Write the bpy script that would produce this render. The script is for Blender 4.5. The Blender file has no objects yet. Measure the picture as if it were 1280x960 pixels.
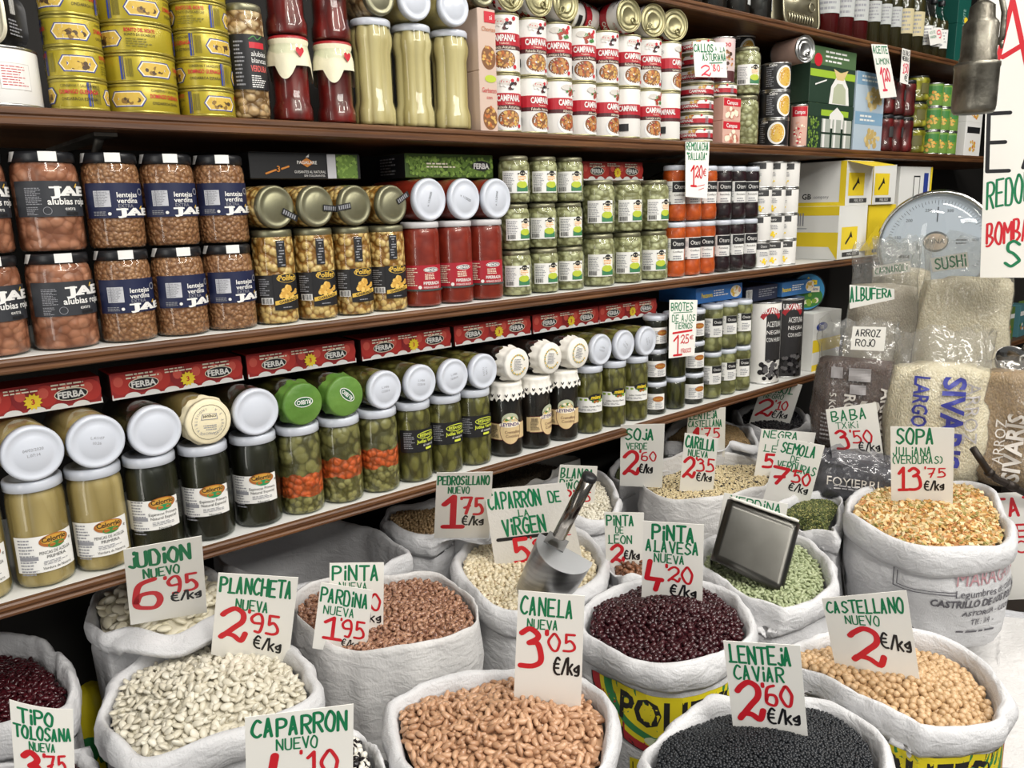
import bpy, bmesh, math, random
import numpy as np
from mathutils import Matrix, Vector, noise
random.seed(7); RNG = np.random.default_rng(7)
SC = bpy.context.scene; COL = SC.collection; PI = math.pi

# ---------------------------------------------------------------- camera, world, lights, exposure
CAM_POS = np.array([0.0, -1.277, 1.45]); FPX = 1000.0
def _n(v): v = np.array(v, float); return v/np.linalg.norm(v)
_x = _n([1220, -252, 1000]); _z = -_n([120, 4549, 1000]); _y = np.cross(_z, _x)
CM = np.array([_x, _y, _z])                    # rows: world axes in the camera's (right, down, forward) frame
cam_d = bpy.data.cameras.new('camera'); cam = bpy.data.objects.new('camera', cam_d); COL.objects.link(cam)
cam_d.sensor_width = 36; cam_d.lens = 36*FPX/1280; cam_d.clip_start = .02
_R = Matrix([[CM[i][0], -CM[i][1], -CM[i][2]] for i in range(3)])
cam.matrix_world = Matrix.Translation(Vector(CAM_POS)) @ _R.to_4x4()
SC.camera = cam
SC.view_settings.view_transform = 'Standard'; SC.view_settings.look = 'None'
SC.view_settings.exposure = 0.14; SC.view_settings.gamma = 1.0
try: SC.view_settings.use_curve_mapping = False
except Exception: pass
SC.cycles.transparent_max_bounces = 24; SC.cycles.max_bounces = 8
w = bpy.data.worlds.new('hall_ambience'); SC.world = w; w.use_nodes = True
w.node_tree.nodes['Background'].inputs[0].default_value = (.95, .98, 1.0, 1); w.node_tree.nodes['Background'].inputs[1].default_value = .24
def tube_lamp(x, y, z, lx, ly, power, rz=0.0):
    l = bpy.data.lights.new('ceiling_tube_light', 'AREA'); l.shape = 'RECTANGLE'; l.size = lx; l.size_y = ly; l.energy = power; l.color = (1, .965, .91)
    o = bpy.data.objects.new('ceiling_tube_light', l); COL.objects.link(o); o.location = (x, y, z); o.rotation_euler = (0, 0, rz); return o
tube_lamp(.35, -1.75, 2.95, .22, 2.0, 40)
tube_lamp(1.75, -1.75, 2.95, .22, 2.0, 40)
tube_lamp(3.1, -1.6, 2.95, .22, 2.0, 30)
tube_lamp(.9, -3.3, 2.9, 2.4, .5, 62).rotation_euler = (math.radians(28), 0, 0)

dl_ = tube_lamp(-1.35, -1.0, 1.5, .30, 2.2, 11); dl_.name = 'jar_streak_light'; dl_.rotation_euler = (PI/2, 0, -PI/2+.35)  # unseen tall side light, added for the upright streaks on the jars

def P(px, py, axis, val):
    """the world point where the sight line through a pixel of the 1280x960 frame meets the plane axis=val"""
    r = CM @ np.array([px-640, py-480, FPX]); i = 'xyz'.index(axis)
    return CAM_POS + r*((val-CAM_POS[i])/r[i])

# ---------------------------------------------------------------- materials
def lin(h):
    h = h.lstrip('#'); c = [int(h[i:i+2], 16)/255 for i in (0, 2, 4)]
    return tuple((x/12.92 if x <= .04045 else ((x+.055)/1.055)**2.4) for x in c) + (1,)
MATS = {}
def _new(name):
    m = bpy.data.materials.new(name); m.use_nodes = True; nt = m.node_tree
    return m, nt, nt.nodes['Principled BSDF'], (lambda t, **k: _nd(nt, t, **k)), nt.links.new
def _nd(nt, t, **k):
    n = nt.nodes.new('ShaderNode'+t)
    for a, v in k.items(): setattr(n, a, v)
    return n
def mix(nd, ln, a, b, fac):
    n = nd('Mix', data_type='RGBA')
    for s, v in ((0, fac), (6, a), (7, b)):
        if isinstance(v, (tuple, float, int)): n.inputs[s].default_value = v
        else: ln(v, n.inputs[s])
    return n.outputs[2]
def coords(nd, ln, rnd=True, sc=(1, 1, 1)):
    tc = nd('TexCoord'); out = tc.outputs['Object']
    if rnd:
        oi = nd('ObjectInfo'); va = nd('VectorMath', operation='ADD'); ln(out, va.inputs[0])
        mu = nd('Math', operation='MULTIPLY'); mu.inputs[1].default_value = 7.3; ln(oi.outputs['Random'], mu.inputs[0]); ln(mu.outputs[0], va.inputs[1]); out = va.outputs[0]
    mp = nd('Mapping'); mp.inputs['Scale'].default_value = sc; ln(out, mp.inputs[0]); return mp.outputs[0]
def mat(name, col, rough=.5, metal=0., var=None, vs=20, bump=0, bs=60, sc=(1, 1, 1), spec=.5, coat=0):
    if name in MATS: return MATS[name]
    m, nt, b, nd, ln = _new(name); MATS[name] = m
    b.inputs['Base Color'].default_value = lin(col); b.inputs['Roughness'].default_value = rough; b.inputs['Metallic'].default_value = metal
    b.inputs['Specular IOR Level'].default_value = spec; b.inputs['Coat Weight'].default_value = coat; b.inputs['Coat Roughness'].default_value = .15
    if var or bump:
        co = coords(nd, ln, True, sc)
    if var:
        t = nd('TexNoise'); t.inputs['Scale'].default_value = vs; t.inputs['Detail'].default_value = 5; ln(co, t.inputs[0])
        r = nd('MapRange'); r.inputs[1].default_value = .35; r.inputs[2].default_value = .65; ln(t.outputs[0], r.inputs[0])
        ln(mix(nd, ln, lin(col), lin(var), r.outputs[0]), b.inputs['Base Color'])
    if bump:
        t2 = nd('TexNoise'); t2.inputs['Scale'].default_value = bs; t2.inputs['Detail'].default_value = 4; ln(co, t2.inputs[0])
        bp = nd('Bump'); bp.inputs['Strength'].default_value = bump; bp.inputs['Distance'].default_value = .004; ln(t2.outputs[0], bp.inputs['Height']); ln(bp.outputs[0], b.inputs['Normal'])
    return m
def cells(name, a, b_, liq, scale=90, sc=(1, 1, 1), gap=(.42, .62), bump=.9, layers=None, rough=.35, warp=.45):
    """packed beans, lentils or vegetable pieces behind glass; layers: [(z, a, b, scale, liq)] from the bottom"""
    if name in MATS: return MATS[name]
    m, nt, bs, nd, ln = _new(name); MATS[name] = m
    co = coords(nd, ln, True, sc); bs.inputs['Roughness'].default_value = rough
    wn = nd('TexNoise'); wn.inputs['Scale'].default_value = scale*.55; ln(co, wn.inputs[0]); wm = nd('VectorMath', operation='MULTIPLY_ADD'); wm.inputs[1].default_value = (warp/scale,)*3; ln(wn.outputs['Color'], wm.inputs[0]); ln(co, wm.inputs[2]); co = wm.outputs[0]
    def one(a, b_, liq, scale):
        v = nd('TexVoronoi'); v.inputs['Scale'].default_value = scale; ln(co, v.inputs[0])
        sp = nd('SeparateColor'); ln(v.outputs['Color'], sp.inputs[0])
        c = mix(nd, ln, lin(a), lin(b_), sp.outputs[0])
        r = nd('MapRange'); r.inputs[1].default_value = gap[0]; r.inputs[2].default_value = gap[1]; ln(v.outputs['Distance'], r.inputs[0])
        return mix(nd, ln, c, lin(liq), r.outputs[0]), v.outputs['Distance']  # gaps painted darker: liquid and the shade between pieces in one colour
    c, h = one(a, b_, liq, scale)
    if layers:
        tc = nd('TexCoord'); sx = nd('SeparateXYZ'); ln(tc.outputs['Object'], sx.inputs[0])
        nz = nd('TexNoise'); nz.inputs['Scale'].default_value = 45; ln(co, nz.inputs[0])
        ma = nd('Math', operation='MULTIPLY_ADD'); ma.inputs[1].default_value = .022; ln(nz.outputs[0], ma.inputs[0]); ln(sx.outputs[2], ma.inputs[2])
        for z, a2, b2, s2, l2 in layers:
            c2, h2 = one(a2, b2, l2, s2)
            g = nd('Math', operation='GREATER_THAN'); ln(ma.outputs[0], g.inputs[0]); g.inputs[1].default_value = z+.011
            c = mix(nd, ln, c, c2, g.outputs[0])
            mh = nd('Mix'); ln(g.outputs[0], mh.inputs[0]); ln(h, mh.inputs[2]); ln(h2, mh.inputs[3]); h = mh.outputs[0]
    ln(c, bs.inputs['Base Color'])
    bp = nd('Bump', invert=True); bp.inputs['Strength'].default_value = bump; bp.inputs['Distance'].default_value = .006; ln(h, bp.inputs['Height']); ln(bp.outputs[0], bs.inputs['Normal'])
    return m
def island(name, a, b_, rough=.4, mott=None, ms=300, thr=(.45, .6), c=None):
    """loose pulses: every seed its own shade, optionally mottled"""
    if name in MATS: return MATS[name]
    m, nt, b, nd, ln = _new(name); MATS[name] = m; b.inputs['Roughness'].default_value = rough
    g = nd('NewGeometry'); col = mix(nd, ln, lin(a), lin(b_), g.outputs['Random Per Island'])
    if mott:
        t = nd('TexNoise'); t.inputs['Scale'].default_value = ms; t.inputs['Detail'].default_value = 3; tc = nd('TexCoord'); ln(tc.outputs['Object'], t.inputs[0])
        r = nd('MapRange'); r.inputs[1].default_value = thr[0]; r.inputs[2].default_value = thr[1]; ln(t.outputs[0], r.inputs[0]); col = mix(nd, ln, col, lin(mott), r.outputs[0])
    ln(col, b.inputs['Base Color']); return m
def glassy(name, tint='#ffffff', base=.03, edge=.55, rough=.03, alpha=0., body='#ffffff', bump=0):
    """thin clear glass or plastic film: see-through with a sheen that grows towards grazing angles; alpha: milky share"""
    if name in MATS: return MATS[name]
    m, nt, b, nd, ln = _new(name); MATS[name] = m; out = nt.nodes['Material Output']
    tr = nd('BsdfTransparent'); tr.inputs[0].default_value = lin(tint); gl = nd('BsdfGlossy'); gl.inputs['Roughness'].default_value = rough
    lw = nd('LayerWeight'); lw.inputs[0].default_value = .5
    pw = nd('Math', operation='POWER'); pw.inputs[1].default_value = 3.5; ln(lw.outputs['Facing'], pw.inputs[0])
    ma = nd('Math', operation='MULTIPLY_ADD'); ma.inputs[1].default_value = edge; ma.inputs[2].default_value = base; ln(pw.outputs[0], ma.inputs[0])
    src = tr.outputs[0]
    if alpha:
        b.inputs['Base Color'].default_value = lin(body); b.inputs['Roughness'].default_value = .35
        mx0 = nd('MixShader'); mx0.inputs[0].default_value = alpha; ln(src, mx0.inputs[1]); ln(b.outputs[0], mx0.inputs[2]); src = mx0.outputs[0]
    mx = nd('MixShader'); ln(ma.outputs[0], mx.inputs[0]); ln(src, mx.inputs[1]); ln(gl.outputs[0], mx.inputs[2]); ln(mx.outputs[0], out.inputs[0])
    if bump:
        t2 = nd('TexNoise'); t2.inputs['Scale'].default_value = 28; tc = nd('TexCoord'); ln(tc.outputs['Object'], t2.inputs[0])
        bp = nd('Bump'); bp.inputs['Strength'].default_value = bump; bp.inputs['Distance'].default_value = .01; ln(t2.outputs[0], bp.inputs['Height'])
        ln(bp.outputs[0], gl.inputs['Normal']); ln(bp.outputs[0], b.inputs['Normal'])
    return m
def wood(name, a, b_):
    m, nt, b, nd, ln = _new(name); MATS[name] = m
    co = coords(nd, ln, False, (2.2, 40, 40)); t = nd('TexNoise'); t.inputs['Scale'].default_value = 3; t.inputs['Detail'].default_value = 7; ln(co, t.inputs[0])
    r = nd('MapRange'); r.inputs[1].default_value = .35; r.inputs[2].default_value = .68; ln(t.outputs[0], r.inputs[0])
    ln(mix(nd, ln, lin(a), lin(b_), r.outputs[0]), b.inputs['Base Color']); b.inputs['Roughness'].default_value = .42
    bp = nd('Bump'); bp.inputs['Strength'].default_value = .15; bp.inputs['Distance'].default_value = .002; ln(t.outputs[0], bp.inputs['Height']); ln(bp.outputs[0], b.inputs['Normal']); return m
def weave(name, a, b_, s=420):
    """woven polypropylene sacking: fine warp and weft with soft crumples"""
    m, nt, b, nd, ln = _new(name); MATS[name] = m
    tc = nd('TexCoord'); b.inputs['Roughness'].default_value = .5; b.inputs['Specular IOR Level'].default_value = .35
    t = nd('TexNoise'); t.inputs['Scale'].default_value = 14; t.inputs['Detail'].default_value = 6; ln(tc.outputs['Object'], t.inputs[0])
    ln(mix(nd, ln, lin(a), lin(b_), t.outputs[0]), b.inputs['Base Color'])
    ch = nd('TexNoise'); ch.inputs['Scale'].default_value = s; ch.inputs['Detail'].default_value = 1; mp = nd('Mapping'); mp.inputs['Scale'].default_value = (1, 1, .45); ln(tc.outputs['Object'], mp.inputs[0]); ln(mp.outputs[0], ch.inputs[0])
    b1 = nd('Bump'); b1.inputs['Strength'].default_value = .35; b1.inputs['Distance'].default_value = .002; ln(ch.outputs[0], b1.inputs['Height'])
    t2 = nd('TexNoise'); t2.inputs['Scale'].default_value = 32; t2.inputs['Detail'].default_value = 3; t2.inputs['Distortion'].default_value = .8; mp2 = nd('Mapping'); mp2.inputs['Scale'].default_value = (1, 1, 1.9); ln(tc.outputs['Object'], mp2.inputs[0]); ln(mp2.outputs[0], t2.inputs[0])
    b2 = nd('Bump'); b2.inputs['Strength'].default_value = .34; b2.inputs['Distance'].default_value = .012; ln(t2.outputs[0], b2.inputs['Height']); ln(b1.outputs[0], b2.inputs['Normal']); ln(b2.outputs[0], b.inputs['Normal'])
    return m
WHITE = mat('label_white', '#e9e8e4', .45); BLACK = mat('print_black', '#17171a', .5); INK = mat('print_grey', '#8f9096', .5)
RED = mat('print_red', '#c3202f', .45); GOLDP = mat('print_gold', '#d9b24a', .45); CREAM = mat('print_cream', '#efe6cf', .5)
GREENP = mat('print_green', '#3f7d3a', .5); YELL = mat('print_yellow', '#f0d231', .5); BLUEP = mat('print_blue', '#2b3f8f', .5)
GLASS = glassy('jar_glass', '#f6faf6'); LIDW = mat('lid_white_enamel', '#cdd2dc', .28, coat=.3); LIDG = mat('lid_gold', '#96937a', .40, .7, var='#87856a', vs=9)
LIDB = mat('lid_black', '#1b1c1f', .35); TINRIM = mat('tin_rim', '#a8a27c', .4, .8); STEEL = mat('brushed_steel', '#a9a9a8', .3, 1., var='#8b8b8b', vs=14, sc=(1, 1, 6))
SILVER = mat('lid_silver', '#b8b8b6', .28, .95)

# ---------------------------------------------------------------- mesh collector, flat artwork, stroke lettering
class MB:
    def __init__(s): s.v = []; s.f = []; s.mi = []; s.sm = []; s.mats = []
    def add(s, v, f, m, smooth=True):
        if m not in s.mats: s.mats.append(m)
        i = s.mats.index(m); o = len(s.v); s.v += [tuple(map(float, p)) for p in v]; s.f += [tuple(o+k for k in q) for q in f]; s.mi += [i]*len(f); s.sm += [smooth]*len(f); return s
    def lathe(s, prof, m, n=40, smooth=True, fn=None):
        """profile [(r, z)] from bottom to top turned about z; fn(a, r, z) -> (r, z) for pleats"""
        v = []; f = []; rings = []
        for r, z in prof:
            if r < 1e-6: rings.append([len(v)]); v.append((0, 0, z))
            else:
                st = len(v); rings.append(list(range(st, st+n)))
                for k in range(n):
                    a = 2*PI*k/n; rr, zz = (r, z) if fn is None else fn(a, r, z); v.append((rr*math.cos(a), rr*math.sin(a), zz))
        for A, B in zip(rings, rings[1:]):
            for k in range(n):
                q = [A[k % len(A)], A[(k+1) % len(A)], B[(k+1) % len(B)], B[k % len(B)]]
                q = [x for i, x in enumerate(q) if x not in q[:i]]
                if len(q) > 2: f.append(q)
        return s.add(v, f, m, smooth)
    def box(s, a, b, m, bev=0.0):
        bm = bmesh.new(); bmesh.ops.create_cube(bm, size=1)
        for v in bm.verts: v.co = Vector([(a[i]+b[i])/2+v.co[i]*(b[i]-a[i]) for i in range(3)])
        if bev: bmesh.ops.bevel(bm, geom=bm.edges[:], offset=bev, segments=2, affect='EDGES', profile=.5)
        bm.verts.index_update(); s.add([v.co[:] for v in bm.verts], [[v.index for v in f.verts] for f in bm.faces], m, False); bm.free(); return s
    def tube(s, pts, r, m, n=12, cap=True):
        pts = [Vector(p) for p in pts]; rs = r if isinstance(r, (list, tuple)) else [r]*len(pts); v = []; f = []; up = None
        for i, p in enumerate(pts):
            d = (pts[min(i+1, len(pts)-1)]-pts[max(i-1, 0)]).normalized()
            if up is None: up = Vector((0, 0, 1)) if abs(d.z) < .9 else Vector((1, 0, 0))
            x = d.cross(up).normalized(); y = x.cross(d).normalized(); up = y
            for k in range(n): a = 2*PI*k/n; v.append(p+(x*math.cos(a)+y*math.sin(a))*rs[i])
        for i in range(len(pts)-1):
            for k in range(n): f.append((i*n+k, i*n+(k+1) % n, (i+1)*n+(k+1) % n, (i+1)*n+k))
        if cap: f.append(tuple(range(n))[::-1]); f.append(tuple((len(pts)-1)*n+k for k in range(n)))
        return s.add(v, f, m)
    def move(s, M):
        s.v = [tuple(M @ Vector(p)) for p in s.v]; return s
    def build(s, name, parent=None, **tags):
        me = bpy.data.meshes.new(name); me.from_pydata(s.v, [], s.f); me.polygons.foreach_set('material_index', s.mi); me.polygons.foreach_set('use_smooth', s.sm)
        for m in s.mats: me.materials.append(m)
        me.update(); o = bpy.data.objects.new(name, me); COL.objects.link(o); o.parent = parent
        for k, v in tags.items(): o[k] = v
        return o
def thing(name, label, cat, loc=(0, 0, 0), rot=(0, 0, 0), group=None):
    o = bpy.data.objects.new(name, None); o.empty_display_size = .02; COL.objects.link(o); o.location = loc; o.rotation_euler = rot
    o['label'] = label; o['category'] = cat
    if group: o['group'] = group
    return o
def clone(root, loc, rot, label, group=None):
    r = root.copy(); COL.objects.link(r); r.location = loc; r.rotation_euler = rot; r['label'] = label
    if group: r['group'] = group
    for ch in list(root.children):
        c = ch.copy(); COL.objects.link(c); c.parent = r
        for g in list(ch.children): d = g.copy(); COL.objects.link(d); d.parent = c
    return r
def kid(t, nm): return next(c for c in t.children if c.name.split('.')[0] == nm)
class Kind:
    """one build, then copies: put() places the thing itself first and copies of it afterwards"""
    def __init__(s, make): s.make = make; s.root = None
    def put(s, loc, label, rot=(0, 0, 0), group=None):
        if s.root is None:
            s.root = o = s.make(); o.location = loc; o.rotation_euler = rot; o['label'] = label
            if group: o['group'] = group
            return o
        return clone(s.root, loc, rot, label, group)
TXT = {}
def txt(s, bold=0):
    k = (s, bold)
    if k not in TXT:
        c = bpy.data.curves.new('t', 'FONT'); c.body = s; c.size = 1; c.resolution_u = 2; c.offset = bold; o = bpy.data.objects.new('t', c); COL.objects.link(o)
        me = o.to_mesh(); v = [(p.co.x, p.co.y) for p in me.vertices]; f = [tuple(p.vertices) for p in me.polygons]; o.to_mesh_clear(); bpy.data.objects.remove(o); bpy.data.curves.remove(c)
        xs = [p[0] for p in v] or [0]; TXT[k] = (v, f, min(xs), max(xs))
    return TXT[k]
GLY = {'A': '00 28 40;12 33', 'B': '01 08;~08 38 47 46 34 04;~04 43 52 41 20 00', 'C': '~57 38 16 03 11 30 51', 'D': '00 08;~08 38 55 53 40 00', 'E': '58 08 00 50;04 44', 'F': '58 08 00;04 44',
 'G': '~57 38 16 03 11 30 51;51 54 34', 'H': '00 08;50 58;04 54', 'I': '20 28', 'J': '48 42;~42 30 10 02', 'K': '00 08;48 04;14 50', 'L': '18 10;00 50', 'M': '00 08 34 68 60', 'N': '00 08 50 58',
 'Ñ': '00 06 40 46;~18 29 38 49', 'O': '~28 05 02 20 40 53 56 38 28', 'Ó': '~27 05 02 20 40 53 55 37 27;38 59', 'P': '00 08;~08 38 57 55 34 04', 'Q': '~28 05 02 20 40 53 56 38 28;32 60', 'R': '00 08;~08 38 57 55 34 04;24 50',
 'S': '~57 38 17 15 34 52 41 20 01', 'T': '30 38;08 68', 'U': '~08 02 10 40 52 58', 'V': '08 30 58', 'W': '08 10 35 60 78', 'X': '08 50;00 58', 'Y': '08 34 58;34 30', 'Z': '08 58 00 50', 'i': '10 15;17 18', 'j': '35 31;~31 20 01;37 38',
 '0': '~28 05 03 20 40 53 55 38 28', '1': '16 38 30;10 50', '2': '~06 17 38 57 55 33 00;~00 11 31 50 62', '3': '~07 28 47 46 25;~25 45 53 51 30 00', '4': '18 03 53;43 30', '5': '58 18 14;~14 35 53 51 30 00', '6': '~48 17 04 01 20 40 52 44 14 02',
 '7': '08 58 20;13 44', '8': '~24 06 28 47 24 01 20 41 52 24', '9': '~44 14 06 28 48 56 53 40 20', '€': '~57 38 16 03 11 30 50;05 45;03 43', '/': '00 48', 'k': '00 08;45 02;13 40', 'g': '~45 24 03 12 32 45;~45 41 30 10', "'": '18 16', ',': '22 10',
 '(': '~28 06 02 20', ')': '~08 26 22 00', '.': '10 11', '"': '08 06;28 26', '-': '04 34', '_': '00 60'}
def _smooth(p, n=5):
    q = [p[0]]+p+[p[-1]]; out = []
    for i in range(1, len(q)-2):
        a, b, c, d = [np.array(x, float) for x in q[i-1:i+3]]
        for k in range(n):
            t = k/n; out.append(tuple(.5*((2*b)+(c-a)*t+(2*a-5*b+4*c-d)*t*t+(3*b-a-3*c+d)*t**3)))
    return out+[tuple(p[-1])]
def _fine(v, f, st):
    v = list(v); todo = []
    for q in f:
        if len(q) == 4 and max(math.dist(v[q[0]], v[q[1]]), math.dist(v[q[1]], v[q[2]])) <= st*1.5: todo.append((q, True)); continue
        if len(q) > 4:
            c = len(v); v.append((sum(v[i][0] for i in q)/len(q), sum(v[i][1] for i in q)/len(q))); todo += [((q[i], q[(i+1) % len(q)], c), False) for i in range(len(q))]
        elif len(q) == 4: todo += [((q[0], q[1], q[2]), False), ((q[0], q[2], q[3]), False)]
        else: todo.append((q, False))
    out = []; mid = {}
    while todo:
        q, ok = todo.pop()
        if ok: out.append(q); continue
        e = [math.dist(v[q[k]], v[q[(k+1) % 3]]) for k in range(3)]; k = e.index(max(e))
        if e[k] <= st*1.2: out.append(q); continue
        a, b, c = q[k], q[(k+1) % 3], q[(k+2) % 3]; key = (min(a, b), max(a, b))
        if key not in mid: mid[key] = len(v); v.append(((v[a][0]+v[b][0])/2, (v[a][1]+v[b][1])/2))
        m = mid[key]; todo += [((a, m, c), False), ((m, b, c), False)]
    return v, out
class Art:
    """flat printing in metres, laid on a surface afterwards; y is up"""
    def __init__(s, step=None): s.items = []; s.step = step
    def add(s, v, f, m): s.items.append((v, f, m)); return s
    def rect(s, x0, y0, x1, y1, m):
        nx = max(1, math.ceil(abs(x1-x0)/s.step)) if s.step else 1; ny = max(1, math.ceil(abs(y1-y0)/s.step)) if s.step else 1
        v = [(x0+(x1-x0)*i/nx, y0+(y1-y0)*j/ny) for j in range(ny+1) for i in range(nx+1)]
        return s.add(v, [(j*(nx+1)+i, j*(nx+1)+i+1, (j+1)*(nx+1)+i+1, (j+1)*(nx+1)+i) for j in range(ny) for i in range(nx)], m)
    def poly(s, pts, m): return s.add(list(pts), [tuple(range(len(pts)))], m)
    def ell(s, cx, cy, rx, ry, m, n=24, a0=0., a1=2*PI, r0=0.):
        v = []; f = []; K = max(1, math.ceil(max(rx, ry)/s.step)) if s.step else 1
        for k in range(K+1):
            q = r0+(1-r0)*k/K
            for i in range(n+1): a = a0+(a1-a0)*i/n; v.append((cx+rx*q*math.cos(a), cy+ry*q*math.sin(a)))
        for k in range(K):
            for i in range(n): f.append((k*(n+1)+i, k*(n+1)+i+1, (k+1)*(n+1)+i+1, (k+1)*(n+1)+i))
        return s.add(v, f, m)
    def ring(s, cx, cy, r, wd, m): return s.ell(cx, cy, r, r, m, 28, r0=1-wd/r)
    def text(s, t, x, y, h, m, al='c', bold=0.0, wmax=None, rot=0.):
        v, f, a, b = txt(t, bold); k = h/.7; kx = k
        if wmax and (b-a)*k > wmax: kx = wmax/(b-a)
        ox = {'c': -(a+b)/2, 'l': -a, 'r': -b}[al]; c, sn = math.cos(rot), math.sin(rot)
        return s.add([(x+c*(px+ox)*kx-sn*py*k, y+sn*(px+ox)*kx+c*py*k) for px, py in v], f, m)
    def lines(s, x0, y0, x1, y1, n, m, fill=.45, lo=.6):
        """small print: rows of short dashes"""
        for i in range(n):
            y = y1-(y1-y0)*(i+.5)/n; hh = (y1-y0)/n*fill/2; x = x0; end = x0+(x1-x0)*random.uniform(lo, 1)
            while x < end:
                d = random.uniform(.08, .22)*(x1-x0); s.rect(x, y-hh, min(x+d, end), y+hh, m); x += d+(x1-x0)*.035
        return s
    def bars(s, x0, y0, x1, y1, m, n=11):
        for i in range(n):
            a = x0+(x1-x0)*i/n; s.rect(a, y0, a+(x1-x0)/n*random.uniform(.3, .75), y1, m)
        return s
    def blob(s, cx, cy, rx, ry, ms, n=14, r=.3):
        """a heap of small rounded pieces (a picture of food)"""
        for i in range(n):
            a = random.uniform(0, 2*PI); q = math.sqrt(random.random()); e = r*random.uniform(.7, 1.2)
            s.ell(cx+rx*q*math.cos(a), cy+ry*q*math.sin(a), rx*e, rx*e*random.uniform(.7, 1.1), ms[i*len(ms)//n], 8)
        return s
    def stroke(s, pts, wd, m):
        """a pen line with round ends, parted at sharp corners"""
        p = [pts[0]]+[b for a, b in zip(pts, pts[1:]) if math.dist(a, b) > 1e-7]
        if len(p) < 2: return s
        runs = [[p[0]]]
        for i in range(1, len(p)):
            runs[-1].append(p[i])
            if i < len(p)-1:
                a = math.atan2(p[i][1]-p[i-1][1], p[i][0]-p[i-1][0]); b = math.atan2(p[i+1][1]-p[i][1], p[i+1][0]-p[i][0])
                if abs((b-a+PI) % (2*PI)-PI) > .9: runs.append([p[i]])
        h = wd/2
        for q in runs:
            L = []; R = []; n = len(q)
            for i in range(n):
                a, b = q[max(i-1, 0)], q[min(i+1, n-1)]; d = math.hypot(b[0]-a[0], b[1]-a[1]) or 1; nx, ny = -(b[1]-a[1])/d*h, (b[0]-a[0])/d*h; L.append((q[i][0]+nx, q[i][1]+ny)); R.append((q[i][0]-nx, q[i][1]-ny))
            v = L+R; f = [(n+i, n+i+1, i+1, i) for i in range(n-1)]
            for k, sg in ((0, 1), (n-1, -1)):
                a0 = math.atan2(L[k][1]-q[k][1], L[k][0]-q[k][0]); o = len(v); v += [(q[k][0]+h*math.cos(a0+sg*PI*j/6), q[k][1]+h*math.sin(a0+sg*PI*j/6)) for j in range(1, 6)]; f.append((k,)+tuple(range(o, o+5))+(n+k,))
            s.add(v, f, m)
        return s
    def hand(s, t, x0, x1, y0, y1, m, wt=.13, slope=0.):
        """marker-pen capitals fitted into a box"""
        W = {'i': 3, 'j': 4, "'": 3, ',': 3, '.': 3, 'I': 3.6, 'M': 7.5, 'W': 8.5, '1': 5.4, '/': 5, ' ': 3.5, '(': 3.4, ')': 3.4, 'T': 7.2, 'k': 5.6, 'g': 6, '"': 3.6}
        adv = [W.get(c, 6.9)+.35 for c in t]; tot = sum(adv)-1.6; kx = (x1-x0)/tot; ky = (y1-y0)/8; x = x0; wd = wt*.92*(y1-y0)
        for c, a in zip(t, adv):
            jy = random.uniform(-.25, .25)*ky; js = random.uniform(.94, 1.04)
            for st in GLY.get(c, '').split(';'):
                st = st.strip()
                if not st: continue
                sm = st[0] == '~'; p = [(float(q[0]), float(q[1])) for q in st.strip('~').split()]
                if sm: p = _smooth(p)
                s.stroke([(x+px*kx, y0+jy+py*ky*js+slope*(x+px*kx-x0)) for px, py in p], wd, m)
            x += a*kx
        return s
    def onto(s, mb, fn, lift0=.0004, dl=.00012):
        lev = 0; last = None
        for i_, (v, f, m) in enumerate(s.items):
            if last is not None and m is not last: lev += 1
            last = m; l = lift0+dl*.6*min(lev, 26)+4e-6*i_
            if s.step: v, f = _fine(v, f, s.step)
            mb.add([fn(x, y, l) for x, y in v], f, m, False)
        return mb
def on_cyl(R, a=0.): return lambda x, y, l: ((R+l)*math.sin(a+x/R), -(R+l)*math.cos(a+x/R), y)
def on_front(y0): return lambda x, y, l: (x, y0-l, y)
def on_left(x0): return lambda x, y, l: (x0-l, -x, y)        # the -x side; x runs towards the viewer's right
def on_right(x0): return lambda x, y, l: (x0+l, x, y)
def on_top(z0): return lambda x, y, l: (x, y, z0+l)
def vz(x, off=0.): return -math.atan2(x, 1.33)+off          # turn a jar's printed face towards the aisle where the shopper stands
ORD = ['first', 'second', 'third', 'fourth', 'fifth', 'sixth', 'seventh', 'eighth', 'ninth', 'tenth']

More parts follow.
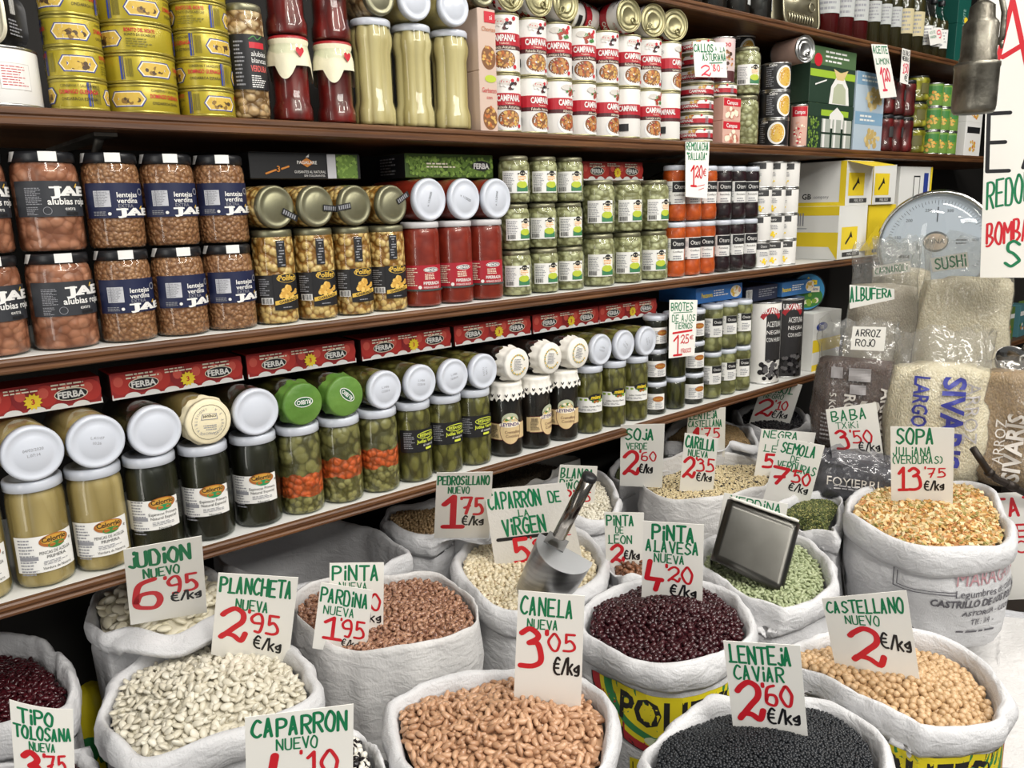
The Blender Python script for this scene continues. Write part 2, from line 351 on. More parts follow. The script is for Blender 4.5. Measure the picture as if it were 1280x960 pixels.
# ---------------------------------------------------------------- jars, cans and cartons
STD = [(0, 0), (.82, 0), (.95, .02), (1, .06), (1, .79), (.96, .86), (.86, .91), (.85, .985)]
TALL = [(0, 0), (.82, 0), (.95, .015), (1, .05), (1, .84), (.97, .90), (.90, .935), (.89, .985)]
POT = [(0, 0), (.80, 0), (.93, .03), (1, .10), (1, .22), (.95, .27), (.95, .70), (1, .76), (1, .85), (.93, .92), (.88, .985)]
WAIST = [(0, 0), (.88, 0), (.98, .02), (1, .05), (1, .16), (.89, .24), (.89, .70), (.99, .79), (.99, .85), (.91, .92), (.90, .985)]
def jar(name, cat, H, R, lidm, cont, prof=STD, lidR=.93, lidH=.016, fill=.90, lab=None, art=None, a=0., lidart=None, cap=None, extra=None, contname='preserved_contents', glass=None, flute=0, fd=.10):
    t = thing(name, '', cat)
    MB().lathe([(r*R, z*H) for r, z in prof], glass or GLASS, 44).build('glass_body', t)
    c = [(max(0, r*R-.0017), max(.003, z*H)) for r, z in prof if z <= fill]; c.append((c[-1][0], fill*H)); c.append((0, fill*H))
    if flute: MB().lathe(c, cont, 96, True, lambda a, r, z: (r*(1-fd*(1-abs(math.sin(flute*a/2+.9*math.sin(z*9+a)*.25))**.6)*(1 if r > R*.3 else 0)), z)).build(contname, t)
    else: MB().lathe(c, cont, 36).build(contname, t)
    if cap is None:
        q = lidR*R; mb = MB().lathe([(q-.0015, H-lidH), (q, H-lidH+.001), (q, H-.0035), (q-.0012, H-.001), (q-.003, H), (q-.0055, H), (q-.0075, H-.0013), (q*.62, H-.0013), (q*.60, H-.0008), (0, H-.0008)], lidm, 44)
        if lidart: lidart.onto(mb, on_top(H-.0008), .0003)
        mb.build('screw_lid', t)
    else: cap(t, H, R)
    if lab:
        z0, z1, a0, a1, lm = lab; rr = R*max(r for r, z in prof if z0*H <= z*H+.02)
        rr = R*np.interp((z0+z1)/2, [z for r, z in prof[1:]], [r for r, z in prof[1:]]) if prof in (POT, WAIST) else R
        mb = MB(); n = 28; v = [((rr+.0005)*math.sin(a0+(a1-a0)*i/n), -(rr+.0005)*math.cos(a0+(a1-a0)*i/n), z*H) for z in (z0, z1) for i in range(n+1)]
        mb.add(v, [(i, i+1, n+2+i, n+1+i) for i in range(n)], lm)
        if art: art.onto(mb, on_cyl(rr, a), .0009)
        mb.build('printed_label', t)
    if extra: extra(t, H, R)
    return t
def paper_cap(m, skirt, waves, amp, art=None, flare=.10, band=None):
    """a paper or cloth bonnet tied over the lid"""
    def f(t, H, R):
        ph = random.random()*6
        def fn(a, r, z):
            k = max(0, (H-z)/skirt)
            return (r*(1+amp*k*math.sin(waves*a+ph)), z+(.004*math.sin(waves*a*1.5+ph)*k if z < H-skirt*.8 else 0))
        mb = MB().lathe([(R*(1.0+flare), H-skirt), (R*(.98+flare*.4), H-skirt*.55), (R*.95, H-skirt*.3), (R*.985, H-.006), (R*.96, H-.0005), (R*.9, H+.0008), (0, H+.001)], m, 72, True, fn)
        if art: art.onto(mb, on_top(H+.001), .0005)
        mb.build('paper_cap', t)
        if band: MB().lathe([(R*.965, H-skirt*.36), (R*.985, H-skirt*.33), (R*.985, H-skirt*.27), (R*.965, H-skirt*.24)], band, 40).build('tie_band', kid(t, 'paper_cap'))
    return f
def can(name, cat, H, R, bm, art=None, a=0., rim=TINRIM, tab=True, step=None, endm=None):
    """a tin can: printed body, rolled rims, ringed lid with its pull tab"""
    t = thing(name, '', cat); e = endm or rim
    mb = MB().lathe([(R*.985, .002), (R, .004), (R, H-.004), (R*.985, H-.002)], bm, 44)
    if art: art.onto(mb, on_cyl(R, a), .0004, .0001)
    mb.build('can_body', t)
    MB().lathe([(R*.97, .003), (R*.99, .0), (R*1.018, .0005), (R*1.02, .0035), (R*.995, .0045)], rim, 44).build('rolled_rim', t)
    MB().lathe([(R*.995, H-.0045), (R*1.02, H-.0035), (R*1.018, H-.0005), (R*.99, H), (R*.965, H-.0012), (R*.955, H-.004), (R*.82, H-.004), (R*.80, H-.0028), (R*.74, H-.0028), (R*.72, H-.004), (R*.52, H-.004), (R*.50, H-.003), (R*.46, H-.003), (R*.44, H-.004), (0, H-.004)], e, 44).build('ringed_lid', t); lid_ = kid(t, 'ringed_lid')
    if tab:
        p = [(R*.5+R*.2*math.cos(2*PI*k/16), R*.15*math.sin(2*PI*k/16), H-.0018) for k in range(17)]
        MB().tube(p, .0016, e, 6).tube([(R*.70, 0, H-.002), (R*.84, 0, H-.0024)], .003, e, 6).build('pull_tab', lid_)
    return t
def carton(name, cat, W, D, H, m, fa=None, la=None, ta=None, ra=None, bev=.0015, base=None):
    """a folded card box, front face on y=-D/2, base at z=0"""
    t = thing(name, '', cat); mb = MB().box((-W/2, -D/2, 0), (W/2, D/2, H), base or m, bev)
    for art, fn in ((fa, on_front(-D/2)), (la, on_left(-W/2)), (ta, on_top(H)), (ra, on_right(W/2))):
        if art: art.onto(mb, fn, .0003, .00020)
    mb.build('printed_carton', t)
    MB().box((-W/2+.002, -D/2-.0002, H-.0006), (W/2-.002, D/2-.004, H+.0008), m, .0003).build('closing_flap', t)
    return t

# ---------------------------------------------------------------- the setting: back wall, side wall, floor, ceiling
S0, S1, S2, S3 = 1.921, 1.600, 1.264, .915          # the tops of the four shelves
DARKW = mat('dark_wall_paint', '#1d1a17', .8, var='#151310', vs=3)
def slab(name, a, b, m):
    o = MB().box(a, b, m).build(name); o['kind'] = 'structure'; return o
slab('wall_back', (-1.2, .40, 0), (4.7, .46, 3.0), DARKW)
slab('wall_right', (4.6, -4.2, 0), (4.7, .40, 3.0), mat('side_wall_paint', '#2a2723', .8, var='#1d1b18', vs=2))
slab('floor', (-1.2, -4.2, -.06), (4.7, .46, 0), mat('worn_floor_tile', '#6b655c', .55, var='#57524a', vs=6))
slab('ceiling', (-1.2, -4.2, 3.0), (4.7, .46, 3.06), mat('hall_ceiling_paint', '#8d8a84', .8))

# ---------------------------------------------------------------- wooden shelves with moulded front edges and iron brackets
WOOD = wood('varnished_shelf_wood', '#482b18', '#6d4727'); IRON = mat('bracket_iron', '#77726a', .5, .7, var='#5a554e', vs=30)
LINER = mat('white_shelf_liner', '#dcdcd8', .5)
def shelf(name, z, x0, x1, label, liner, th=.022, brackets=()):
    t = thing(name, label, 'shelf', (0, 0, z), group=None)
    prof = [(.392, 0), (.006, 0), (.002, -.001), (0, -.004), (0, -.009), (.0025, -.0115), (.0025, -.0135), (0, -.016), (0, -th+.002), (.003, -th), (.392, -th)]
    mb = MB(); n = len(prof); v = [(x, y, zz) for x in (x0, x1) for y, zz in prof]
    mb.add(v, [(i, (i+1) % n, n+(i+1) % n, n+i) for i in range(n)]+[tuple(range(n))[::-1], tuple(range(n, 2*n))], WOOD, False).build('board', t)
    if liner: MB().box((x0, .010, -.0002), (x1, .39, .0008), LINER, .0002).build('shelf_liner', t)
    for bx in brackets:
        mb = MB().box((bx-.016, .05, -th-.006), (bx+.016, .39, -th), IRON, .001).box((bx-.012, .385, -th-.15), (bx+.012, .395, -th), IRON, .001)
        mb.tube([(bx, .09, -th-.006), (bx, .13, -th-.03), (bx, .25, -th-.07), (bx, .385, -th-.14)], .007, IRON, 8).build('bracket', t)
    return t
shelf('wooden_shelf', S0, 1.0, 4.55, 'uppermost wooden shelf carrying bottles and a sardine tin', False)
shelf('wooden_shelf', S1, -.2, 4.2, 'wooden shelf under the tuna tins and stew cans', False, .025, (.34, 1.76))
shelf('wooden_shelf', S2, -.2, 3.0, 'wooden shelf under the lentil, chickpea and broad bean jars', True, .021)
shelf('wooden_shelf', S3, -.2, 2.60, 'lowest wooden shelf just above the open sacks', True, .021)
CARD = mat('price_card_paper', '#f1efe8', .6); MG = mat('marker_green', '#0e7a4d', .45); MR = mat('marker_red', '#cf1f2c', .45); MK = mat('marker_black', '#16161a', .45); MP = mat('marker_pink', '#e2455c', .45)

def sx(px, py, y=.045): return P(px, py, 'y', y)[0]
def nth(i, n): return ORD[i]

# ================================================================ lowest shelf: standing jars
LIQ = '#3a3416'
C_CARD = cells('cardoon_stalks', '#c2ab78', '#b29a66', '#8c7748', 34, (1, 1, .10), (.3, .75), .25)
C_CHARD = cells('dark_chard_leaves', '#2b2a17', '#211f12', '#15140c', 30, (1, 1, .35), (.2, .8), .5)
C_GB = cells('flat_green_beans', '#7d7740', '#68632f', '#474220', 62, (1, 1, .55), (.4, .62), .7)
C_MIX = cells('vegetable_mix', '#a39b66', '#8c8450', '#5f5930', 80, (1, 1, 1), (.42, .6), .8,
              [(.052, '#dd6a38', '#cf5728', 84, '#a04a22'), (.088, '#87804e', '#757045', 46, '#4d4828')])
C_MIX2 = cells('vegetable_mix_low_carrot', '#a39b66', '#8c8450', '#5f5930', 80, (1, 1, 1), (.42, .6), .8,
              [(.034, '#dd6a38', '#cf5728', 84, '#a04a22'), (.074, '#87804e', '#757045', 46, '#4d4828')])
C_DARK = cells('dark_preserve', '#2a211c', '#1f1815', '#120e0c', 40, (1, 1, .6), (.3, .7), .4)
C_SPIN = cells('dark_green_sprouts', '#4b4a22', '#3c3b18', '#23220d', 70, (1, 1, .3), (.4, .65), .6)
C_ART = cells('artichoke_hearts', '#9a9768', '#8a8759', '#5f5c39', 38, (1, 1, 1), (.42, .62), .8)
JH, JR = .165, .0418
def art_celorrio(two, col='#3f7d3a'):
    a = Art(.012); g = mat('veg_'+col[1:], col, .5); br = mat('print_brown', '#a5622a', .5)
    a.rect(-.040, .046, -.014, .052, INK); a.lines(-.040, .022, -.014, .080, 12, INK)
    a.rect(-.040, .030, -.015, .0305, INK)
    a.ell(.010, .073, .021, .010, br); a.ell(.010, .0745, .018, .007, mat('print_ochre', '#c8963a', .5)); a.ell(.012, .066, .012, .005, g, a0=.1, a1=6.1)
    a.text('Celorrio', .010, .072, .0075, BLACK, bold=.02, wmax=.034)
    a.text(two[0], .010, .054, .0048, BLACK, wmax=.044); a.text(two[1], .010, .047, .0048, BLACK, wmax=.040)
    a.lines(-.008, .037, .028, .044, 3, INK); a.text(two[2], .010, .0305, .0042, BLACK, wmax=.04)
    a.text('e', .034, .066, .006, BLACK); return a
def lab_celorrio(two, col='#3f7d3a', a=.25):
    return dict(lab=(.16, .50, a-1.15, a+1.0, WHITE), art=art_celorrio(two, col), a=a)
def moved(art, dy):
    for i, (v, f, m) in enumerate(art.items): art.items[i] = ([(x, y+dy) for x, y in v], f, m)
    return art
k_card = Kind(lambda: jar('cardoon_jar', 'jar', JH, .0408, LIDW, C_CARD, STD, .97, .016, .93, contname='cardoon_stalks', flute=7, fd=.05, **lab_celorrio(('PENCAS DE ACELGA', 'PRIMERA', 'Verdura de Navarra'))))
k_chard = Kind(lambda: jar('chard_jar', 'jar', JH, .0408, LIDW, C_CHARD, STD, .97, .016, .93, contname='chard_leaves', lab=(.28, .58, -1.1, 1.1, WHITE), a=.2, art=moved(art_celorrio(('Espinacas Primera', 'Natural Especial', 'Navarra'), '#1f8a52'), .016)))
k_mix = Kind(lambda: jar('mixed_vegetable_jar', 'jar', JH, .0405, LIDW, C_MIX, STD, .97, .016, .93, contname='layered_vegetables'))
k_mix2 = Kind(lambda: jar('mixed_vegetable_jar', 'jar', JH, .0405, LIDW, C_MIX2, STD, .97, .016, .93, contname='layered_vegetables'))
def art_bean():
    a = Art(.012); lime = mat('print_lime', '#d7e14a', .5)
    a.lines(-.040, .072, -.018, .106, 9, INK); a.ell(.010, .098, .023, .0075, lime); a.ell(.010, .098, .0215, .006, BLACK); a.text('BUJANDA', .010, .0955, .0055, lime, bold=.02, wmax=.036)
    a.text('Judías Verdes', .010, .083, .0068, lime, bold=.02, wmax=.048); a.text('al natural', .012, .0755, .005, WHITE); a.rect(.004, .068, .020, .0725, lime); return a
k_gb = Kind(lambda: jar('green_bean_jar', 'jar', JH, .0379, LIDW, C_GB, STD, .97, .016, .93, contname='flat_green_beans', lab=(.39, .67, -1.0, 1.25, BLACK), a=.28, art=art_bean()))
def art_ley():
    a = Art(.012); pu = mat('print_purple', '#4a2b6b', .5); be = mat('print_beige', '#d6bd8e', .5); ma = mat('print_maroon', '#5a1f22', .5)
    a.rect(-.044, .040, .044, .078, ma); a.rect(-.044, .0415, .044, .0765, be); a.ell(.004, .062, .024, .032, ma); a.ell(.004, .062, .0228, .0308, be)
    a.ell(.004, .085, .019, .016, mat('print_sage', '#b5bba0', .5)); a.blob(.004, .086, .012, .006, [GOLDP, GREENP, CREAM], 8, .3)
    a.ell(.004, .075, .025, .0065, CREAM); a.text('LEYENDA', .004, .0715, .0075, pu, bold=.03, wmax=.042)
    a.text('Cremallos', .008, .055, .0065, ma, wmax=.034); a.text('Cocidos', .008, .046, .0065, ma, wmax=.03); a.lines(-.042, .046, -.022, .066, 8, BLACK); a.bars(-.040, .066, -.026, .074, BLACK); return a
PAPER = mat('bonnet_white_paper', '#ece9e0', .6, bump=.3, bs=90); PAPERC = mat('bonnet_cream_paper', '#e8ddbb', .6, bump=.3, bs=90); PAPERG = mat('bonnet_green_paper', '#6a9140', .45, var='#507a2c', vs=14, bump=.7, bs=38)
def lace_cap(t, H, R):
    paper_cap(PAPER, .034, 14, .05)(t, H, R)
    mb = MB()
    for k in range(16):
        a = 2*PI*k/16; q = R*1.105
        for d in (-.005, .005): mb.tube([(q*math.cos(a), q*math.sin(a), H-.028), (q*math.cos(a+d*14), q*math.sin(a+d*14), H-.022)], .0011, BLACK, 6)
    mb.build('bonnet_print', kid(t, 'paper_cap'), kind='stuff')
def pic_ley(): return jar('stuffed_preserve_jar', 'jar', JH, .038, LIDW, C_DARK, STD, .97, .016, .93, contname='dark_preserve', lab=(.26, .46, -1.25, 1.25, mat('print_beige', '#d6bd8e', .5)), a=.1, art=art_ley(), cap=lace_cap)
k_ley = Kind(pic_ley)
def art_mimi():
    a = Art(.012); lg = mat('print_leaf', '#86a83a', .5)
    a.rect(-.036, .083, .036, .088, lg); a.ell(.014, .090, .020, .009, BLACK); a.text('mimi', .014, .0865, .009, YELL, bold=.03); a.blob(.016, .079, .012, .005, [GREENP, lg, mat('print_brown', '#a5622a', .5)], 9, .28)
    a.text('Judías Verdes Planas', .004, .067, .0042, BLACK, wmax=.046); a.lines(-.032, .058, .030, .064, 2, INK); return a
k_mimi = Kind(lambda: jar('flat_bean_jar', 'jar', JH, .036, LIDW, C_GB, STD, .97, .016, .93, contname='flat_green_beans', lab=(.33, .55, -1.1, 1.2, WHITE), a=.25, art=art_mimi()))
B3 = S3+.001
X3 = [.092, .177, .259, .342, .428, .515, .598, .681, .763, .845, .923, .999, 1.087, 1.172, 1.26, 1.345, 1.428, 1.510]
row3 = [(k_card, 'pale cardoon jar at the end of the lowest shelf, cut by the frame'), (k_card, 'second pale cardoon jar, white label tilted, beside the frame edge'), (k_card, 'third pale cardoon jar, next to the dark chard jars'),
 (k_chard, 'dark green chard jar standing next to the pale cardoon jars'), (k_chard, 'middle one of three dark green chard jars, under the cream paper bonnet'), (k_chard, 'dark green chard jar standing next to the carrot and pea jars'),
 (k_mix2, 'vegetable jar with low carrot layer, under the first green bonnet'), (k_mix, 'vegetable jar with thin carrot layer, under the second green bonnet'), (k_mix, 'vegetable jar with high carrot layer over peas, beside the green bean jars'),
 (k_gb, 'black labelled flat green bean jar beside the carrot and pea jars'), (k_gb, 'middle one of three black labelled green bean jars'), (k_gb, 'black labelled flat green bean jar beside the bonneted dark jars'),
 (k_ley, 'dark jar in white paper bonnet beside the green bean jars'), (k_ley, 'middle one of three dark jars in white paper bonnets'), (k_ley, 'dark jar in white paper bonnet beside the flat bean jars'),
 (k_mimi, 'flat bean jar with green and white label beside the bonneted jars'), (k_mimi, 'middle one of three flat bean jars with green and white labels'), (k_mimi, 'flat bean jar with green and white label beside the small stacked jars')]
for i, ((k, lb), x) in enumerate(zip(row3, X3)):
    r = {k_card: .0425, k_chard: .0415, k_ley: .038, k_mimi: .036}.get(k, .0405)
    k.put((x, .012+r, B3), lb, (0, 0, vz(x, {k_gb: .2, k_ley: .1 if i != 13 else .7, k_mimi: -.05}.get(k, -.15)+random.uniform(-.08, .08))), 'standing jars on the lowest shelf')
# small stacked jars and artichokes further along
def art_small(): 
    a = Art(.01); a.ell(.008, .043, .015, .0075, mat('print_brown', '#a5622a', .5)); a.text('Celorrio', .008, .041, .005, GOLDP, wmax=.024); a.lines(-.024, .018, -.002, .048, 8, INK); a.lines(.0, .018, .022, .034, 5, INK); return a
k_scel = Kind(lambda: jar('small_chard_jar', 'jar', .0855, .0325, LIDW, C_CHARD, STD, .98, .012, .93, contname='chard_leaves', lab=(.18, .66, -.95, 1.0, WHITE), a=.2, art=art_small()))
k_spr = Kind(lambda: jar('garlic_sprout_jar', 'jar', .0855, .0325, LIDW, C_SPIN, STD, .98, .012, .93, contname='garlic_sprouts'))
LV = ['bottom', 'second from bottom', 'third from bottom', 'top']
for j in range(3):
    k_scel.put((1.592, .05, B3+.0862*j), f'small dark chard jar, {LV[j]} of the stack beside the flat bean jars', (0, 0, vz(1.592, .15*j-.1)), 'small chard jars by the flat bean jars')
    k_spr.put((1.671, .05, B3+.0862*j), f'small unlabelled garlic sprout jar, {LV[j]} of its stack', (0, 0, 0), 'stack of garlic sprout jars')
    k_scel.put((1.750, .05, B3+.0862*j), f'small dark chard jar, {LV[j]} of the stack beside the artichoke jars', (0, 0, vz(1.75, .3-.1*j)), 'small chard jars by the artichoke jars')
def art_art():
    a = Art(.01); a.rect(-.003, .074, .030, .094, BLACK); a.text('Oteiza', .013, .080, .008, WHITE, wmax=.024); a.lines(-.028, .044, -.006, .090, 10, INK); a.bars(-.028, .044, -.01, .054, BLACK); a.lines(.0, .048, .026, .068, 4, INK); return a
k_art = Kind(lambda: jar('artichoke_jar', 'jar', .131, .033, LIDW, C_ART, POT, .92, .013, .93, contname='artichoke_hearts', lab=(.33, .72, -1.0, 1.15, WHITE), a=.15, art=art_art()))
for i, x in enumerate((1.831, 1.901, 1.971)):
    for j in range(2): k_art.put((x, .05, B3+.132*j), f'{"upper" if j else "lower"} artichoke jar, {ORD[i]} column from the small chard jars', (0, 0, vz(x, random.uniform(-.15, .15))), 'artichoke jars in two layers')
def art_urz():
    a = Art(.012); gr = mat('tin_black', '#2b2a2b', .4)
    a.rect(-.012, .07, .05, .22, gr); a.ell(.004, .172, .040, .058, mat('print_banner_red', '#a3242c', .5), a0=.55, a1=2.6, r0=.70); a.text('URZANTE', .004, .212, .017, WHITE, bold=.03, wmax=.062)
    for k, (t, h) in enumerate((('ACEITUNA', .017), ('NEGRA', .012), ('CON HUESO', .012))): a.text(t, .016, .172-.022*k, h, WHITE, wmax=.052)
    a.blob(.010, .040, .042, .032, [mat('olive_black', '#121114', .25), mat('olive_black2', '#1f1d20', .25), mat('olive_grey', '#5d5b5c', .3)], 46, .17); a.lines(-.086, .08, -.066, .2, 16, INK); return a
def art_urz2():
    a = Art(.012); a.rect(-.075, .0, .075, .24, mat('tin_black', '#2b2a2b', .4)); a.items += art_urz().items[1:]; return a
k_urz2 = Kind(lambda: can('olive_can', 'can', .245, .054, mat('tin_white', '#e4e2dd', .35), art_urz2(), .15, rim=SILVER, tab=False))
k_urz = Kind(lambda: can('olive_can', 'can', .245, .054, mat('tin_white', '#e4e2dd', .35), art_urz(), .15, rim=SILVER, tab=False))
k_urz.put((2.112, .07, B3), 'tall white and black olive can beside the artichoke jars', (0, 0, vz(2.112, .30)), 'tall olive cans')
k_urz2.put((2.236, .07, B3), 'tall olive can behind the first one, beside the yellow striped box', (0, 0, vz(2.236, .25)), 'tall olive cans')
def yel_art(w):
    a = Art(); a.rect(-w/2, .06, w/2, .10, YELL); a.rect(-w/2, 0, w/2, .02, YELL); a.ell(-w*.2, .14, .034, .014, BLUEP); a.text('ca', -w*.2, .134, .016, WHITE, bold=.02); return a
yb = carton('white_carton', 'box', .17, .2, .185, mat('carton_white', '#e4e4e0', .5), yel_art(.17)); yb.location = (2.415, .125, B3); yb['label'] = 'white box with yellow bands beside the tall olive cans'
# blue flat cartons lying on top of the artichoke jars and cans
def blue_art(): 
    a = Art(.02); a.ell(.075, .022, .026, .017, CREAM); a.blob(.075, .022, .02, .012, [mat('print_pinkfish', '#d79b7c', .5), CREAM, GOLDP], 14, .3); a.text('Pescanova', -.06, .015, .013, YELL, bold=.02, wmax=.05); a.lines(-.03, .014, .045, .034, 3, WHITE); return a
def blue_box(m, x, z, w, lb, art):
    t = carton('flat_fish_carton', 'carton', w, .13, .043, m, art); t.location = (x, .13, z); t['label'] = lb; t['group'] = 'flat cartons under the middle shelf'; return t
blue_box(mat('carton_blue', '#2f6db4', .45), 1.888, B3+.2645, .215, 'bright blue flat carton lying on the artichoke jars', blue_art())
na = Art(); na.lines(-.02, .01, .08, .036, 4, INK); na.rect(-.085, .008, -.055, .036, WHITE); na.bars(-.083, .01, -.057, .034, BLACK)
blue_box(mat('carton_navy', '#20273f', .45), 2.10, B3+.2465, .16, 'dark navy flat carton lying on the first tall olive can', na)
blue_box(mat('carton_blue2', '#3a6fa8', .45), 2.29, B3+.2465, .17, 'dimmer blue flat carton lying on the second olive can', blue_art())

# lowest shelf: jars lying on top, lids to the front
def dated(s, dy=0.): 
    a = Art(); 
    for k, t in enumerate(s): a.text(t, 0, .004-.008*k+dy, .0042, INK)
    return a
def lying(make): return Kind(make)
L_W = [Kind(lambda s=s, c=c, m=m, rr_=rr_: jar('lying_'+m, 'jar', .150, rr_, LIDW, c, STD, .985, .015, .93, lidart=dated(s), contname=m.replace('_jar', ''))) for s, c, m, rr_ in
       ((('04/02/2020', 'L.07:14'), C_CARD, 'cardoon_jar', .0412), (('L.41107', '10:26'), C_CARD, 'cardoon_jar', .0412), ((), C_CHARD, 'chard_jar', .0410), (('L.1406', '12/2019'), C_GB, 'green_bean_jar', .0374))]
def art_coq():
    a = Art(); a.ring(0, 0, .029, .0006, BLACK); a.text('CAPRICHO', 0, .017, .004, INK); a.lines(-.012, .004, .012, .014, 3, INK); a.poly([(-.014, -.004), (.014, -.004), (.012, -.014), (-.012, -.014)], INK); a.poly([(-.0125, -.005), (.0125, -.005), (.0108, -.013), (-.0108, -.013)], PAPERC); a.text('coquet', 0, -.0115, .0055, BLACK, bold=.02)
    for k, c in enumerate("COQUET S.A. INDUSTRIAS"): t = -2.7+k*.245; a.text(c, .0245*math.sin(t), -.0245*math.cos(t), .0042, INK, rot=t)
    return a
k_coq = Kind(lambda: jar('bonneted_jar', 'jar', .150, .0385, LIDW, C_CARD, STD, .97, .015, .93, cap=paper_cap(PAPERC, .020, 9, .03, art_coq(), .06), contname='preserved_stalks'))
def art_rub():
    a = Art(); a.ell(0, -.004, .018, .0092, WHITE); a.ell(0, -.004, .0165, .0078, mat('print_dkgreen', '#1f5a35', .5)); a.text('RUBIO', 0, -.0075, .0075, WHITE, bold=.02, wmax=.027); return a
k_rub = Kind(lambda: jar('green_bonneted_jar', 'jar', .150, .0385, LIDW, C_SPIN, STD, .97, .015, .93, cap=paper_cap(PAPERG, .028, 9, .05, art_rub(), .055), contname='preserved_vegetables'))
def art_wreath():
    a = Art(); 
    for k in range(26): t = .5+k*.215; a.ell(.021*math.cos(t), .021*math.sin(t), .0022, .0022, GOLDP if k % 2 else mat('print_sage2', '#9aa07a', .5), 6)
    a.lines(-.012, -.012, .012, .013, 7, INK); return a
def wreath_cap(t, H, R):
    paper_cap(PAPER, .030, 11, .05, art_wreath(), .07)(t, H, R)
k_wre = Kind(lambda: jar('white_bonneted_jar', 'jar', .150, .036, LIDW, C_DARK, STD, .97, .015, .93, cap=wreath_cap, contname='dark_preserve'))
lyk = [(L_W[0], 0, 'jar lying above the second cardoon jar, white lid with faint date'), (L_W[1], .2, 'jar lying above the third cardoon jar, white lid with faint print'), (L_W[2], 0, 'jar lying with plain white lid above the first chard jar'),
 (k_coq, .1, 'lying jar wrapped in a cream paper bonnet printed with a round seal'), (L_W[2], .5, 'jar lying with plain white lid between cream and green bonnets'), (k_rub, .05, 'lying jar in green paper bonnet, oval mark upright, beside a white lid'), (k_rub, .75, 'lying jar in green paper bonnet with its oval mark tilted'),
 (L_W[3], 0, 'white lidded lying jar beside the green bonnets'), (L_W[3], .15, 'white lidded lying jar above the first black labelled green beans'), (L_W[3], -.1, 'white lidded lying jar above the middle black labelled green beans'), (L_W[3], 1.5, 'white lidded lying jar beside the white paper bonnets'),
 (k_wre, .1, 'lying jar in white wreath bonnet beside the white green-bean lids'), (k_wre, .2, 'middle lying jar in white wreath bonnet'), (k_wre, .3, 'lying jar in white wreath bonnet beside the flat bean lids'),
 (L_W[3], .35, 'white lidded lying jar above the first flat bean jar'), (L_W[3], .8, 'white lidded lying jar above the middle flat bean jar'), (L_W[3], 1.3, 'white lidded lying jar beside the small chard stack')]
XL = [.179, .263, .348, .430, .512, .596, .679, .764, .845, .925, 1.002, 1.092, 1.190, 1.277, 1.355, 1.436, 1.518]
for (k, roll, lb), x in zip(lyk, XL):
    r = {L_W[3]: .0378, L_W[0]: .0415, L_W[1]: .0415, L_W[2]: .0413, k_wre: .0395}.get(k, .0405)
    k.put((x-.0095, .160, B3+JH+r+.001 if x < 1.34 else B3+JH+r), lb, (PI/2, roll+(PI if k in (k_coq, k_rub) else 0), .06), 'lying jars on the lowest shelf')
# red pepper cartons along the top of the lowest shelf
def art_ferba(W, H=.042):
    a = Art(); ms = [mat('pepper_red', '#b8332b', .45), mat('pepper_dark', '#8d2226', .45), mat('pepper_light', '#d0584a', .45)]
    n = 7
    for k in range(n):
        cx = -W/2+W*(k+.5)/n; a.ell(cx, H*.55, W/n*.50, H*.40, ms[k % 2], 16); a.ell(cx-W/n*.12, H*.66, W/n*.24, H*.2, ms[2], 12)
    for k in range(n+1):
        cx = -W/2+W*k/n; a.ell(min(max(cx, -W/2+.001), W/2-.001), .0006, W/n*.42 if 0 < k < n else .001, H*.20, WHITE, 12, 0, PI)
    a.rect(-W/2, 0, W/2, H*.07, WHITE)
    for k, q in enumerate((-.27, .30)):
        a.lines(W*q-.026, H*.70, W*q+.026, H*.96, 2, CREAM); a.ell(W*q, H*.50, .0235, .0098, CREAM, 20); a.ell(W*q, H*.50, .0222, .0086, BLACK, 20); a.text('FERBA', W*q, H*.50-.0048, .0096, WHITE, bold=.035, wmax=.038)
    st = [(.013*(1 if k % 2 else .72)*math.cos(2*PI*k/24), H*.42+.013*(1 if k % 2 else .72)*math.sin(2*PI*k/24)) for k in range(24)]
    a.lines(-.024, H*.74, .026, H*.96, 2, CREAM); a.poly([(.012+x, y) for x, y in st], YELL); a.text('3', .012, H*.42-.004, .008, RED, bold=.03); return a
FER = mat('carton_pepper_red', '#a52a28', .45)
k_fer = Kind(lambda: carton('pepper_carton', 'carton', .214, .07, .042, FER, art_ferba(.214), la=Art().rect(-.034, .001, .034, .041, mat('carton_dark', '#2b2522', .5)), base=FER))
FL = ['red pepper carton cut by the frame, above the first cardoon lids', 'red pepper carton above the chard jars and cream bonnet', 'red pepper carton above the green bonnets', 'red pepper carton above the green bean lids', 'red pepper carton above the white wreath bonnets', 'red pepper carton above the first flat bean lids', 'red pepper carton above the last flat bean lid']
for x, lb in zip((.186, .414, .637, .864, 1.088, 1.31, 1.528), FL):
    k_fer.put((x, .118, S3+.2525), lb, (0, 0, random.uniform(-.012, .012)), 'red pepper cartons')

# ================================================================ middle shelf
B2 = S2+.001
C_RED = cells('red_kidney_beans', '#bd8268', '#a86c53', '#8a5540', 58, (1, 1, 1.15), (.38, .62), .75, warp=.35)
C_LEN = cells('cooked_lentils', '#b58562', '#9f6f4e', '#85583b', 165, (1, 1, 1), (.38, .66), .6, warp=.35)
C_CHI = cells('chickpeas', '#e8c586', '#dcb671', '#94652c', 80, (1, 1, 1), (.40, .60), 1.0, warp=.15)
C_PIP = cells('red_pepper_sauce', '#93301f', '#892a1c', '#7d2419', 60, (1, 1, 1), (.2, .9), .15)
C_HAB = cells('broad_beans', '#c0bd95', '#aeab80', '#85815a', 62, (1, 1, 1.25), (.40, .62), .8, warp=.3)
C_ORG = cells('orange_marmalade', '#d8601f', '#cb5519', '#b04513', 60, (1, 1, 1), (.2, .9), .3)
C_BEET = cells('dark_beetroot', '#33151f', '#290f18', '#190910', 60, (1, 1, 1), (.2, .9), .3)
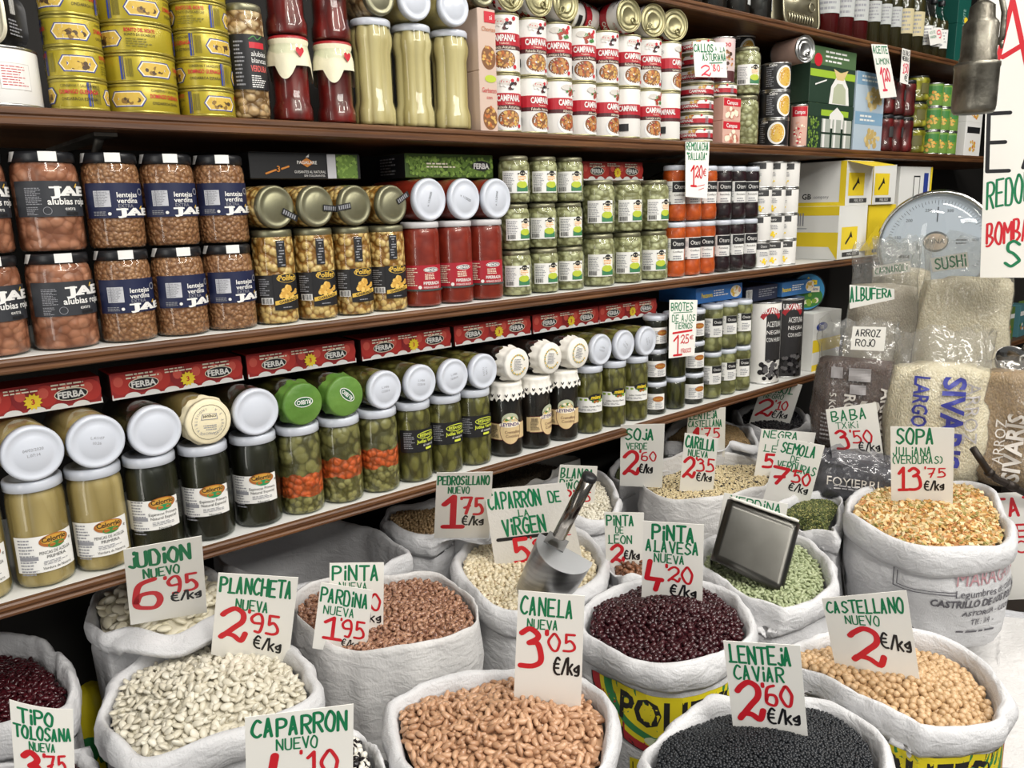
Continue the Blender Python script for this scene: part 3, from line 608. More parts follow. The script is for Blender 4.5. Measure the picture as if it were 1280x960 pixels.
def jae_mark(a, x, y, h):
    v, f, x0_, x1_ = txt('JAE', .05); k = h/.7; q = .056/((x1_-x0_)*k); a.add([(x+(px-(x0_+x1_)/2)*k*q, y+py*k) for px, py in v], f, WHITE)
    for d0, d1, yy in ((-.029, -.013, h), (-.012, -.003, 0), (.001, .009, 0), (.010, .029, 0), (.010, .015, h-.0022)): a.rect(x+d0, y+yy-.0006 if yy == 0 else y+h-.0024, x+d1, y+.0018 if yy == 0 else y+h, WHITE)
    a.stroke([(x+.008, y+h*.95), (x+.011, y+h*1.28)], .0022, GOLDP)
def art_rojas():
    a = Art(.012); a.lines(-.038, .066, -.017, .090, 10, INK); jae_mark(a, .022, .079, .0120); a.text('alubias rojas', .020, .0665, .0088, WHITE, bold=.02, wmax=.062); a.text('extra', .018, .0585, .0052, WHITE); a.ring(-.012, .058, .0055, .0007, INK); a.rect(.012, .052, .030, .056, BLACK)
    a.lines(-.038, .052, -.022, .064, 5, INK); return a
def art_verd():
    a = Art(.012); a.rect(-.036, .062, -.013, .085, mat('print_palegrey', '#c3c4c9', .5)); a.lines(-.035, .063, -.014, .084, 9, INK); a.text('lentejas', .011, .0755, .0072, WHITE, al='c', bold=.015); a.text('verdina', .0105, .067, .0072, WHITE, bold=.015); a.text('EXTRA', .007, .0605, .005, INK)
    jae_mark(a, .022, .0495, .0098); a.ring(.033, .083, .0052, .0014, INK); a.ell(-.016, .052, .0024, .0024, WHITE, 10); a.lines(-.038, .049, -.018, .056, 3, INK); return a
def torn(t, H, R):
    """scraps of a white paper seal over the black lid"""
    q = R*.955
    for a0, a1, s in ((-.05, .50, 0), (-1.25, -1.0, .2), (2.6, 3.0, .1)):
        v = [(q*math.sin(a0+(a1-a0)*i/6+sk_), -q*math.cos(a0+(a1-a0)*i/6+sk_), z) for z, sk_ in ((H-.0135, 0), (H-.0005, s)) for i in range(7)]
        MB().add(v, [(i, i+1, 8+i, 7+i) for i in range(6)], WHITE).build('torn_paper_seal', kid(t, 'screw_lid'))
GREYL = mat('label_slate', '#2e3035', .5); BLUEL = mat('label_navy', '#151d40', .5)
k_roj = Kind(lambda: jar('red_bean_jar', 'jar', .139, .0445, LIDB, C_RED, STD, .94, .015, .92, contname='red_beans', lab=(.36, .71, -.95, 1.35, GREYL), a=.28, art=art_rojas(), extra=torn))
k_ver = Kind(lambda: jar('lentil_jar', 'jar', .139, .0408, LIDB, C_LEN, STD, .94, .015, .92, contname='cooked_lentils', lab=(.33, .69, -.95, 1.35, BLUEL), a=.30, art=art_verd(), extra=torn))
for j in range(2):
    up = 'upper' if j else 'lower'; z = B2+.140*j
    k_roj.put((.160, .058, z), f'{up} slate labelled red bean jar cut by the frame', (0, 0, vz(.16, .05)), 'red bean jars')
    k_roj.put((.252, .058, z), f'{up} slate labelled red bean jar standing beside the navy lentil jars', (0, 0, vz(.252, .0-.04*j)), 'red bean jars')
    for i, x in enumerate((.339, .4205, .502)):
        k_ver.put((x, .054, z), f'{up} navy labelled lentil jar, {ORD[i]} from the red bean jars', (0, 0, vz(x, -.05+random.uniform(-.06, .06)+(.1 if j == 0 and i else 0))), 'lentil jars')
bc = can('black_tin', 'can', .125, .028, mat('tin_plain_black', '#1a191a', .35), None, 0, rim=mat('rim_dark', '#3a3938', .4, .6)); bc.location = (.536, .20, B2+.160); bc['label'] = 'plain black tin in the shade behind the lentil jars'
bl = carton('brown_carton', 'box', .09, .16, .158, mat('carton_dark_brown', '#3a322a', .6)); bl.location = (.540, .20, B2); bl['label'] = 'dark brown box behind the lentil jars carrying the black tin'  # card in one even dark brown
def art_pol():
    a = Art(.012); f = [mat('print_chick', '#e5bd62', .5), mat('print_chick2', '#cf9f45', .5)]
    a.lines(-.036, .050, -.017, .080, 8, INK); a.rect(-.034, .036, -.013, .047, WHITE); a.bars(-.033, .037, -.014, .046, BLACK)
    a.rect(-.011, .0255, .036, .086, BLACK); a.ell(.014, .079, .019, .0075, GOLDP, 20, r0=.92); a.text('Polifer', .014, .0755, .0088, GOLDP, bold=.025, wmax=.032)
    a.blob(.014, .055, .016, .010, f, 26, .24); a.poly([(-.010, .034), (.036, .042), (.036, .049), (-.010, .041)], GOLDP); a.text('GARBANZO', .014, .0392, .0045, BLACK, rot=.16, bold=.02); a.lines(.002, .028, .024, .0315, 1, INK); return a
def seal(t, H, R):
    a = Art(.008); wd = .0075; a.rect(-wd, H-.062, wd, H-.018, BLACK)
    for k in range(9): a.rect(random.uniform(-.006, .0), H-.06+k*.0048, random.uniform(.001, .006), H-.058+k*.0048, INK)
    mb = MB(); a.onto(mb, on_cyl(R*.995, .45), .0006); mb.build('black_seal_strip', t)
def seal_lid(t, H, R):
    a = Art(); a.rect(.012, -.007, .044, .004, BLACK)
    for k in range(6): a.rect(.014+.0045*k, -.005, .0165+.0045*k, .002, INK)
    mb = MB(); a.onto(mb, on_top(H), .0006); mb.build('black_seal_strip', kid(t, 'screw_lid'))
k_pol = Kind(lambda: jar('chickpea_jar', 'jar', .160, .0365, LIDG, C_CHI, TALL, .93, .013, .93, contname='chickpeas', lab=(.235, .53, -1.2, 1.15, BLACK), a=.28, art=art_pol(), extra=seal))
k_poll = Kind(lambda: jar('chickpea_jar', 'jar', .155, .0366, LIDG, C_CHI, TALL, .96, .013, .93, contname='chickpeas', extra=seal_lid))
for i, x in enumerate((.582, .658, .733, .807)):
    k_pol.put((x, .052, B2), f'standing gold lidded chickpea jar, {ORD[i]} from the lentil jars', (0, 0, vz(x, -.1+random.uniform(-.06, .08))), 'standing chickpea jars')
for i, (x, ro) in enumerate(zip((.580, .6535, .729, .805), (.45, .1, 3.0, -.5))):
    k_poll.put((x-.026, .166, B2+.160+.0370), f'chickpea jar lying with gold lid to the front, {ORD[i]} from the lentil jars', (PI/2, ro, .16), 'lying chickpea jars')
def art_pip():
    a = Art(.012); a.ell(.014, .073, .016, .0048, WHITE); a.ell(.014, .073, .015, .004, mat('print_slate', '#3b3338', .5)); a.text('MENDIA', .014, .0705, .005, WHITE, bold=.03, wmax=.026); a.lines(-.036, .042, -.012, .078, 10, CREAM); a.lines(.000, .054, .028, .066, 4, CREAM)
    a.text('PIPERRADA', .014, .0445, .0062, WHITE, bold=.02, wmax=.034); a.text('PIPERADE BASQUE', .014, .0375, .0038, WHITE, wmax=.034); a.ell(-.010, .040, .0035, .0035, WHITE, 10); return a
def pipband(t, H, R): 
    a = Art(.008); a.rect(-.045, .0325, .050, .0360, mat('print_slategreen', '#3c4a47', .5)); mb = MB(); a.onto(mb, on_cyl(R, .25), .0007); mb.build('label_band', kid(t, 'printed_label'))
k_pip = Kind(lambda: jar('red_pepper_jar', 'jar', .164, .0385, mat('lid_dull_white', '#c9c7c8', .4), C_PIP, TALL, .97, .012, .95, contname='red_pepper_sauce', lab=(.215, .50, -1.15, 1.3, mat('label_crimson', '#a81f2d', .45)), a=.25, art=art_pip(), extra=pipband))
def pdate():
    a = Art(); a.text('v. 11/2020', 0, 0, .0048, BLACK, rot=1.2); return a
k_pipl = Kind(lambda: jar('red_pepper_jar', 'jar', .158, .0402, LIDW, C_PIP, TALL, .985, .013, .95, contname='red_pepper_sauce', lidart=pdate()))
for i, x in enumerate((.886, .966, 1.045)):
    k_pip.put((x, .053, B2), f'standing red pepper jar, {ORD[i]} from the chickpea jars', (0, 0, vz(x, -.15+random.uniform(-.06, .06))), 'standing red pepper jars')
for i, (x, ro) in enumerate(zip((.889, .972, 1.053), (0, 1.6, -.2))):
    k_pipl.put((x-.017, .170, B2+.164+.0407), f'lying red pepper jar with white lid, {ORD[i]} from the chickpea lids', (PI/2, ro, .10), 'lying red pepper jars')
# pea cartons on top
def art_peas(W, H, a=None, x0=None, x1=None, n=150):
    a = a or Art(); ms = [mat('pea_a', '#6f8f35', .5), mat('pea_b', '#86a648', .5), mat('pea_c', '#62822f', .5)]; x0 = -W/2 if x0 is None else x0; x1 = W/2 if x1 is None else x1
    for k in range(n): a.ell(random.uniform(x0+.004, x1-.004), random.uniform(.004, H-.004),   .0034, .0034, ms[k*3//n], 7)
    return a
pa = art_peas(.218, .043, n=330); pa.lines(-.06, .018, .01, .030, 2, CREAM); pa.ell(.076, .024, .024, .010, BLACK); pa.text('FERBA', .076, .0185, .0105, WHITE, bold=.035, wmax=.040)
pc = carton('pea_carton', 'carton', .218, .10, .045, mat('carton_pea_green', '#40591f', .45), pa, la=Art().rect(-.05, 0, .05, .045, BLACK).lines(-.04, .006, .02, .04, 6, INK)); pc.location = (.980, .12, B2+.2475); pc['label'] = 'green pea carton lying on the red pepper jars'
pb = Art(); pb.rect(.055, .001, .100, .043, mat('carton_pea_green', '#40591f', .45)); art_peas(.21, .044, pb, .055, .100, 160); pb.rect(.038, .001, .055, .043, mat('print_palegrey', '#c3c4c9', .5)); OR = mat('print_orange', '#d98a32', .5)
pb.poly([(-.015, .028), (-.001, .020), (.013, .028), (-.001, .036)], OR); pb.text('PAGALARE', -.001, .0255, .0055, WHITE, bold=.02, wmax=.04); pb.poly([(-.003, .037), (.004, .043), (.003, .037)], WHITE); pb.text('3', -.055, .012, .010, OR, bold=.02); pb.stroke([(-.078, .009), (-.060, .015)], .003, OR); pb.stroke([(-.049, .017), (-.036, .021)], .003, OR)
pb.text('GUISANTES AL NATURAL', .004, .010, .0045, WHITE, wmax=.06); pb.text('SIN COLORANTES', .012, .004, .0035, WHITE, wmax=.04)
pl = carton('black_pea_carton', 'carton', .212, .10, .044, mat('carton_black', '#18181a', .4), pb); pl.location = (.668, .12, B2+.2445); pl['label'] = 'black pea carton with an orange badge lying on the chickpea jars'
# broad beans, small and large
def art_hab(s=1.):
    a = Art(.01); h = .03*s; a.lines(-.028*s, .034*s, -.004*s, .062*s, 8, INK); a.bars(-.027*s, .024*s, -.010*s, .033*s, BLACK); q = lambda x, y, rx, ry, m: a.ell(x*s, y*s, rx*s, ry*s, m)
    a.rect(.0, .024*s, .026*s, .036*s, mat('print_field', '#3c7a52', .5)); q(.012, .038, .012, .007, mat('print_lime2', '#b5c43a', .5)); q(.013, .053, .011, .009, CREAM); q(.013, .061, .0065, .0055, BLACK); a.rect(.002*s, .058*s, .024*s, .061*s, BLACK); a.lines(.004*s, .046*s, .022*s, .056*s, 3, OR); return a
k_hs = Kind(lambda: jar('broad_bean_jar', 'jar', .0965, .0345, LIDG, C_HAB, STD, .88, .010, .93, contname='broad_beans', lab=(.22, .68, -.75, .95, WHITE), a=.15, art=art_hab()))
for i, x in enumerate((1.128, 1.208, 1.288)):
    for j in range(3): k_hs.put((x, .05+(.004 if j == 1 else 0), B2+.0972*j), f'small broad bean jar, {("bottom", "middle", "top")[j]} layer, {ORD[i]} column from the red pepper jars', (0, 0, vz(x, .1+random.uniform(-.12, .2))), 'small broad bean jars')
k_hl = Kind(lambda: jar('large_broad_bean_jar', 'jar', .121, .040, LIDG, C_HAB, STD, .86, .011, .93, contname='broad_beans', lab=(.20, .62, -.72, .85, WHITE), a=.12, art=art_hab(1.12)))
for i, x in enumerate((1.388, 1.486, 1.584)):
    for j in range(2): k_hl.put((x, .055, B2+.122*j), f'large broad bean jar, {("lower", "upper")[j]} layer, {ORD[i]} from the small bean jars', (0, 0, vz(x, .1+.15*i*j)), 'large broad bean jars')
    k_hl.put((x-.048, .150, B2), f'large broad bean jar in the row behind, {ORD[i]} from the small bean jars', (0, 0, 0), 'large broad bean jars behind')
k_fer.put((1.478, .125, B2+.2445), 'red pepper carton lying on the large broad bean jars', (0, 0, 0), 'red pepper cartons')
def art_ot(w):
    a = Art(.01); a.rect(-.006, .073, .037, .0985, BLACK); a.text('Otero', .014, .081, .011, WHITE, wmax=.030); a.lines(-.028, .044, -.006, .090, 10, INK); a.bars(-.028, .042, -.008, .05, BLACK); a.text(w, .012, .064, .0048, BLACK, wmax=.026); a.lines(.0, .046, .026, .058, 2, INK); return a
for nm, cn, cm, xs, wd, adj, after in (('marmalade_jar', 'orange_preserve', C_ORG, (1.658, 1.722, 1.785), 'Confitura', 'orange preserve jar', 'the large broad bean jars'), ('dark_preserve_jar', 'dark_preserve', C_BEET, (1.853, 1.916, 1.979), 'Remolacha', 'dark purple beet jar', 'the orange preserve jars')):
    k = Kind(lambda: jar(nm, 'jar', .139, .0312, LIDW, cm, POT, .93, .013, .93, contname=cn, lab=(.32, .72, -1.0, 1.2, WHITE), a=.15, art=art_ot(wd)))
    for i, x in enumerate(xs):
        for j in range(2): k.put((x, .047, B2+.140*j), f'{("lower", "upper")[j]} {adj}, {ORD[i]} from {after}', (0, 0, vz(x, random.uniform(-.3, .15))), adj+'s in two layers')
def art_corn():
    a = Art(.01); a.rect(-.034, .052, .036, .0685, mat('print_darkgrey', '#3c3c3c', .5)); a.text('Otero', .008, .057, .007, WHITE, wmax=.02); a.blob(.010, .018, .012, .007, [GOLDP, YELL], 14, .28); a.lines(-.004, .032, .024, .046, 3, INK); a.lines(-.03, .012, -.012, .046, 8, INK); return a
k_cw = Kind(lambda: can('sweetcorn_can', 'can', .0735, .0338, mat('tin_white', '#e4e2dd', .35), art_corn(), .1, rim=SILVER))
for i, x in enumerate((2.040, 2.110, 2.180)):
    for j in range(4): k_cw.put((x, .05, B2+.0737*j), f'small white sweetcorn can, {LV[j]} layer, {ORD[i]} column from the beet jars', (0, 0, vz(x, random.uniform(-.9, .3))), 'white sweetcorn cans')
# yellow and white cartons at the end of the middle shelf
CW = mat('carton_white', '#e4e4e0', .5); CY = mat('carton_yellow', '#ecd02e', .45)
def gb_front(kind, w, h):
    a = Art()
    if kind == 0:
        a.rect(-w/2, 0, w/2, .012, CY); a.rect(w/2-.02, 0, w/2, h, CY); a.text('GB', .035, .022, .017, BLACK, bold=.02); a.text('company', .085, .024, .010, INK); a.lines(-w/2+.02, .022, .015, .032, 1, INK); a.ell(-w/2+.03, h-.04, .03, .012, mat('print_slate', '#3b3338', .5)); a.text('or', -w/2+.03, .055, .012, BLACK)
    elif kind == 1:
        a.rect(-w/2, h-.028, w/2, h, CY); a.rect(-w/2, .040, w/2, .085, CY); a.bars(-w/2+.03, .105, .05, .145, INK, 22); a.lines(-w/2+.02, .094, .08, .099, 1, INK); a.poly([(w/2-.03, .04), (w/2, .04), (w/2, 0)], CY)
    elif kind == 2:
        a.rect(-w/2, 0, w/2, .022, CY); a.rect(w/2-.05, 0, w/2, h*.62, CY); a.text('L', w/2-.03, .04, .03, BLACK)
    else:
        a.rect(w/2-.025, 0, w/2, h, CY); a.rect(-w*.2, .04, -w*.05, h*.8, BLACK); a.rect(-w*.18, .044, -w*.07, h*.78, CW); a.text('RICE & PASTA', -w*.10, .05, .014, BLACK, rot=PI/2, wmax=h*.6); a.rect(w*.12, .03, w*.26, h*.9, BLUEP); a.text('Gallina Blanca', w*.22, .035, .016, CW, rot=PI/2, wmax=h*.75)
    return a
def gb_side(kind):
    a = Art(); a.rect(-.07, .03, .03, .10, CY); a.stroke([(-.04, .05), (-.01, .075)], .008, BLACK); a.poly([(-.01, .088), (.0, .066), (-.022, .07)], BLACK); a.rect(-.06, .008, .05, .022, mat('print_darkgrey', '#3c3c3c', .5)); a.text('MAIL BOX', 0, .011, .009, CW); return a
for kind, x, y, z, w_, d_, h_, lb in ((1, 2.49, .165, B2, .18, .33, .165, 'yellow and white carton with a barcode at the shelf end, carrying another'), (0, 2.515, .165, B2+.1655, .17, .33, .136, 'white carton with yellow edge on top of the barcoded carton'), (2, 2.735, .19, B2, .19, .33, .165, 'yellow carton standing beyond the barcoded carton'), (3, 2.715, .18, B2+.1655, .16, .33, .128, 'grey white carton with small yellow flap on the yellow carton')):
    t = carton('opened_carton', 'carton', w_, d_, h_, CW, gb_side(kind), la=gb_front(kind, d_, h_), base=CW if kind != 2 else CY); t.location = (x, y, z); t['label'] = lb; t['group'] = 'yellow and white cartons'
    if kind < 2:
        e = -d_/2; MB().add([(-w_/2, e, h_), (w_/2, e, h_), (w_/2, e-.07, h_-.015), (-w_/2+.02, e-.07, h_-.02), (-w_/2, e, h_-.001), (w_/2, e, h_-.001), (w_/2, e-.07, h_-.016), (-w_/2+.02, e-.07, h_-.021)] if kind == 0 else [(w_/2-.04, e, .02), (w_/2, e, .02), (w_/2+.01, e-.05, .03), (w_/2-.03, e-.05, .10), (w_/2-.04, e+.001, .02), (w_/2, e+.001, .02), (w_/2+.01, e-.049, .03), (w_/2-.03, e-.049, .10)], [(0, 1, 2, 3), (7, 6, 5, 4), (0, 3, 7, 4), (1, 5, 6, 2), (3, 2, 6, 7)], CY, False).build('torn_flap', t)
def art_gal():
    a = Art(); a.rect(-.11, 0, -.08, .29, CW); a.rect(-.02, .08, .03, .26, BLACK); a.rect(-.015, .085, .025, .255, CW); a.text('RICE & PASTA', .012, .10, .016, BLACK, rot=PI/2, wmax=.14); a.rect(.06, .06, .095, .27, BLUEP); a.text('Gallina Blanca', .085, .07, .018, CW, rot=PI/2, wmax=.19); a.rect(.11, 0, .125, .29, CY); return a
t = carton('white_carton', 'box', .25, .30, .29, CW, art_gal()); t.location = (3.0-.02, .18, B2); t['label'] = 'tall white carton with a blue strip at the far shelf end'
def tub():
    t = thing('soup_tub', 'round blue and green tub standing on the yellow banded box', 'tub'); m = mat('tub_dark', '#26303a', .4); M = Matrix.Rotation(PI/2, 4, 'X')
    MB().lathe([(0, 0), (.050, 0), (.058, .055), (.062, .058), (.062, .062), (.058, .064), (0, .064)], m, 40).move(M).build('tub_body', t)
    a = Art(); a.ell(0, 0, .057, .057, mat('tub_sky', '#3f8fc4', .4), 32); a.ell(0, -.018, .052, .034, GREENP, 28); a.blob(0, -.022, .034, .018, [GREENP, CREAM, mat('print_leaf', '#86a83a', .5)], 18, .25); a.rect(-.040, -.002, .040, .016, CREAM); a.text('Crema de Verduras', 0, .004, .009, BLUEP, bold=.02, wmax=.07); a.poly([(-.03, .022), (.03, .022), (.03, .036), (.008, .038), (0, .048), (-.008, .038), (-.03, .036)], YELL); a.text('CARRETILLA', 0, .0255, .007, BLACK, wmax=.05)
    mb = MB(); a.onto(mb, on_top(.0642), .0002); mb.move(M).build('printed_lid', t); return t
t = tub(); t.location = (2.405, .13, B3+.186+.0625); t.rotation_euler = (0, 0, -.55)

# ================================================================ upper shelf
B1 = S1+.0005
TUNA = mat('tin_yellow', '#b3a22c', .38, .25, coat=.15); TUNAD = mat('print_olive', '#7d7420', .45); RIMY = mat('rim_yellow_gold', '#b3a650', .36, .7)
def art_tuna(R, v):
    a = Art(.012); ms = [mat('print_brown2', '#8a6a2c', .5), mat('print_dkbrown', '#4f3a22', .5), mat('print_ochre2', '#d2b04a', .5)]; c = 2*PI*R
    for o in (0, c/2):
        q = o-.01 if v % 2 else o+.012
        pts = [(-.027, .020), (-.020, .031), (.020, .031), (.027, .020), (.020, .009), (-.020, .009)]
        a.poly([(q+x, y) for x, y in pts], BLUEP); a.poly([(q+x*.94, .020+(y-.020)*.88) for x, y in pts], CREAM); a.poly([(q+x*.87, .020+(y-.020)*.78) for x, y in pts], mat('print_ochre2', '#d2b04a', .5)); a.blob(q, .0175, .017, .004, ms, 14, .2)
        q2 = q+.052
        if v in (0, 1): a.text('DOMINGO GUENAGA', q2+.005, .0215, .0056, RED, bold=.02, wmax=.05); a.text('ONDARROA ESPAÑA', q2+.005, .0125, .0042, BLACK, wmax=.046); a.text('CONSERVAS Y SALAZONES', q2+.005, .0305, .0036, BLACK, wmax=.046)
        else: a.text('BONITO DEL NORTE', q2, .029, .005, RED, bold=.02, wmax=.042); a.text('BONITO EN ESCABECHE', q2, .0235, .0034, BLACK, wmax=.042); a.lines(q2-.02, .008, q2+.02, .021, 4, TUNAD)
        a.rect(q-.050, .005, q-.047, .037, BLUEP); a.rect(q-.0455, .005, q-.0445, .037, BLUEP)
        a.bars(q-.042, .009, q-.032, .034, TUNAD, 7)
    return a
TL = ['bottom', 'second', 'third', 'fourth', 'top']
for s, (x, R, n, lb) in enumerate(((.311, .0375, 4, 'the stack beside the white can'), (.401, .0515, 4, 'the middle wide stack'), (.496, .0415, 5, 'the stack beside the white bean jar'))):
    ks = [Kind(lambda R=R, v=v: can('tuna_tin', 'tin', .0413, R, TUNA, art_tuna(R, v), 0, rim=RIMY)) for v in range(3)]
    for j in range(n):
        ks[(s+j*2) % 3].put((x, .012+R, B1+.0416*j), f'yellow tuna tin, {"fourth from bottom" if (n == 5 and j == 3) else ("top" if j == n-1 else TL[j])} of {lb}', (0, 0, vz(x, [1.3, -.2, .25, -1.1, .5][(j+s) % 5])), 'stacked yellow tuna tins')
def art_wc():
    a = Art(.01); a.rect(.0, .022, .040, .056, mat('label_rim', '#c8c3bf', .5)); a.rect(.0008, .0228, .0392, .0552, WHITE); a.lines(.003, .026, .036, .053, 8, RED, .3); return a
t = can('white_can', 'can', .078, .052, WHITE, art_wc(), -.10, rim=SILVER); t.location = (.214, .066, B1); t['label'] = 'white can with a small red printed panel beside the tuna tins'
def pate():
    t = thing('oval_tin', 'cream lidded tin standing on edge on the white can', 'tin')
    def rr(w, h, r, y):
        o = []
        for cx, cz, a0 in ((w/2-r, h-r, 0), (-w/2+r, h-r, PI/2), (-w/2+r, r, PI), (w/2-r, r, 1.5*PI)):
            for k in range(9): a = a0+PI/2*k/8; o.append((cx+r*math.cos(a), y, cz+r*math.sin(a)))
        return o
    def loop(secs, m, nm):
        mb = MB(); n = 36; v = sum(secs, []); f = [(i*n+k, i*n+(k+1) % n, (i+1)*n+(k+1) % n, (i+1)*n+k) for i in range(len(secs)-1) for k in range(n)]; f += [tuple(range(n)), tuple(range((len(secs)-1)*n, len(secs)*n))[::-1]]
        mb.add(v, f, m); return mb
    sh = lambda L, d: [(x, y, z+d) for x, y, z in L]
    loop([rr(.094, .070, .022, -.02), rr(.094, .070, .022, .026)], mat('tin_label_black', '#232325', .4), 'b').build('tin_body', t)
    mb = loop([rr(.098, .0735, .024, -.021), rr(.098, .0735, .024, -.026), sh(rr(.092, .068, .022, -.026), .002), sh(rr(.090, .066, .021, -.0225), .003), sh(rr(.074, .052, .016, -.0225), .010), sh(rr(.072, .050, .015, -.0235), .011)], mat('lid_cream', '#ded7bd', .35, .2), 'l'); mb.v = [(x, y, z-.0015) for x, y, z in mb.v]; mb.build('cream_lid', t)
    a = Art(); a.bars(-.008, .040, .002, .062, WHITE); a.lines(-.014, .012, .012, .034, 5, INK); mb = MB(); a.onto(mb, on_right(.047)); mb.build('printed_side', t); return t
t = pate(); t.location = (.205, .062, B1+.0795); t.rotation_euler = (0, 0, -.75)
C_ALU = cells('white_beans_with_vegetables', '#d8b88e', '#c99f72', '#7b5a37', 62, (1, 1, 1.3), (.42, .62), .9, [(.052, '#dcc09a', '#cba67c', 60, '#84603c')])
def art_alu():
    a = Art(.01); a.stroke(_smooth([(-.004, .121), (.004, .126), (.010, .121), (.018, .127)]), .0015, GREENP); a.rect(-.004, .108, .022, .117, RED); a.text('alubias', .011, .096, .008, WHITE, wmax=.026); a.text('blancas', .011, .086, .008, WHITE, wmax=.026); a.text('VERDURA', .010, .073, .009, mat('print_salmon', '#d9605a', .5), bold=.02, wmax=.028); a.lines(-.004, .048, .020, .068, 6, WHITE); a.lines(-.028, .05, -.012, .12, 12, INK); return a
t = jar('white_bean_jar', 'jar', .176, .0315, LIDG, C_ALU, TALL, .90, .013, .93, contname='white_beans', lab=(.26, .73, -1.2, 1.2, BLACK), a=.2, art=art_alu()); t.location = (.566, .05, B1); t.rotation_euler = (0, 0, vz(.566, .1)); t['label'] = 'black labelled white bean jar between tuna tins and red pepper jars'
C_PIQ = cells('red_peppers', '#7d1a16', '#6b1412', '#4d0d0c', 42, (1, 1, .5), (.25, .8), .35, rough=.3)
def heart(t, H, R):
    a = Art(.008); hp = [(.0, -.006), (.008, .003), (.007, .008), (.003, .009), (0, .006), (-.003, .009), (-.007, .008), (-.008, .003)]
    a.poly([(x*.9, H-.027+y) for x, y in hp], RED); mb = MB(); a.onto(mb, on_cyl(R*1.085, .45), .001); mb.build('heart_sticker', kid(t, 'paper_collar'))
def rcap(t, H, R):
    def fn(a, r, z):
        k = max(0, (H-.012-z)/.034); return (r*(1+.05*k*math.sin(6*a)), z-(.022*k*max(0, math.sin(3*a+.8))))
    MB().lathe([(R*1.06, H-.046), (R*1.04, H-.030), (R*.94, H-.016), (R*.91, H-.012), (R*.96, H-.006), (R*.94, H-.002)], mat('bonnet_ivory', '#e6e0c3', .6, bump=.25, bs=80), 72, True, fn).build('paper_collar', t)
    MB().lathe([(R*.95, H-.004), (R*.95, H-.001), (R*.9, H+.001), (0, H+.001)], mat('lid_red', '#a3262a', .4), 40).build('screw_lid', t); heart(t, H, R)
k_piq = Kind(lambda: jar('roast_pepper_jar', 'jar', .134, .0345, LIDG, C_PIQ, WAIST, .9, .012, .95, contname='red_peppers', cap=rcap))
for i, x in enumerate((.640, .722)):
    k_piq.put((x, .05, B1), f'lower deep red pepper jar with ivory paper collar, beside the {("white bean jar", "asparagus jars")[i]}', (0, 0, vz(x, .05+.2*i)), 'deep red pepper jars')
    k_piq.put((x, .05, B1+.1358), f'upper deep red pepper jar, stacked {("beside the white bean jar", "beside the asparagus")[i]}', (0, 0, .4*i), 'deep red pepper jars')
C_ASP = cells('white_asparagus', '#d3c292', '#c5b27e', '#a8955f', 30, (1, 1, .06), (.3, .8), .25)
k_asp = Kind(lambda: jar('asparagus_jar', 'jar', .182, .0395, LIDW, C_ASP, WAIST, .91, .013, .95, contname='white_asparagus', flute=8, fd=.16))
for i, x in enumerate((.802, .888, .974)):
    k_asp.put((x, .053, B1), f'waisted white asparagus jar, {ORD[i]} from the red pepper jars', (0, 0, i*1.1), 'standing asparagus jars')
k_lg = Kind(lambda: jar('bean_jar', 'jar', .13, .030, LIDG, C_ALU, STD, .97, .013, .93, contname='white_beans'))
k_lg.put((.800, .14, B1+.1825+.030), 'gold lidded jar lying above the first asparagus jar', (PI/2, 0, 0))
k_lw = Kind(lambda: jar('lying_asparagus_jar', 'jar', .14, .034, LIDW, C_ASP, STD, .99, .013, .93, contname='white_asparagus'))
for i, x in enumerate((.872, .958)): k_lw.put((x, .147, B1+.1825+.0345), f'white lidded jar lying above the {("middle", "last")[i]} asparagus jar', (PI/2, 0, 0), 'white lids above the asparagus')
k_lg.put((1.030, .14, B1+.226+.030), 'gold lidded jar lying above the chickpea stew cartons', (PI/2, 1, 0))
# stew cartons and cans
FOOD = [mat('food_brown', '#7d5230', .5), mat('food_orange', '#b5652f', .5), mat('food_tan', '#bd8a4e', .5), mat('food_yellow', '#d3ab5c', .5)]
def art_gar(v):
    a = Art(); a.rect(-.0215, .0, .0215, .112, mat('carton_blush', '#cbb3a4', .5)); a.ell(.003, .024, .018, .022, FOOD[0]); a.blob(.003, .026, .014, .020, FOOD, 34, .22)
    if v: a.rect(-.006, .088, .021, .108, RED); a.text('si', .010, .094, .009, WHITE); a.text('Chorizo', .004, .072, .008, FOOD[1], wmax=.034)
    else: a.ell(.006, .098, .014, .007, mat('print_lime2', '#b5c43a', .5)); a.text('Garbanzo', .002, .072, .009, RED, wmax=.036); a.text('con', .002, .060, .007, RED)
    return a
for v in (0, 1):
    t = carton('stew_carton', 'carton', .044, .09, .112, mat('carton_blush', '#cbb3a4', .5), art_gar(v)); t.location = (1.038, .06, B1+.1125*v); t['label'] = f'{("lower", "upper")[v]} slim blush stew carton beside the first stew can'; t['group'] = 'slim stew cartons'
CANW = mat('tin_white', '#e4e2dd', .35)
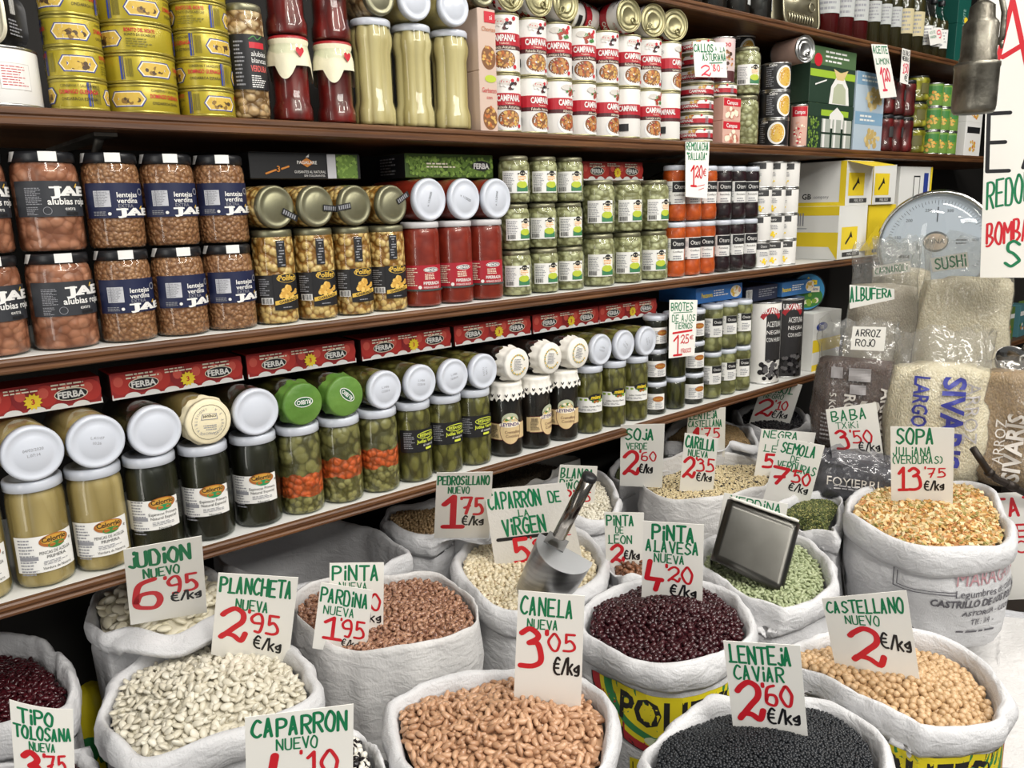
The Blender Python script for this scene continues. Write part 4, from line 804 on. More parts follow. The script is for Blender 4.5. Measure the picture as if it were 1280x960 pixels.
def art_camp(v):
    R = .0352; a = Art(.010); c = 2*PI*R; mar = mat('print_maroon2', '#4b1c1f', .5); names = ('Fabada Asturiana', 'Lentejas a la Riojana', 'Albondigas')
    a.rect(-c/2, .052, c/2, .075, mat('print_can_red', '#b3202e', .42)); a.rect(-c/2, .044, c/2, .052, mar)
    for o in (0,):
        a.ell(o, .022, .029, .0215, mat('print_bowl', '#d5d6da', .4)); a.ell(o, .0225, .0275, .0205, WHITE); a.ell(o, .0255, .0245, .0175, FOOD[0]); a.blob(o, .0255, .020, .0145, FOOD if v == 0 else [mat('food_red', '#9c3a26', .5), FOOD[1], FOOD[2]], 40, .17)
        a.text('CAMPANAL', o, .060, .0115, WHITE, bold=.035, wmax=.052); a.text('Tradición', o, .054, .0035, CREAM); a.text(names[v], o, .0455, .0055, CREAM, wmax=.05)
        a.blob(o+(.008 if v else 0), .091, .016, .011, [mar, BLACK, WHITE, RED] if v == 0 else [RED, mat('food_red', '#9c3a26', .5), GREENP], 20, .24); a.ell(o-.008, .096, .012, .006, mat('print_steam', '#cfcac2', .5)); a.ell(o+.022, .102, .004, .004, RED, 12); a.ell(o+.022, .012, .004, .004, RED, 12)
    q = -.062; a.lines(q-.018, .078, q+.018, .100, 6, INK); a.rect(q-.018, .101, q+.006, .105, BLACK); a.bars(q-.016, .010, q+.012, .026, BLACK, 14); a.rect(.050, .016, .075, .032, BLACK); a.text('CAMPANAL', .1105-.035, .060, .0115, WHITE, bold=.035, wmax=.045); return a
kc = [Kind(lambda v=v: can('stew_can', 'can', .1125, .0352, CANW, art_camp(v), 0)) for v in range(3)]
lowv, upv = (0, 0, 2, 2, 2, 1, 1, 1), (0, 0, 1, 1, 0, 0, 0, 1); lowr = (.35, .75, .9, 1.0, 1.0, -1.9, .75, -2.1); upr = (.1, .5, .25, .35, .45, .7, .5, 1.15)
for i in range(8):
    x = 1.103+.0735*i
    kc[lowv[i]].put((x, .047, B1), f'red banded stew can, lower layer, {ORD[i]} from the slim stew cartons', (0, 0, vz(x, lowr[i])), 'stew cans in two layers')
    kc[upv[i]].put((x, .047, B1+.1127), f'red banded stew can, upper layer, {ORD[i]} from the slim stew cartons', (0, 0, vz(x, upr[i])), 'stew cans in two layers')
ZL = B1+.2254+.036
for i, (x, ro) in enumerate(((1.095, 1.2), (1.171, .7), (1.246, 2.2))): kc[i % 3].put((x, .12, ZL), f'stew can lying lid forward, {ORD[i]} from the slim cartons', (PI/2, ro, 0), 'lying stew cans')
kc[1].put((1.300, .080, ZL), 'stew can lying sideways on the cans with its label outward', (PI/2, PI-.3, PI/2+.25), 'lying stew cans')
for i, (x, ro, rz) in enumerate(((1.452, .6, -.1), (1.549, 2.3, -.2), (1.640, 1.0, -.3))): kc[(0, 2, 1)[i]].put((x, .12, ZL), f'stew can lying lid forward, {ORD[i]} past the sideways can', (PI/2, ro, rz), 'lying stew cans')
def art_flat():
    a = Art(.012); R = .0455; c = 2*PI*R; a.rect(-c/2, .012, c/2, .0225, mat('print_can_red', '#b3202e', .42)); a.rect(-c/2, .0075, c/2, .012, mat('print_maroon2', '#4b1c1f', .5)); 
    for o in (-.03, .115): a.text('CAMPANAL', o, .0145, .0065, WHITE, bold=.03, wmax=.044); a.text('Fabada Asturiana', o, .0085, .003, CREAM, wmax=.04); a.blob(o+.012, .028, .012, .003, FOOD, 8, .3)
    a.bars(.022, .010, .032, .028, INK, 8); a.ell(.012, .03, .003, .003, RED, 10); return a
k_flat = Kind(lambda: can('flat_stew_tin', 'tin', .0348, .0455, CANW, art_flat(), 0))
for j in range(7): k_flat.put((1.748, .058, B1+.035*j), f'flat red banded stew tin, {["bottom","second from bottom","third from bottom","fourth from bottom","fifth from bottom","sixth from bottom","top"][j]} of the stack', (0, 0, vz(1.75, (.3, .1, .35, .8, .2, -.5, .4)[j])), 'flat stew tins')
def art_pk():
    a = Art(); a.rect(-.037, .036, .037, .0545, RED); a.text('Campos', 0, .040, .010, WHITE, bold=.02, wmax=.06); a.blob(0, .018, .028, .014, [mat('food_pink', '#d39a86', .5), mat('food_pink2', '#b8705c', .5), CREAM], 22, .25); return a
for j in range(2):
    t = carton('pink_carton', 'carton', .076, .09, .0565, mat('carton_pink', '#d5ab9b', .5), art_pk()); t.location = (1.850, .062, B1+.057*j); t['label'] = f'{("lower", "upper")[j]} small pink carton with red top beside the flat tins'; t['group'] = 'small pink cartons'
k_flat.put((1.850, .060, B1+.1145), 'flat red banded tin on the small pink cartons', (0, 0, vz(1.85, .2)), 'flat stew tins')
a = Art(.01); a.rect(-.12, .0, .12, .030, mat('print_maroon2', '#4b1c1f', .5)); a.text('campo', .0, .088, .014, RED, bold=.02, wmax=.056); a.blob(.008, .055, .026, .025, FOOD+[mat('food_dark', '#4a2f22', .5)], 36, .18)
t = can('tall_pink_can', 'can', .113, .038, mat('tin_pale_pink', '#d8c4c2', .35), a, .1, rim=SILVER); t.location = (1.850, .06, B1+.150); t.rotation_euler = (0, 0, vz(1.85)); t['label'] = 'tall pale pink can on the small cartons beside the asturian tripe card'
k_hj = Kind(lambda: jar('bean_jar', 'jar', .129, .0395, LIDG, C_HAB, STD, .88, .012, .94, contname='broad_beans'))
k_hj.put((1.962, .058, B1), 'lower unlabelled broad bean jar beside the small pink cartons', (0, 0, 0))
k_hl.put((1.962, .058, B1+.1297), 'broad bean jar with pale label stacked on an unlabelled jar', (0, 0, vz(1.96, .2)))
def art_cabo():
    a = Art(.01); a.ell(.014, .036, .026, .030, WHITE); a.ell(.015, .036, .021, .025, GOLDP); a.blob(.015, .036, .018, .022, [GOLDP, FOOD[3], mat('food_amber', '#cf9324', .5)], 60, .12); a.lines(-.04, .01, -.016, .065, 10, INK); a.text('Cabo', -.022, .064, .007, WHITE, bold=.02); return a
k_cab = Kind(lambda: can('black_corn_can', 'can', .0745, .041, mat('tin_label_black', '#232325', .4), art_cabo(), .1, rim=SILVER))
for j in range(4): k_cab.put((2.046, .135, B1+.0748*j), f'black sweetcorn can, {LV[j]} of the rear stack by the broad bean jars', (0, 0, vz(2.05, .2)), 'black sweetcorn cans')
for j in range(3): k_cab.put((2.112, .060, B1+.0748*j), f'black sweetcorn can, {("bottom", "middle", "top")[j]} of the front stack', (0, 0, vz(2.1, (-.2, .35, .25)[j])), 'black sweetcorn cans')
t = can('pink_can', 'can', .10, .0355, mat('tin_dusty_pink', '#b99a8c', .45), None, 0, rim=SILVER); t.location = (2.190, .10, B1+.2245+.0368); t.rotation_euler = (PI/2, .8, -.25); t['label'] = 'dusty pink can lying on the black sweetcorn cans, lid showing'
a = Art(.008); a.rect(-.024, .085, .024, .112, RED); a.text('Campos', .0, .092, .010, WHITE, bold=.02, wmax=.03); a.blob(.0, .04, .016, .032, [mat('food_pink', '#d39a86', .5), RED, CREAM], 28, .2)
t = can('slim_pink_can', 'can', .118, .023, mat('carton_pink', '#d5ab9b', .5), a, .1, rim=SILVER); t.location = (2.203, .035, B1); t.rotation_euler = (0, 0, vz(2.2)); t['label'] = 'slim pink can with a red top beside the black sweetcorn cans'
t = carton('plain_carton', 'carton', .06, .09, .22, mat('tin_dusty_pink', '#b99a8c', .45), Art().ell(.005, .14, .02, .024, CREAM).blob(.005, .14, .015, .018, [RED, FOOD[2]], 16, .2)); t.location = (2.185, .155, B1); t['label'] = 'tall dusty pink carton behind the slim can'
# green packs, blue packs, red jars, oil jars at the far end
GP = mat('carton_dark_green', '#233a2b', .5); LIME = mat('print_lime3', '#9bbd35', .5)
a = Art(); a.rect(-.13, .105, .13, .155, mat('print_midgreen', '#4e6b45', .5)); a.lines(-.05, .112, .10, .150, 3, WHITE, .4); a.ell(-.09, .118, .022, .018, RED); a.rect(-.13, .072, .13, .092, LIME); 
a.poly([(-.02, 0), (.10, 0), (.09, .05), (.065, .075), (.015, .075), (-.01, .05)], WHITE); a.poly([(.0, .002), (.08, .002), (.075, .045), (.055, .06), (.025, .06), (.005, .045)], mat('print_sage', '#b5bba0', .5)); a.poly([(.02, .07), (.06, .07), (.085, .1), (.04, .09), (.0, .1)], mat('print_straw', '#d9c08a', .5)); a.stroke([(-.10, .05), (-.04, .065)], .004, WHITE)
t = carton('green_carton', 'carton', .262, .12, .155, GP, a); t.location = (2.372, .09, B1+.130); t['label'] = 'dark green printed carton standing on the pea carton'
a = Art(); art_peas(.262, .13, a, -.13, -.065, 120); a.rect(-.131, .0905, .131, .128, GP); a.rect(-.06, .095, .10, .112, LIME); a.poly([(-.02, .06), (.08, .06), (.07, .10), (.03, .122), (-.01, .10)], WHITE); 
for k in range(3):
    for j in range(2): a.rect(-.055+.062*k, .004+.044*j, -.005+.062*k, .042+.044*j, mat('print_tin_grey', '#a9b0a6', .4)); a.rect(-.047+.062*k, .004+.044*j, -.035+.062*k, .042+.044*j, WHITE)
t = carton('pea_multipack', 'carton', .262, .12, .1285, GP, a); t.location = (2.372, .09, B1); t['label'] = 'pea multipack carton at the base below the dark green carton'
BL = mat('packet_pale_blue', '#b3c4d2', .45)
for j in range(2):
    a = Art(); a.rect(-.09, .08, .09, .118, mat('print_sky', '#7fa3bf', .5)); a.lines(-.06, .088, .06, .112, 2, WHITE); a.blob(.02, .04, .05, .03, [mat('food_cream', '#d9c795', .5), mat('food_cream2', '#c2a868', .5)], 30, .2)
    t = carton('pale_blue_packet', 'packet', .186, .09, .118, BL, a); t.location = (2.607, .075, B1+.1185*j); t['label'] = f'{("lower", "upper")[j]} pale blue packet beside the green cartons'; t['group'] = 'pale blue packets'
C_DRED = cells('dark_red_fruit', '#7a1c1e', '#651517', '#4a0f10', 50, (1, 1, .5), (.3, .7), .4)
k_dr = Kind(lambda: jar('dark_red_jar', 'jar', .118, .0345, LIDB, C_DRED, POT, .93, .013, .93, contname='dark_red_fruit', lab=(.4, .68, -.45, .45, mat('print_darkgrey', '#3c3c3c', .5)), a=0))
for i, x in enumerate((2.745, 2.817, 2.889)):
    for j in range(2): k_dr.put((x, .05, B1+.1187*j), f'{("lower", "upper")[j]} dark red fruit jar, {ORD[i]} from the pale blue packets', (0, 0, .3*i), 'dark red fruit jars')
C_OIL = cells('olives_in_oil', '#b5ac38', '#9a9224', '#6b6514', 45, (1, 1, .5), (.3, .7), .5)
k_oil = Kind(lambda: jar('oil_jar', 'jar', .086, .048, LIDB, C_OIL, POT, .9, .010, .93, contname='vegetables_in_oil', lab=(.3, .7, .1, .9, mat('label_olive', '#5d5a2a', .5)), a=0))
for j in range(3): k_oil.put((2.990, .065, B1+.0867*j), f'yellow green oil jar, {("bottom", "middle", "top")[j]} of its stack', (0, 0, vz(2.99, .2*j)), 'oil jars')
def art_grn():
    a = Art(.01); a.rect(-.03, .045, .03, .07, GREENP); a.blob(.0, .03, .018, .022, [OR, GOLDP, FOOD[3]], 18, .25); return a
k_gc = Kind(lambda: can('green_can', 'can', .081, .0335, mat('tin_green', '#6f9440', .4), art_grn(), 0, rim=SILVER))
for i, x in enumerate((3.105, 3.178, 3.251)):
    for j in range(3): k_gc.put((x, .05, B1+.0813*j), f'green and orange can, {("bottom", "middle", "top")[j]} layer, {ORD[i]} from the oil jars', (0, 0, vz(x, .2)), 'green and orange cans')
for k, (z, lb) in enumerate(((0, 'white box with an orange picture beyond the green cans, lower'), (.1255, 'white box with an orange picture stacked on its twin'))):
    a = Art(); a.rect(-.06, .085, .06, .108, BLACK); a.blob(.0, .035, .03, .022, [OR, GOLDP], 16, .25); t = carton('white_picture_carton', 'carton', .15, .1, .125, WHITE, a); t.location = (3.44, .08, B1+z); t['label'] = lb; t['group'] = 'white picture cartons'

# ================================================================ uppermost shelf
B0 = S0+.0005
def sard():
    t = thing('sardine_tin', 'large ribbed sardine tin standing on edge on the uppermost shelf', 'tin')
    def rr(w, h, r, y):
        o = []
        for cx, cz, a0 in ((w/2-r, h-r, 0), (-w/2+r, h-r, PI/2), (-w/2+r, r, PI), (w/2-r, r, 1.5*PI)):
            for k in range(7): a = a0+PI/2*k/6; o.append((cx+r*math.cos(a), y, cz+r*math.sin(a)))
        return o
    tin = mat('tin_dull', '#a39d84', .35, .8); n = 28; secs = [rr(.185, .125, .03, .03), rr(.185, .125, .03, -.006), rr(.191, .129, .032, -.006), rr(.191, .129, .032, -.012), rr(.178, .116, .028, -.012), rr(.176, .114, .027, -.009)]
    for i, q in enumerate(secs):
        dz = (.129-max(p[2] for p in q))/2; secs[i] = [(x, y, z+dz) for x, y, z in q]
    mb = MB().add(sum(secs, []), [(i*n+k, i*n+(k+1) % n, (i+1)*n+(k+1) % n, (i+1)*n+k) for i in range(5) for k in range(n)]+[tuple(range(5*n, 6*n))[::-1], tuple(range(n))], tin); mb.build('tin_body', t)
    mb = MB()
    for k in range(10):
        for z in (.030, .098): mb.tube([(-.070+.0135*k, -.0095, z-.012), (-.066+.0135*k, -.0115, z), (-.070+.0135*k, -.0095, z+.012)], .003, tin, 8)
    mb.build('pressed_ribs', kid(t, 'tin_body'))
    MB().tube([(.05+.014*math.cos(2*PI*k/14), -.013, .065+.012*math.sin(2*PI*k/14)) for k in range(15)], .0025, tin, 6).build('pull_tab', kid(t, 'tin_body')); return t
t = sard(); t.location = (2.206, .05, B0); t.rotation_euler = (-.10, 0, 0)
BOT = [(0, 0), (.9, 0), (1, .012), (1, .58), (.92, .66), (.50, .76), (.36, .80), (.34, .97), (.36, 1.0)]
def bottle(nm, H, R, g, liq, lm, z0=.2, z1=.5, capm=LIDB):
    t = thing(nm, '', 'bottle'); MB().lathe([(r*R, z*H) for r, z in BOT], g, 32).build('glass_body', t)
    MB().lathe([(r*R-.0015, max(.003, z*H)) for r, z in BOT if z < .75 and r > .5]+[(0, .70*H)], liq, 28).build('liquid', t)
    MB().lathe([(R*.40, H*.93), (R*.42, H*.935), (R*.42, H*1.01), (R*.38, H*1.015), (0, H*1.015)], capm, 20).build('bottle_cap', t)
    if lm:
        n = 18; v = [((R+.0006)*math.sin(-1+2.0*i/n), -(R+.0006)*math.cos(-1+2.0*i/n), z*H) for z in (z0, z1) for i in range(n+1)]
        mb = MB().add(v, [(i, i+1, n+2+i, n+1+i) for i in range(n)], lm); Art(.01).lines(-R*.7, z0*H+.006, R*.7, z1*H-.006, 5, INK).onto(mb, on_cyl(R), .0008); mb.build('printed_label', t)
    return t
L_RED = mat('liquid_dark_red', '#5a1216', .2); L_OIL = mat('liquid_olive_brown', '#3a341c', .2); LBL = mat('label_aged', '#c9bd95', .5); LBG = mat('label_grey', '#b9bcba', .5)
kb = Kind(lambda: bottle('red_bottle', .24, .040, GLASS, L_RED, LBG, .24, .6))
for i, x in enumerate((2.352, 2.438, 2.524)): kb.put((x, .055, B0), f'dark red bottle, {ORD[i]} from the sardine tin', (0, 0, vz(x, .25)), 'dark red bottles')
kb2 = Kind(lambda: bottle('slim_oil_bottle', .27, .030, GLASS, L_OIL, LBG, .24, .46))
for i, x in enumerate((2.606, 2.676, 2.746)): kb2.put((x, .045, B0), f'slim brown oil bottle, {ORD[i]} from the dark red bottles', (0, 0, vz(x, .25)), 'slim oil bottles')
kb3 = Kind(lambda: bottle('oil_bottle', .27, .036, GLASS, L_OIL, LBL, .20, .48, mat('cap_ivory', '#d8d2c4', .5)))
for i, x in enumerate((2.826, 2.906)): kb3.put((x, .05, B0), f'brown oil bottle with aged cream label, {ORD[i]} from the slim bottles', (0, 0, vz(x, .25)), 'cream labelled oil bottles')
kb4 = Kind(lambda: bottle('small_bottle', .19, .028, GLASS, L_OIL, WHITE, .18, .5))
for i, x in enumerate((2.976, 3.036, 3.096)): kb4.put((x, .042, B0), f'small dark bottle with white label, {ORD[i]} from the cream labelled bottles', (0, 0, vz(x, .25)), 'small white labelled bottles')
k_sj = Kind(lambda: jar('dark_jar', 'jar', .12, .04, LIDW, C_DARK, STD, .95, .015, .93, contname='dark_preserve', lab=(.2, .7, -.6, .8, LBG), a=.1))
for i, x in enumerate((1.70, 1.80, 1.90, 2.00)): k_sj.put((x, .056, B0), f'dark jar whose base shows on the uppermost shelf, {ORD[i]} before the sardine tin', (0, 0, .3*i), 'dark jars before the sardine tin')
TEAL = mat('carton_teal', '#0f5248', .45)
for k, (z) in enumerate((0, .1305)):
    a = Art(); a.text('ACEITE', .012, .020, .020, mat('print_paleteal', '#9cc4b8', .5), rot=PI/2, wmax=.06); a.ell(.012, .105, .016, .014, WHITE, r0=.75); a.ell(.018, .014, .016, .011, YELL)
    t = carton('teal_carton', 'carton', .105, .08, .130, TEAL, a); t.location = (3.235, .06, B0+z); t['label'] = f'{("lower", "upper")[k]} teal carton with yellow blossom beside the small bottles'; t['group'] = 'teal cartons'

# ================================================================ sacks of pulses
SACK = weave('white_woven_sack', '#d2d2d3', '#c4c4c6'); SACKB = weave('white_smooth_sack', '#d3d1cf', '#c4c3c2', 300); LINERP = glassy('sack_inner_film', '#ffffff', .05, .4, .12, .72, '#d6d4cf', .4)
def _closed(p, n):
    p = [np.array(x, float) for x in p]; m = len(p); out = []
    for i in range(m):
        a, b, c, d = p[i-1], p[i], p[(i+1) % m], p[(i+2) % m]
        for k in range(12):
            t = k/12; out.append(.5*((2*b)+(c-a)*t+(2*a-5*b+4*c-d)*t*t+(3*b-a-3*c+d)*t**3))
    out = np.array(out); L = np.r_[0, np.cumsum(np.linalg.norm(np.diff(np.vstack([out, out[:1]]), axis=0), axis=1))]
    s = np.linspace(0, L[-1], n, endpoint=False); o2 = np.vstack([out, out[:1]])
    return np.stack([np.interp(s, L, o2[:, j]) for j in range(o2.shape[1])], 1)
class Sack:
    """mouth outline from the rim's sight lines on the plane z=zr; rolled cuff, belly and base grow from it"""
    def __init__(s, label, rim, zr, z0=.0, cuff=.055, roll=.013, N=96, m=None, seed=0, wav=.0085, belly=.012, dz=None, inner=.10, group='open sacks of pulses', name='woven_sack', lean=(0, 0), art=None, arta=0., fold=.004, taper=.16, lim=.10):
        P3 = np.array([P(x, y, 'z', zr) for x, y in rim]); R = _closed(P3[:, :2], N); s.zr = zr; c = R.mean(0)
        area = .5*np.sum(R[:, 0]*np.roll(R[:, 1], -1)-R[:, 1]*np.roll(R[:, 0], -1))
        if area < 0: R = R[::-1]
        th = np.arctan2(R[:, 1]-c[1], R[:, 0]-c[0]); k0 = int(np.argmin(th)); R = np.roll(R, -k0, 0); th = np.roll(th, -k0)
        s.c = c; s.R = R; s.th = th; s.rad = np.linalg.norm(R-c, axis=1); nr = (R-c)/s.rad[:, None]; rm = s.rad.mean(); s.rm = rm
        rimz = np.array([noise.noise(Vector((math.cos(t)*1.7+seed*3.1, math.sin(t)*1.7, seed)))*wav*2.2 for t in th])
        if dz: rimz += np.array([dz(t) for t in th])
        s.rimz = rimz
        if cuff: prof = [(-.020, -inner, 1), (-.018, -inner*.6, 1), (-roll*1.1, -.022, 1), (-roll*.8, -.006, 1), (-roll*.35, 0, 1), (0, -.003, 1), (roll*.4, -.013, 1), (roll*.45, -cuff*.55, .9), (roll*.25, -cuff*.85, .9), (-.001, -cuff, .9), (-roll*.55, -cuff*.92, .9), (-roll*.6, -cuff*.8, .8), (-roll*.5, -cuff*1.05, .7), (-.004, -cuff*1.35, .6)]
        else: prof = [(-.006, -inner, 1), (-.004, -inner*.5, 1), (-.0025, -.008, 1), (-.001, 0, 1), (.001, 0, 1), (.002, -.012, 1), (.005, -.04, .9), (.008, -.07, .8)]
        zt = prof[-1][1]; H = zr+zt-z0
        for q in (.12, .26, .42, .58, .74, .88, .96): prof.append((belly*math.sin(PI*min(1, q*1.15))-.03*max(0, q-.88)/.12*.5, zt-H*q, max(0, .5-q)))
        rings = []
        circ = np.stack([np.cos(th), np.sin(th)], 1)*rm+c
        for j, (d, z, kz) in enumerate(prof):
            q = max(0, -(z-zt)/H) if z < zt else 0; b = min(1, q*1.3)*.55
            base = (R*(1-b)+circ*b-c)*(1-taper*min(1, q*2.2))+c+np.array(lean)*q
            ring = []
            for i in range(N):
                t = th[i]; nz = noise.noise(Vector((math.cos(t)*2.6*1.0+seed*5, math.sin(t)*2.6+j*.02, z*9)))+.5*noise.noise(Vector((math.cos(t)*6+seed, math.sin(t)*6, z*22+seed)))+.9*(.35-abs(noise.noise(Vector((math.cos(t)*4+seed*2, math.sin(t)*4, z*14+math.sin(t*2)*1.5)))))
                amp = fold*(1.0 if d < 0 and z > -.1 and j < 5 else 1.6 if q < .5 else 2.2)
                dd = d*(1.+.5*noise.noise(Vector((math.cos(t)*2+seed, math.sin(t)*2, 5+seed))))+nz*amp
                zz = z*(1+.22*noise.noise(Vector((math.cos(t)*1.6+seed*2, math.sin(t)*1.6, 9))) if 5 < j < 14 and cuff else 1)
                p = base[i]+nr[i]*dd; ring.append((p[0], p[1], max(z0, zr+zz+rimz[i]*kz)))
            rings.append(ring)
        s.rings = np.array(rings); pressed(s, lim); n = len(rings); s.j0 = 13 if cuff else 5
        loc = Vector((c[0], c[1], z0)); v = (s.rings.reshape(-1, 3)-np.array(loc)); f = [(j*N+i, (j+1)*N+i, (j+1)*N+(i+1) % N, j*N+(i+1) % N) for j in range(n-1) for i in range(N)]
        f = [q[::-1] for q in f]; f.append(tuple(range((n-1)*N, n*N)))
        s.o = thing(name, label, 'sack', loc, group=group); MB().add(v, f, m or SACK).build('sack_cloth', s.o)
        if art:
            mb = MB(); L = np.array(loc)
            def fn(x, y, l):
                a = arta+x/(rm*1.05); a = (a+PI) % (2*PI)-PI; col = np.array([[np.interp(a, th, s.rings[j, :, k], period=2*PI) for k in range(3)] for j in range(s.j0, n)])
                z = zr+y; zz = col[::-1, 2]; p = np.array([np.interp(z, zz, col[::-1, k]) for k in (0, 1)]); u = p-c; u /= np.linalg.norm(u); p = p+u*(l+.0012); return (p[0]-L[0], p[1]-L[1], z-L[2])
            art.onto(mb, fn, .0003, .00015); mb.build('sack_print', s.o)
    def radius(s, a): return np.interp(a, s.th, s.rad, period=2*PI)
def bean_tmpl(L, W, T, bend=.0, nu=8, nv=5):
    v = [(0, 0, -1.)]; 
    for j in range(1, nv):
        b = -PI/2+PI*j/nv; v += [(math.cos(b)*math.cos(2*PI*i/nu), math.cos(b)*math.sin(2*PI*i/nu), math.sin(b)) for i in range(nu)]
    v.append((0, 0, 1.)); f = [(0, 1+(i+1) % nu, 1+i) for i in range(nu)]
    for j in range(nv-2): f += [(1+j*nu+i, 1+j*nu+(i+1) % nu, 1+(j+1)*nu+(i+1) % nu, 1+(j+1)*nu+i) for i in range(nu)]
    o = 1+(nv-2)*nu; f += [(o+i, o+(i+1) % nu, len(v)-1) for i in range(nu)]
    v = np.array(v)[:, [2, 0, 1]]*np.array([L/2, W/2, T/2]); v[:, 1] += bend*((v[:, 0]/(L/2))**2-.3)*W; return v, f
def chip_tmpl(L, W, T):
    bm = bmesh.new(); bmesh.ops.create_cube(bm, size=1); r = random.Random(L*1e5)
    for v in bm.verts: v.co = Vector((v.co.x*L*r.uniform(.6, 1.2), v.co.y*W*r.uniform(.6, 1.2), v.co.z*T*r.uniform(.6, 1.3)))
    bm.verts.index_update(); out = (np.array([v.co[:] for v in bm.verts]), [tuple(v.index for v in f.verts) for f in bm.faces]); bm.free(); return out
def heap(sack, name, label, tmpls, mats, size, drop=.016, dome=.02, inset=.021, layers=2, tilt=.5, jit=.33, tdir=(0, 0), smooth=True, eye=None, wv=.006, cat='pulses', pack=.86, off=(0, 0)):
    """loose pulses heaped in the sack's mouth: one uncountable mass"""
    c = sack.c; rmax = sack.rad.max(); zs = sack.zr-drop
    def surf(x, y):
        dx, dy = x-c[0], y-c[1]; a = np.arctan2(dy, dx); rho = np.hypot(dx-off[0], dy-off[1])/np.maximum(sack.radius(a)-inset, .01)
        return zs+dome*(1-np.clip(rho, 0, 1.2)**2)+tdir[0]*dx+tdir[1]*dy+wv*np.sin(dx*31+1.3)*np.cos(dy*27+.4), np.hypot(dx, dy)/np.maximum(sack.radius(a)-inset, .01)
    sp = size*pack; pos = []; 
    for L in range(layers):
        xs = np.arange(-rmax, rmax, sp); ys = np.arange(-rmax, rmax, sp*.866); X, Y = np.meshgrid(xs, ys); X = X+(np.arange(len(ys)) % 2)[:, None]*sp/2+L*sp*.37; Y = Y+L*sp*.51
        X = X+RNG.uniform(-jit, jit, X.shape)*sp; Y = Y+RNG.uniform(-jit, jit, Y.shape)*sp; x = X.ravel()+c[0]; y = Y.ravel()+c[1]; z, rho = surf(x, y); k = rho < 1.0
        pos.append(np.stack([x[k], y[k], z[k]-L*size*.38+RNG.uniform(-.12, .12, k.sum())*size], 1))
    pos = np.vstack(pos); n = len(pos); az = RNG.uniform(0, 2*PI, n); el = RNG.normal(0, tilt, n); ro = RNG.normal(0, tilt, n); which = RNG.integers(0, len(tmpls), n); sc = RNG.uniform(.85, 1.12, n)
    V = []; F = []; MI = []; o = 0
    ca, sa, ce, se, cr, sr = np.cos(az), np.sin(az), np.cos(el), np.sin(el), np.cos(ro), np.sin(ro)
    Rm = np.empty((n, 3, 3)); Rm[:, 0] = np.stack([ca*ce, ca*se*sr-sa*cr, ca*se*cr+sa*sr], 1); Rm[:, 1] = np.stack([sa*ce, sa*se*sr+ca*cr, sa*se*cr-ca*sr], 1); Rm[:, 2] = np.stack([-se, ce*sr, ce*cr], 1)
    lv, ls, lt, mi = [], [], [], []; org = np.array([c[0], c[1], zs-.03]); base = 0; lcount = 0
    for w_, (tv, tf) in enumerate(tmpls):
        idx = np.where(which == w_)[0]
        if not len(idx): continue
        vv = np.einsum('nij,vj->nvi', Rm[idx]*sc[idx, None, None], tv)+pos[idx][:, None, :]-org; V.append(vv.reshape(-1, 3)); m_ = len(tv)
        cnt = np.array([len(q) for q in tf]); flat = np.concatenate([np.array(q) for q in tf]); fm = np.array(eye(tv, tf) if eye else [0]*len(tf))
        lv.append((flat[None, :]+(base+np.arange(len(idx))*m_)[:, None]).ravel()); lt.append(np.tile(cnt, len(idx))); mi.append(np.tile(fm, len(idx))+(0 if eye else (w_ if len(mats) >= len(tmpls) > 1 else 0))); base += m_*len(idx)
    # the bed of pulses underneath
    na, nq = 48, 6; bv = []; 
    for j in range(nq+1):
        for i in range(na):
            a = -PI+2*PI*i/na; r = (sack.radius(a)-inset*.9)*max(j/nq, .02); x, y = c[0]+r*math.cos(a), c[1]+r*math.sin(a); z, _ = surf(np.array([x]), np.array([y])); bv.append((x-org[0], y-org[1], z[0]-size*.42-org[2]))
    bf = np.array([(j*na+i, j*na+(i+1) % na, (j+1)*na+(i+1) % na, (j+1)*na+i)[::-1] for j in range(nq) for i in range(na)])
    V.append(np.array(bv)); lv.append((bf+base).ravel()); lt.append(np.full(len(bf), 4)); mi.append(np.zeros(len(bf), int))
    V = np.vstack(V); lv = np.concatenate(lv); lt = np.concatenate(lt); mi = np.concatenate(mi); me = bpy.data.meshes.new(name)
    me.vertices.add(len(V)); me.vertices.foreach_set('co', V.ravel()); me.loops.add(len(lv)); me.loops.foreach_set('vertex_index', lv); me.polygons.add(len(lt)); me.polygons.foreach_set('loop_start', np.r_[0, np.cumsum(lt)[:-1]])
    for m in mats: me.materials.append(m)
    me.update(calc_edges=True); me.polygons.foreach_set('material_index', mi.astype(np.int32)); me.polygons.foreach_set('use_smooth', np.full(len(lt), smooth)); me.validate()
    ob = bpy.data.objects.new(name, me); COL.objects.link(ob); ob.location = org; ob['label'] = label; ob['category'] = cat; ob['kind'] = 'stuff'; return surf
BT = bean_tmpl
def eye_at(th, axis=1, sgn=1):
    def f(tv, tf):
        sc = tv.max(0); return [1 if sgn*np.mean([tv[i][axis]/sc[axis] for i in q]) > th else 0 for q in tf]
    return f
I_WHITE = island('pulse_ivory', '#d9d4c4', '#c9c2ae', .32); I_JUD = island('pulse_large_ivory', '#e6e0cc', '#d8d0b4', .3); I_PIN = island('pulse_pinto', '#b48b70', '#98705a', .28, '#5a3529', 330, (.5, .6)); I_VIR = island('pulse_speckled_cream', '#e2d8be', '#cfc1a0', .3, '#7e5d3a', 160, (.60, .68))
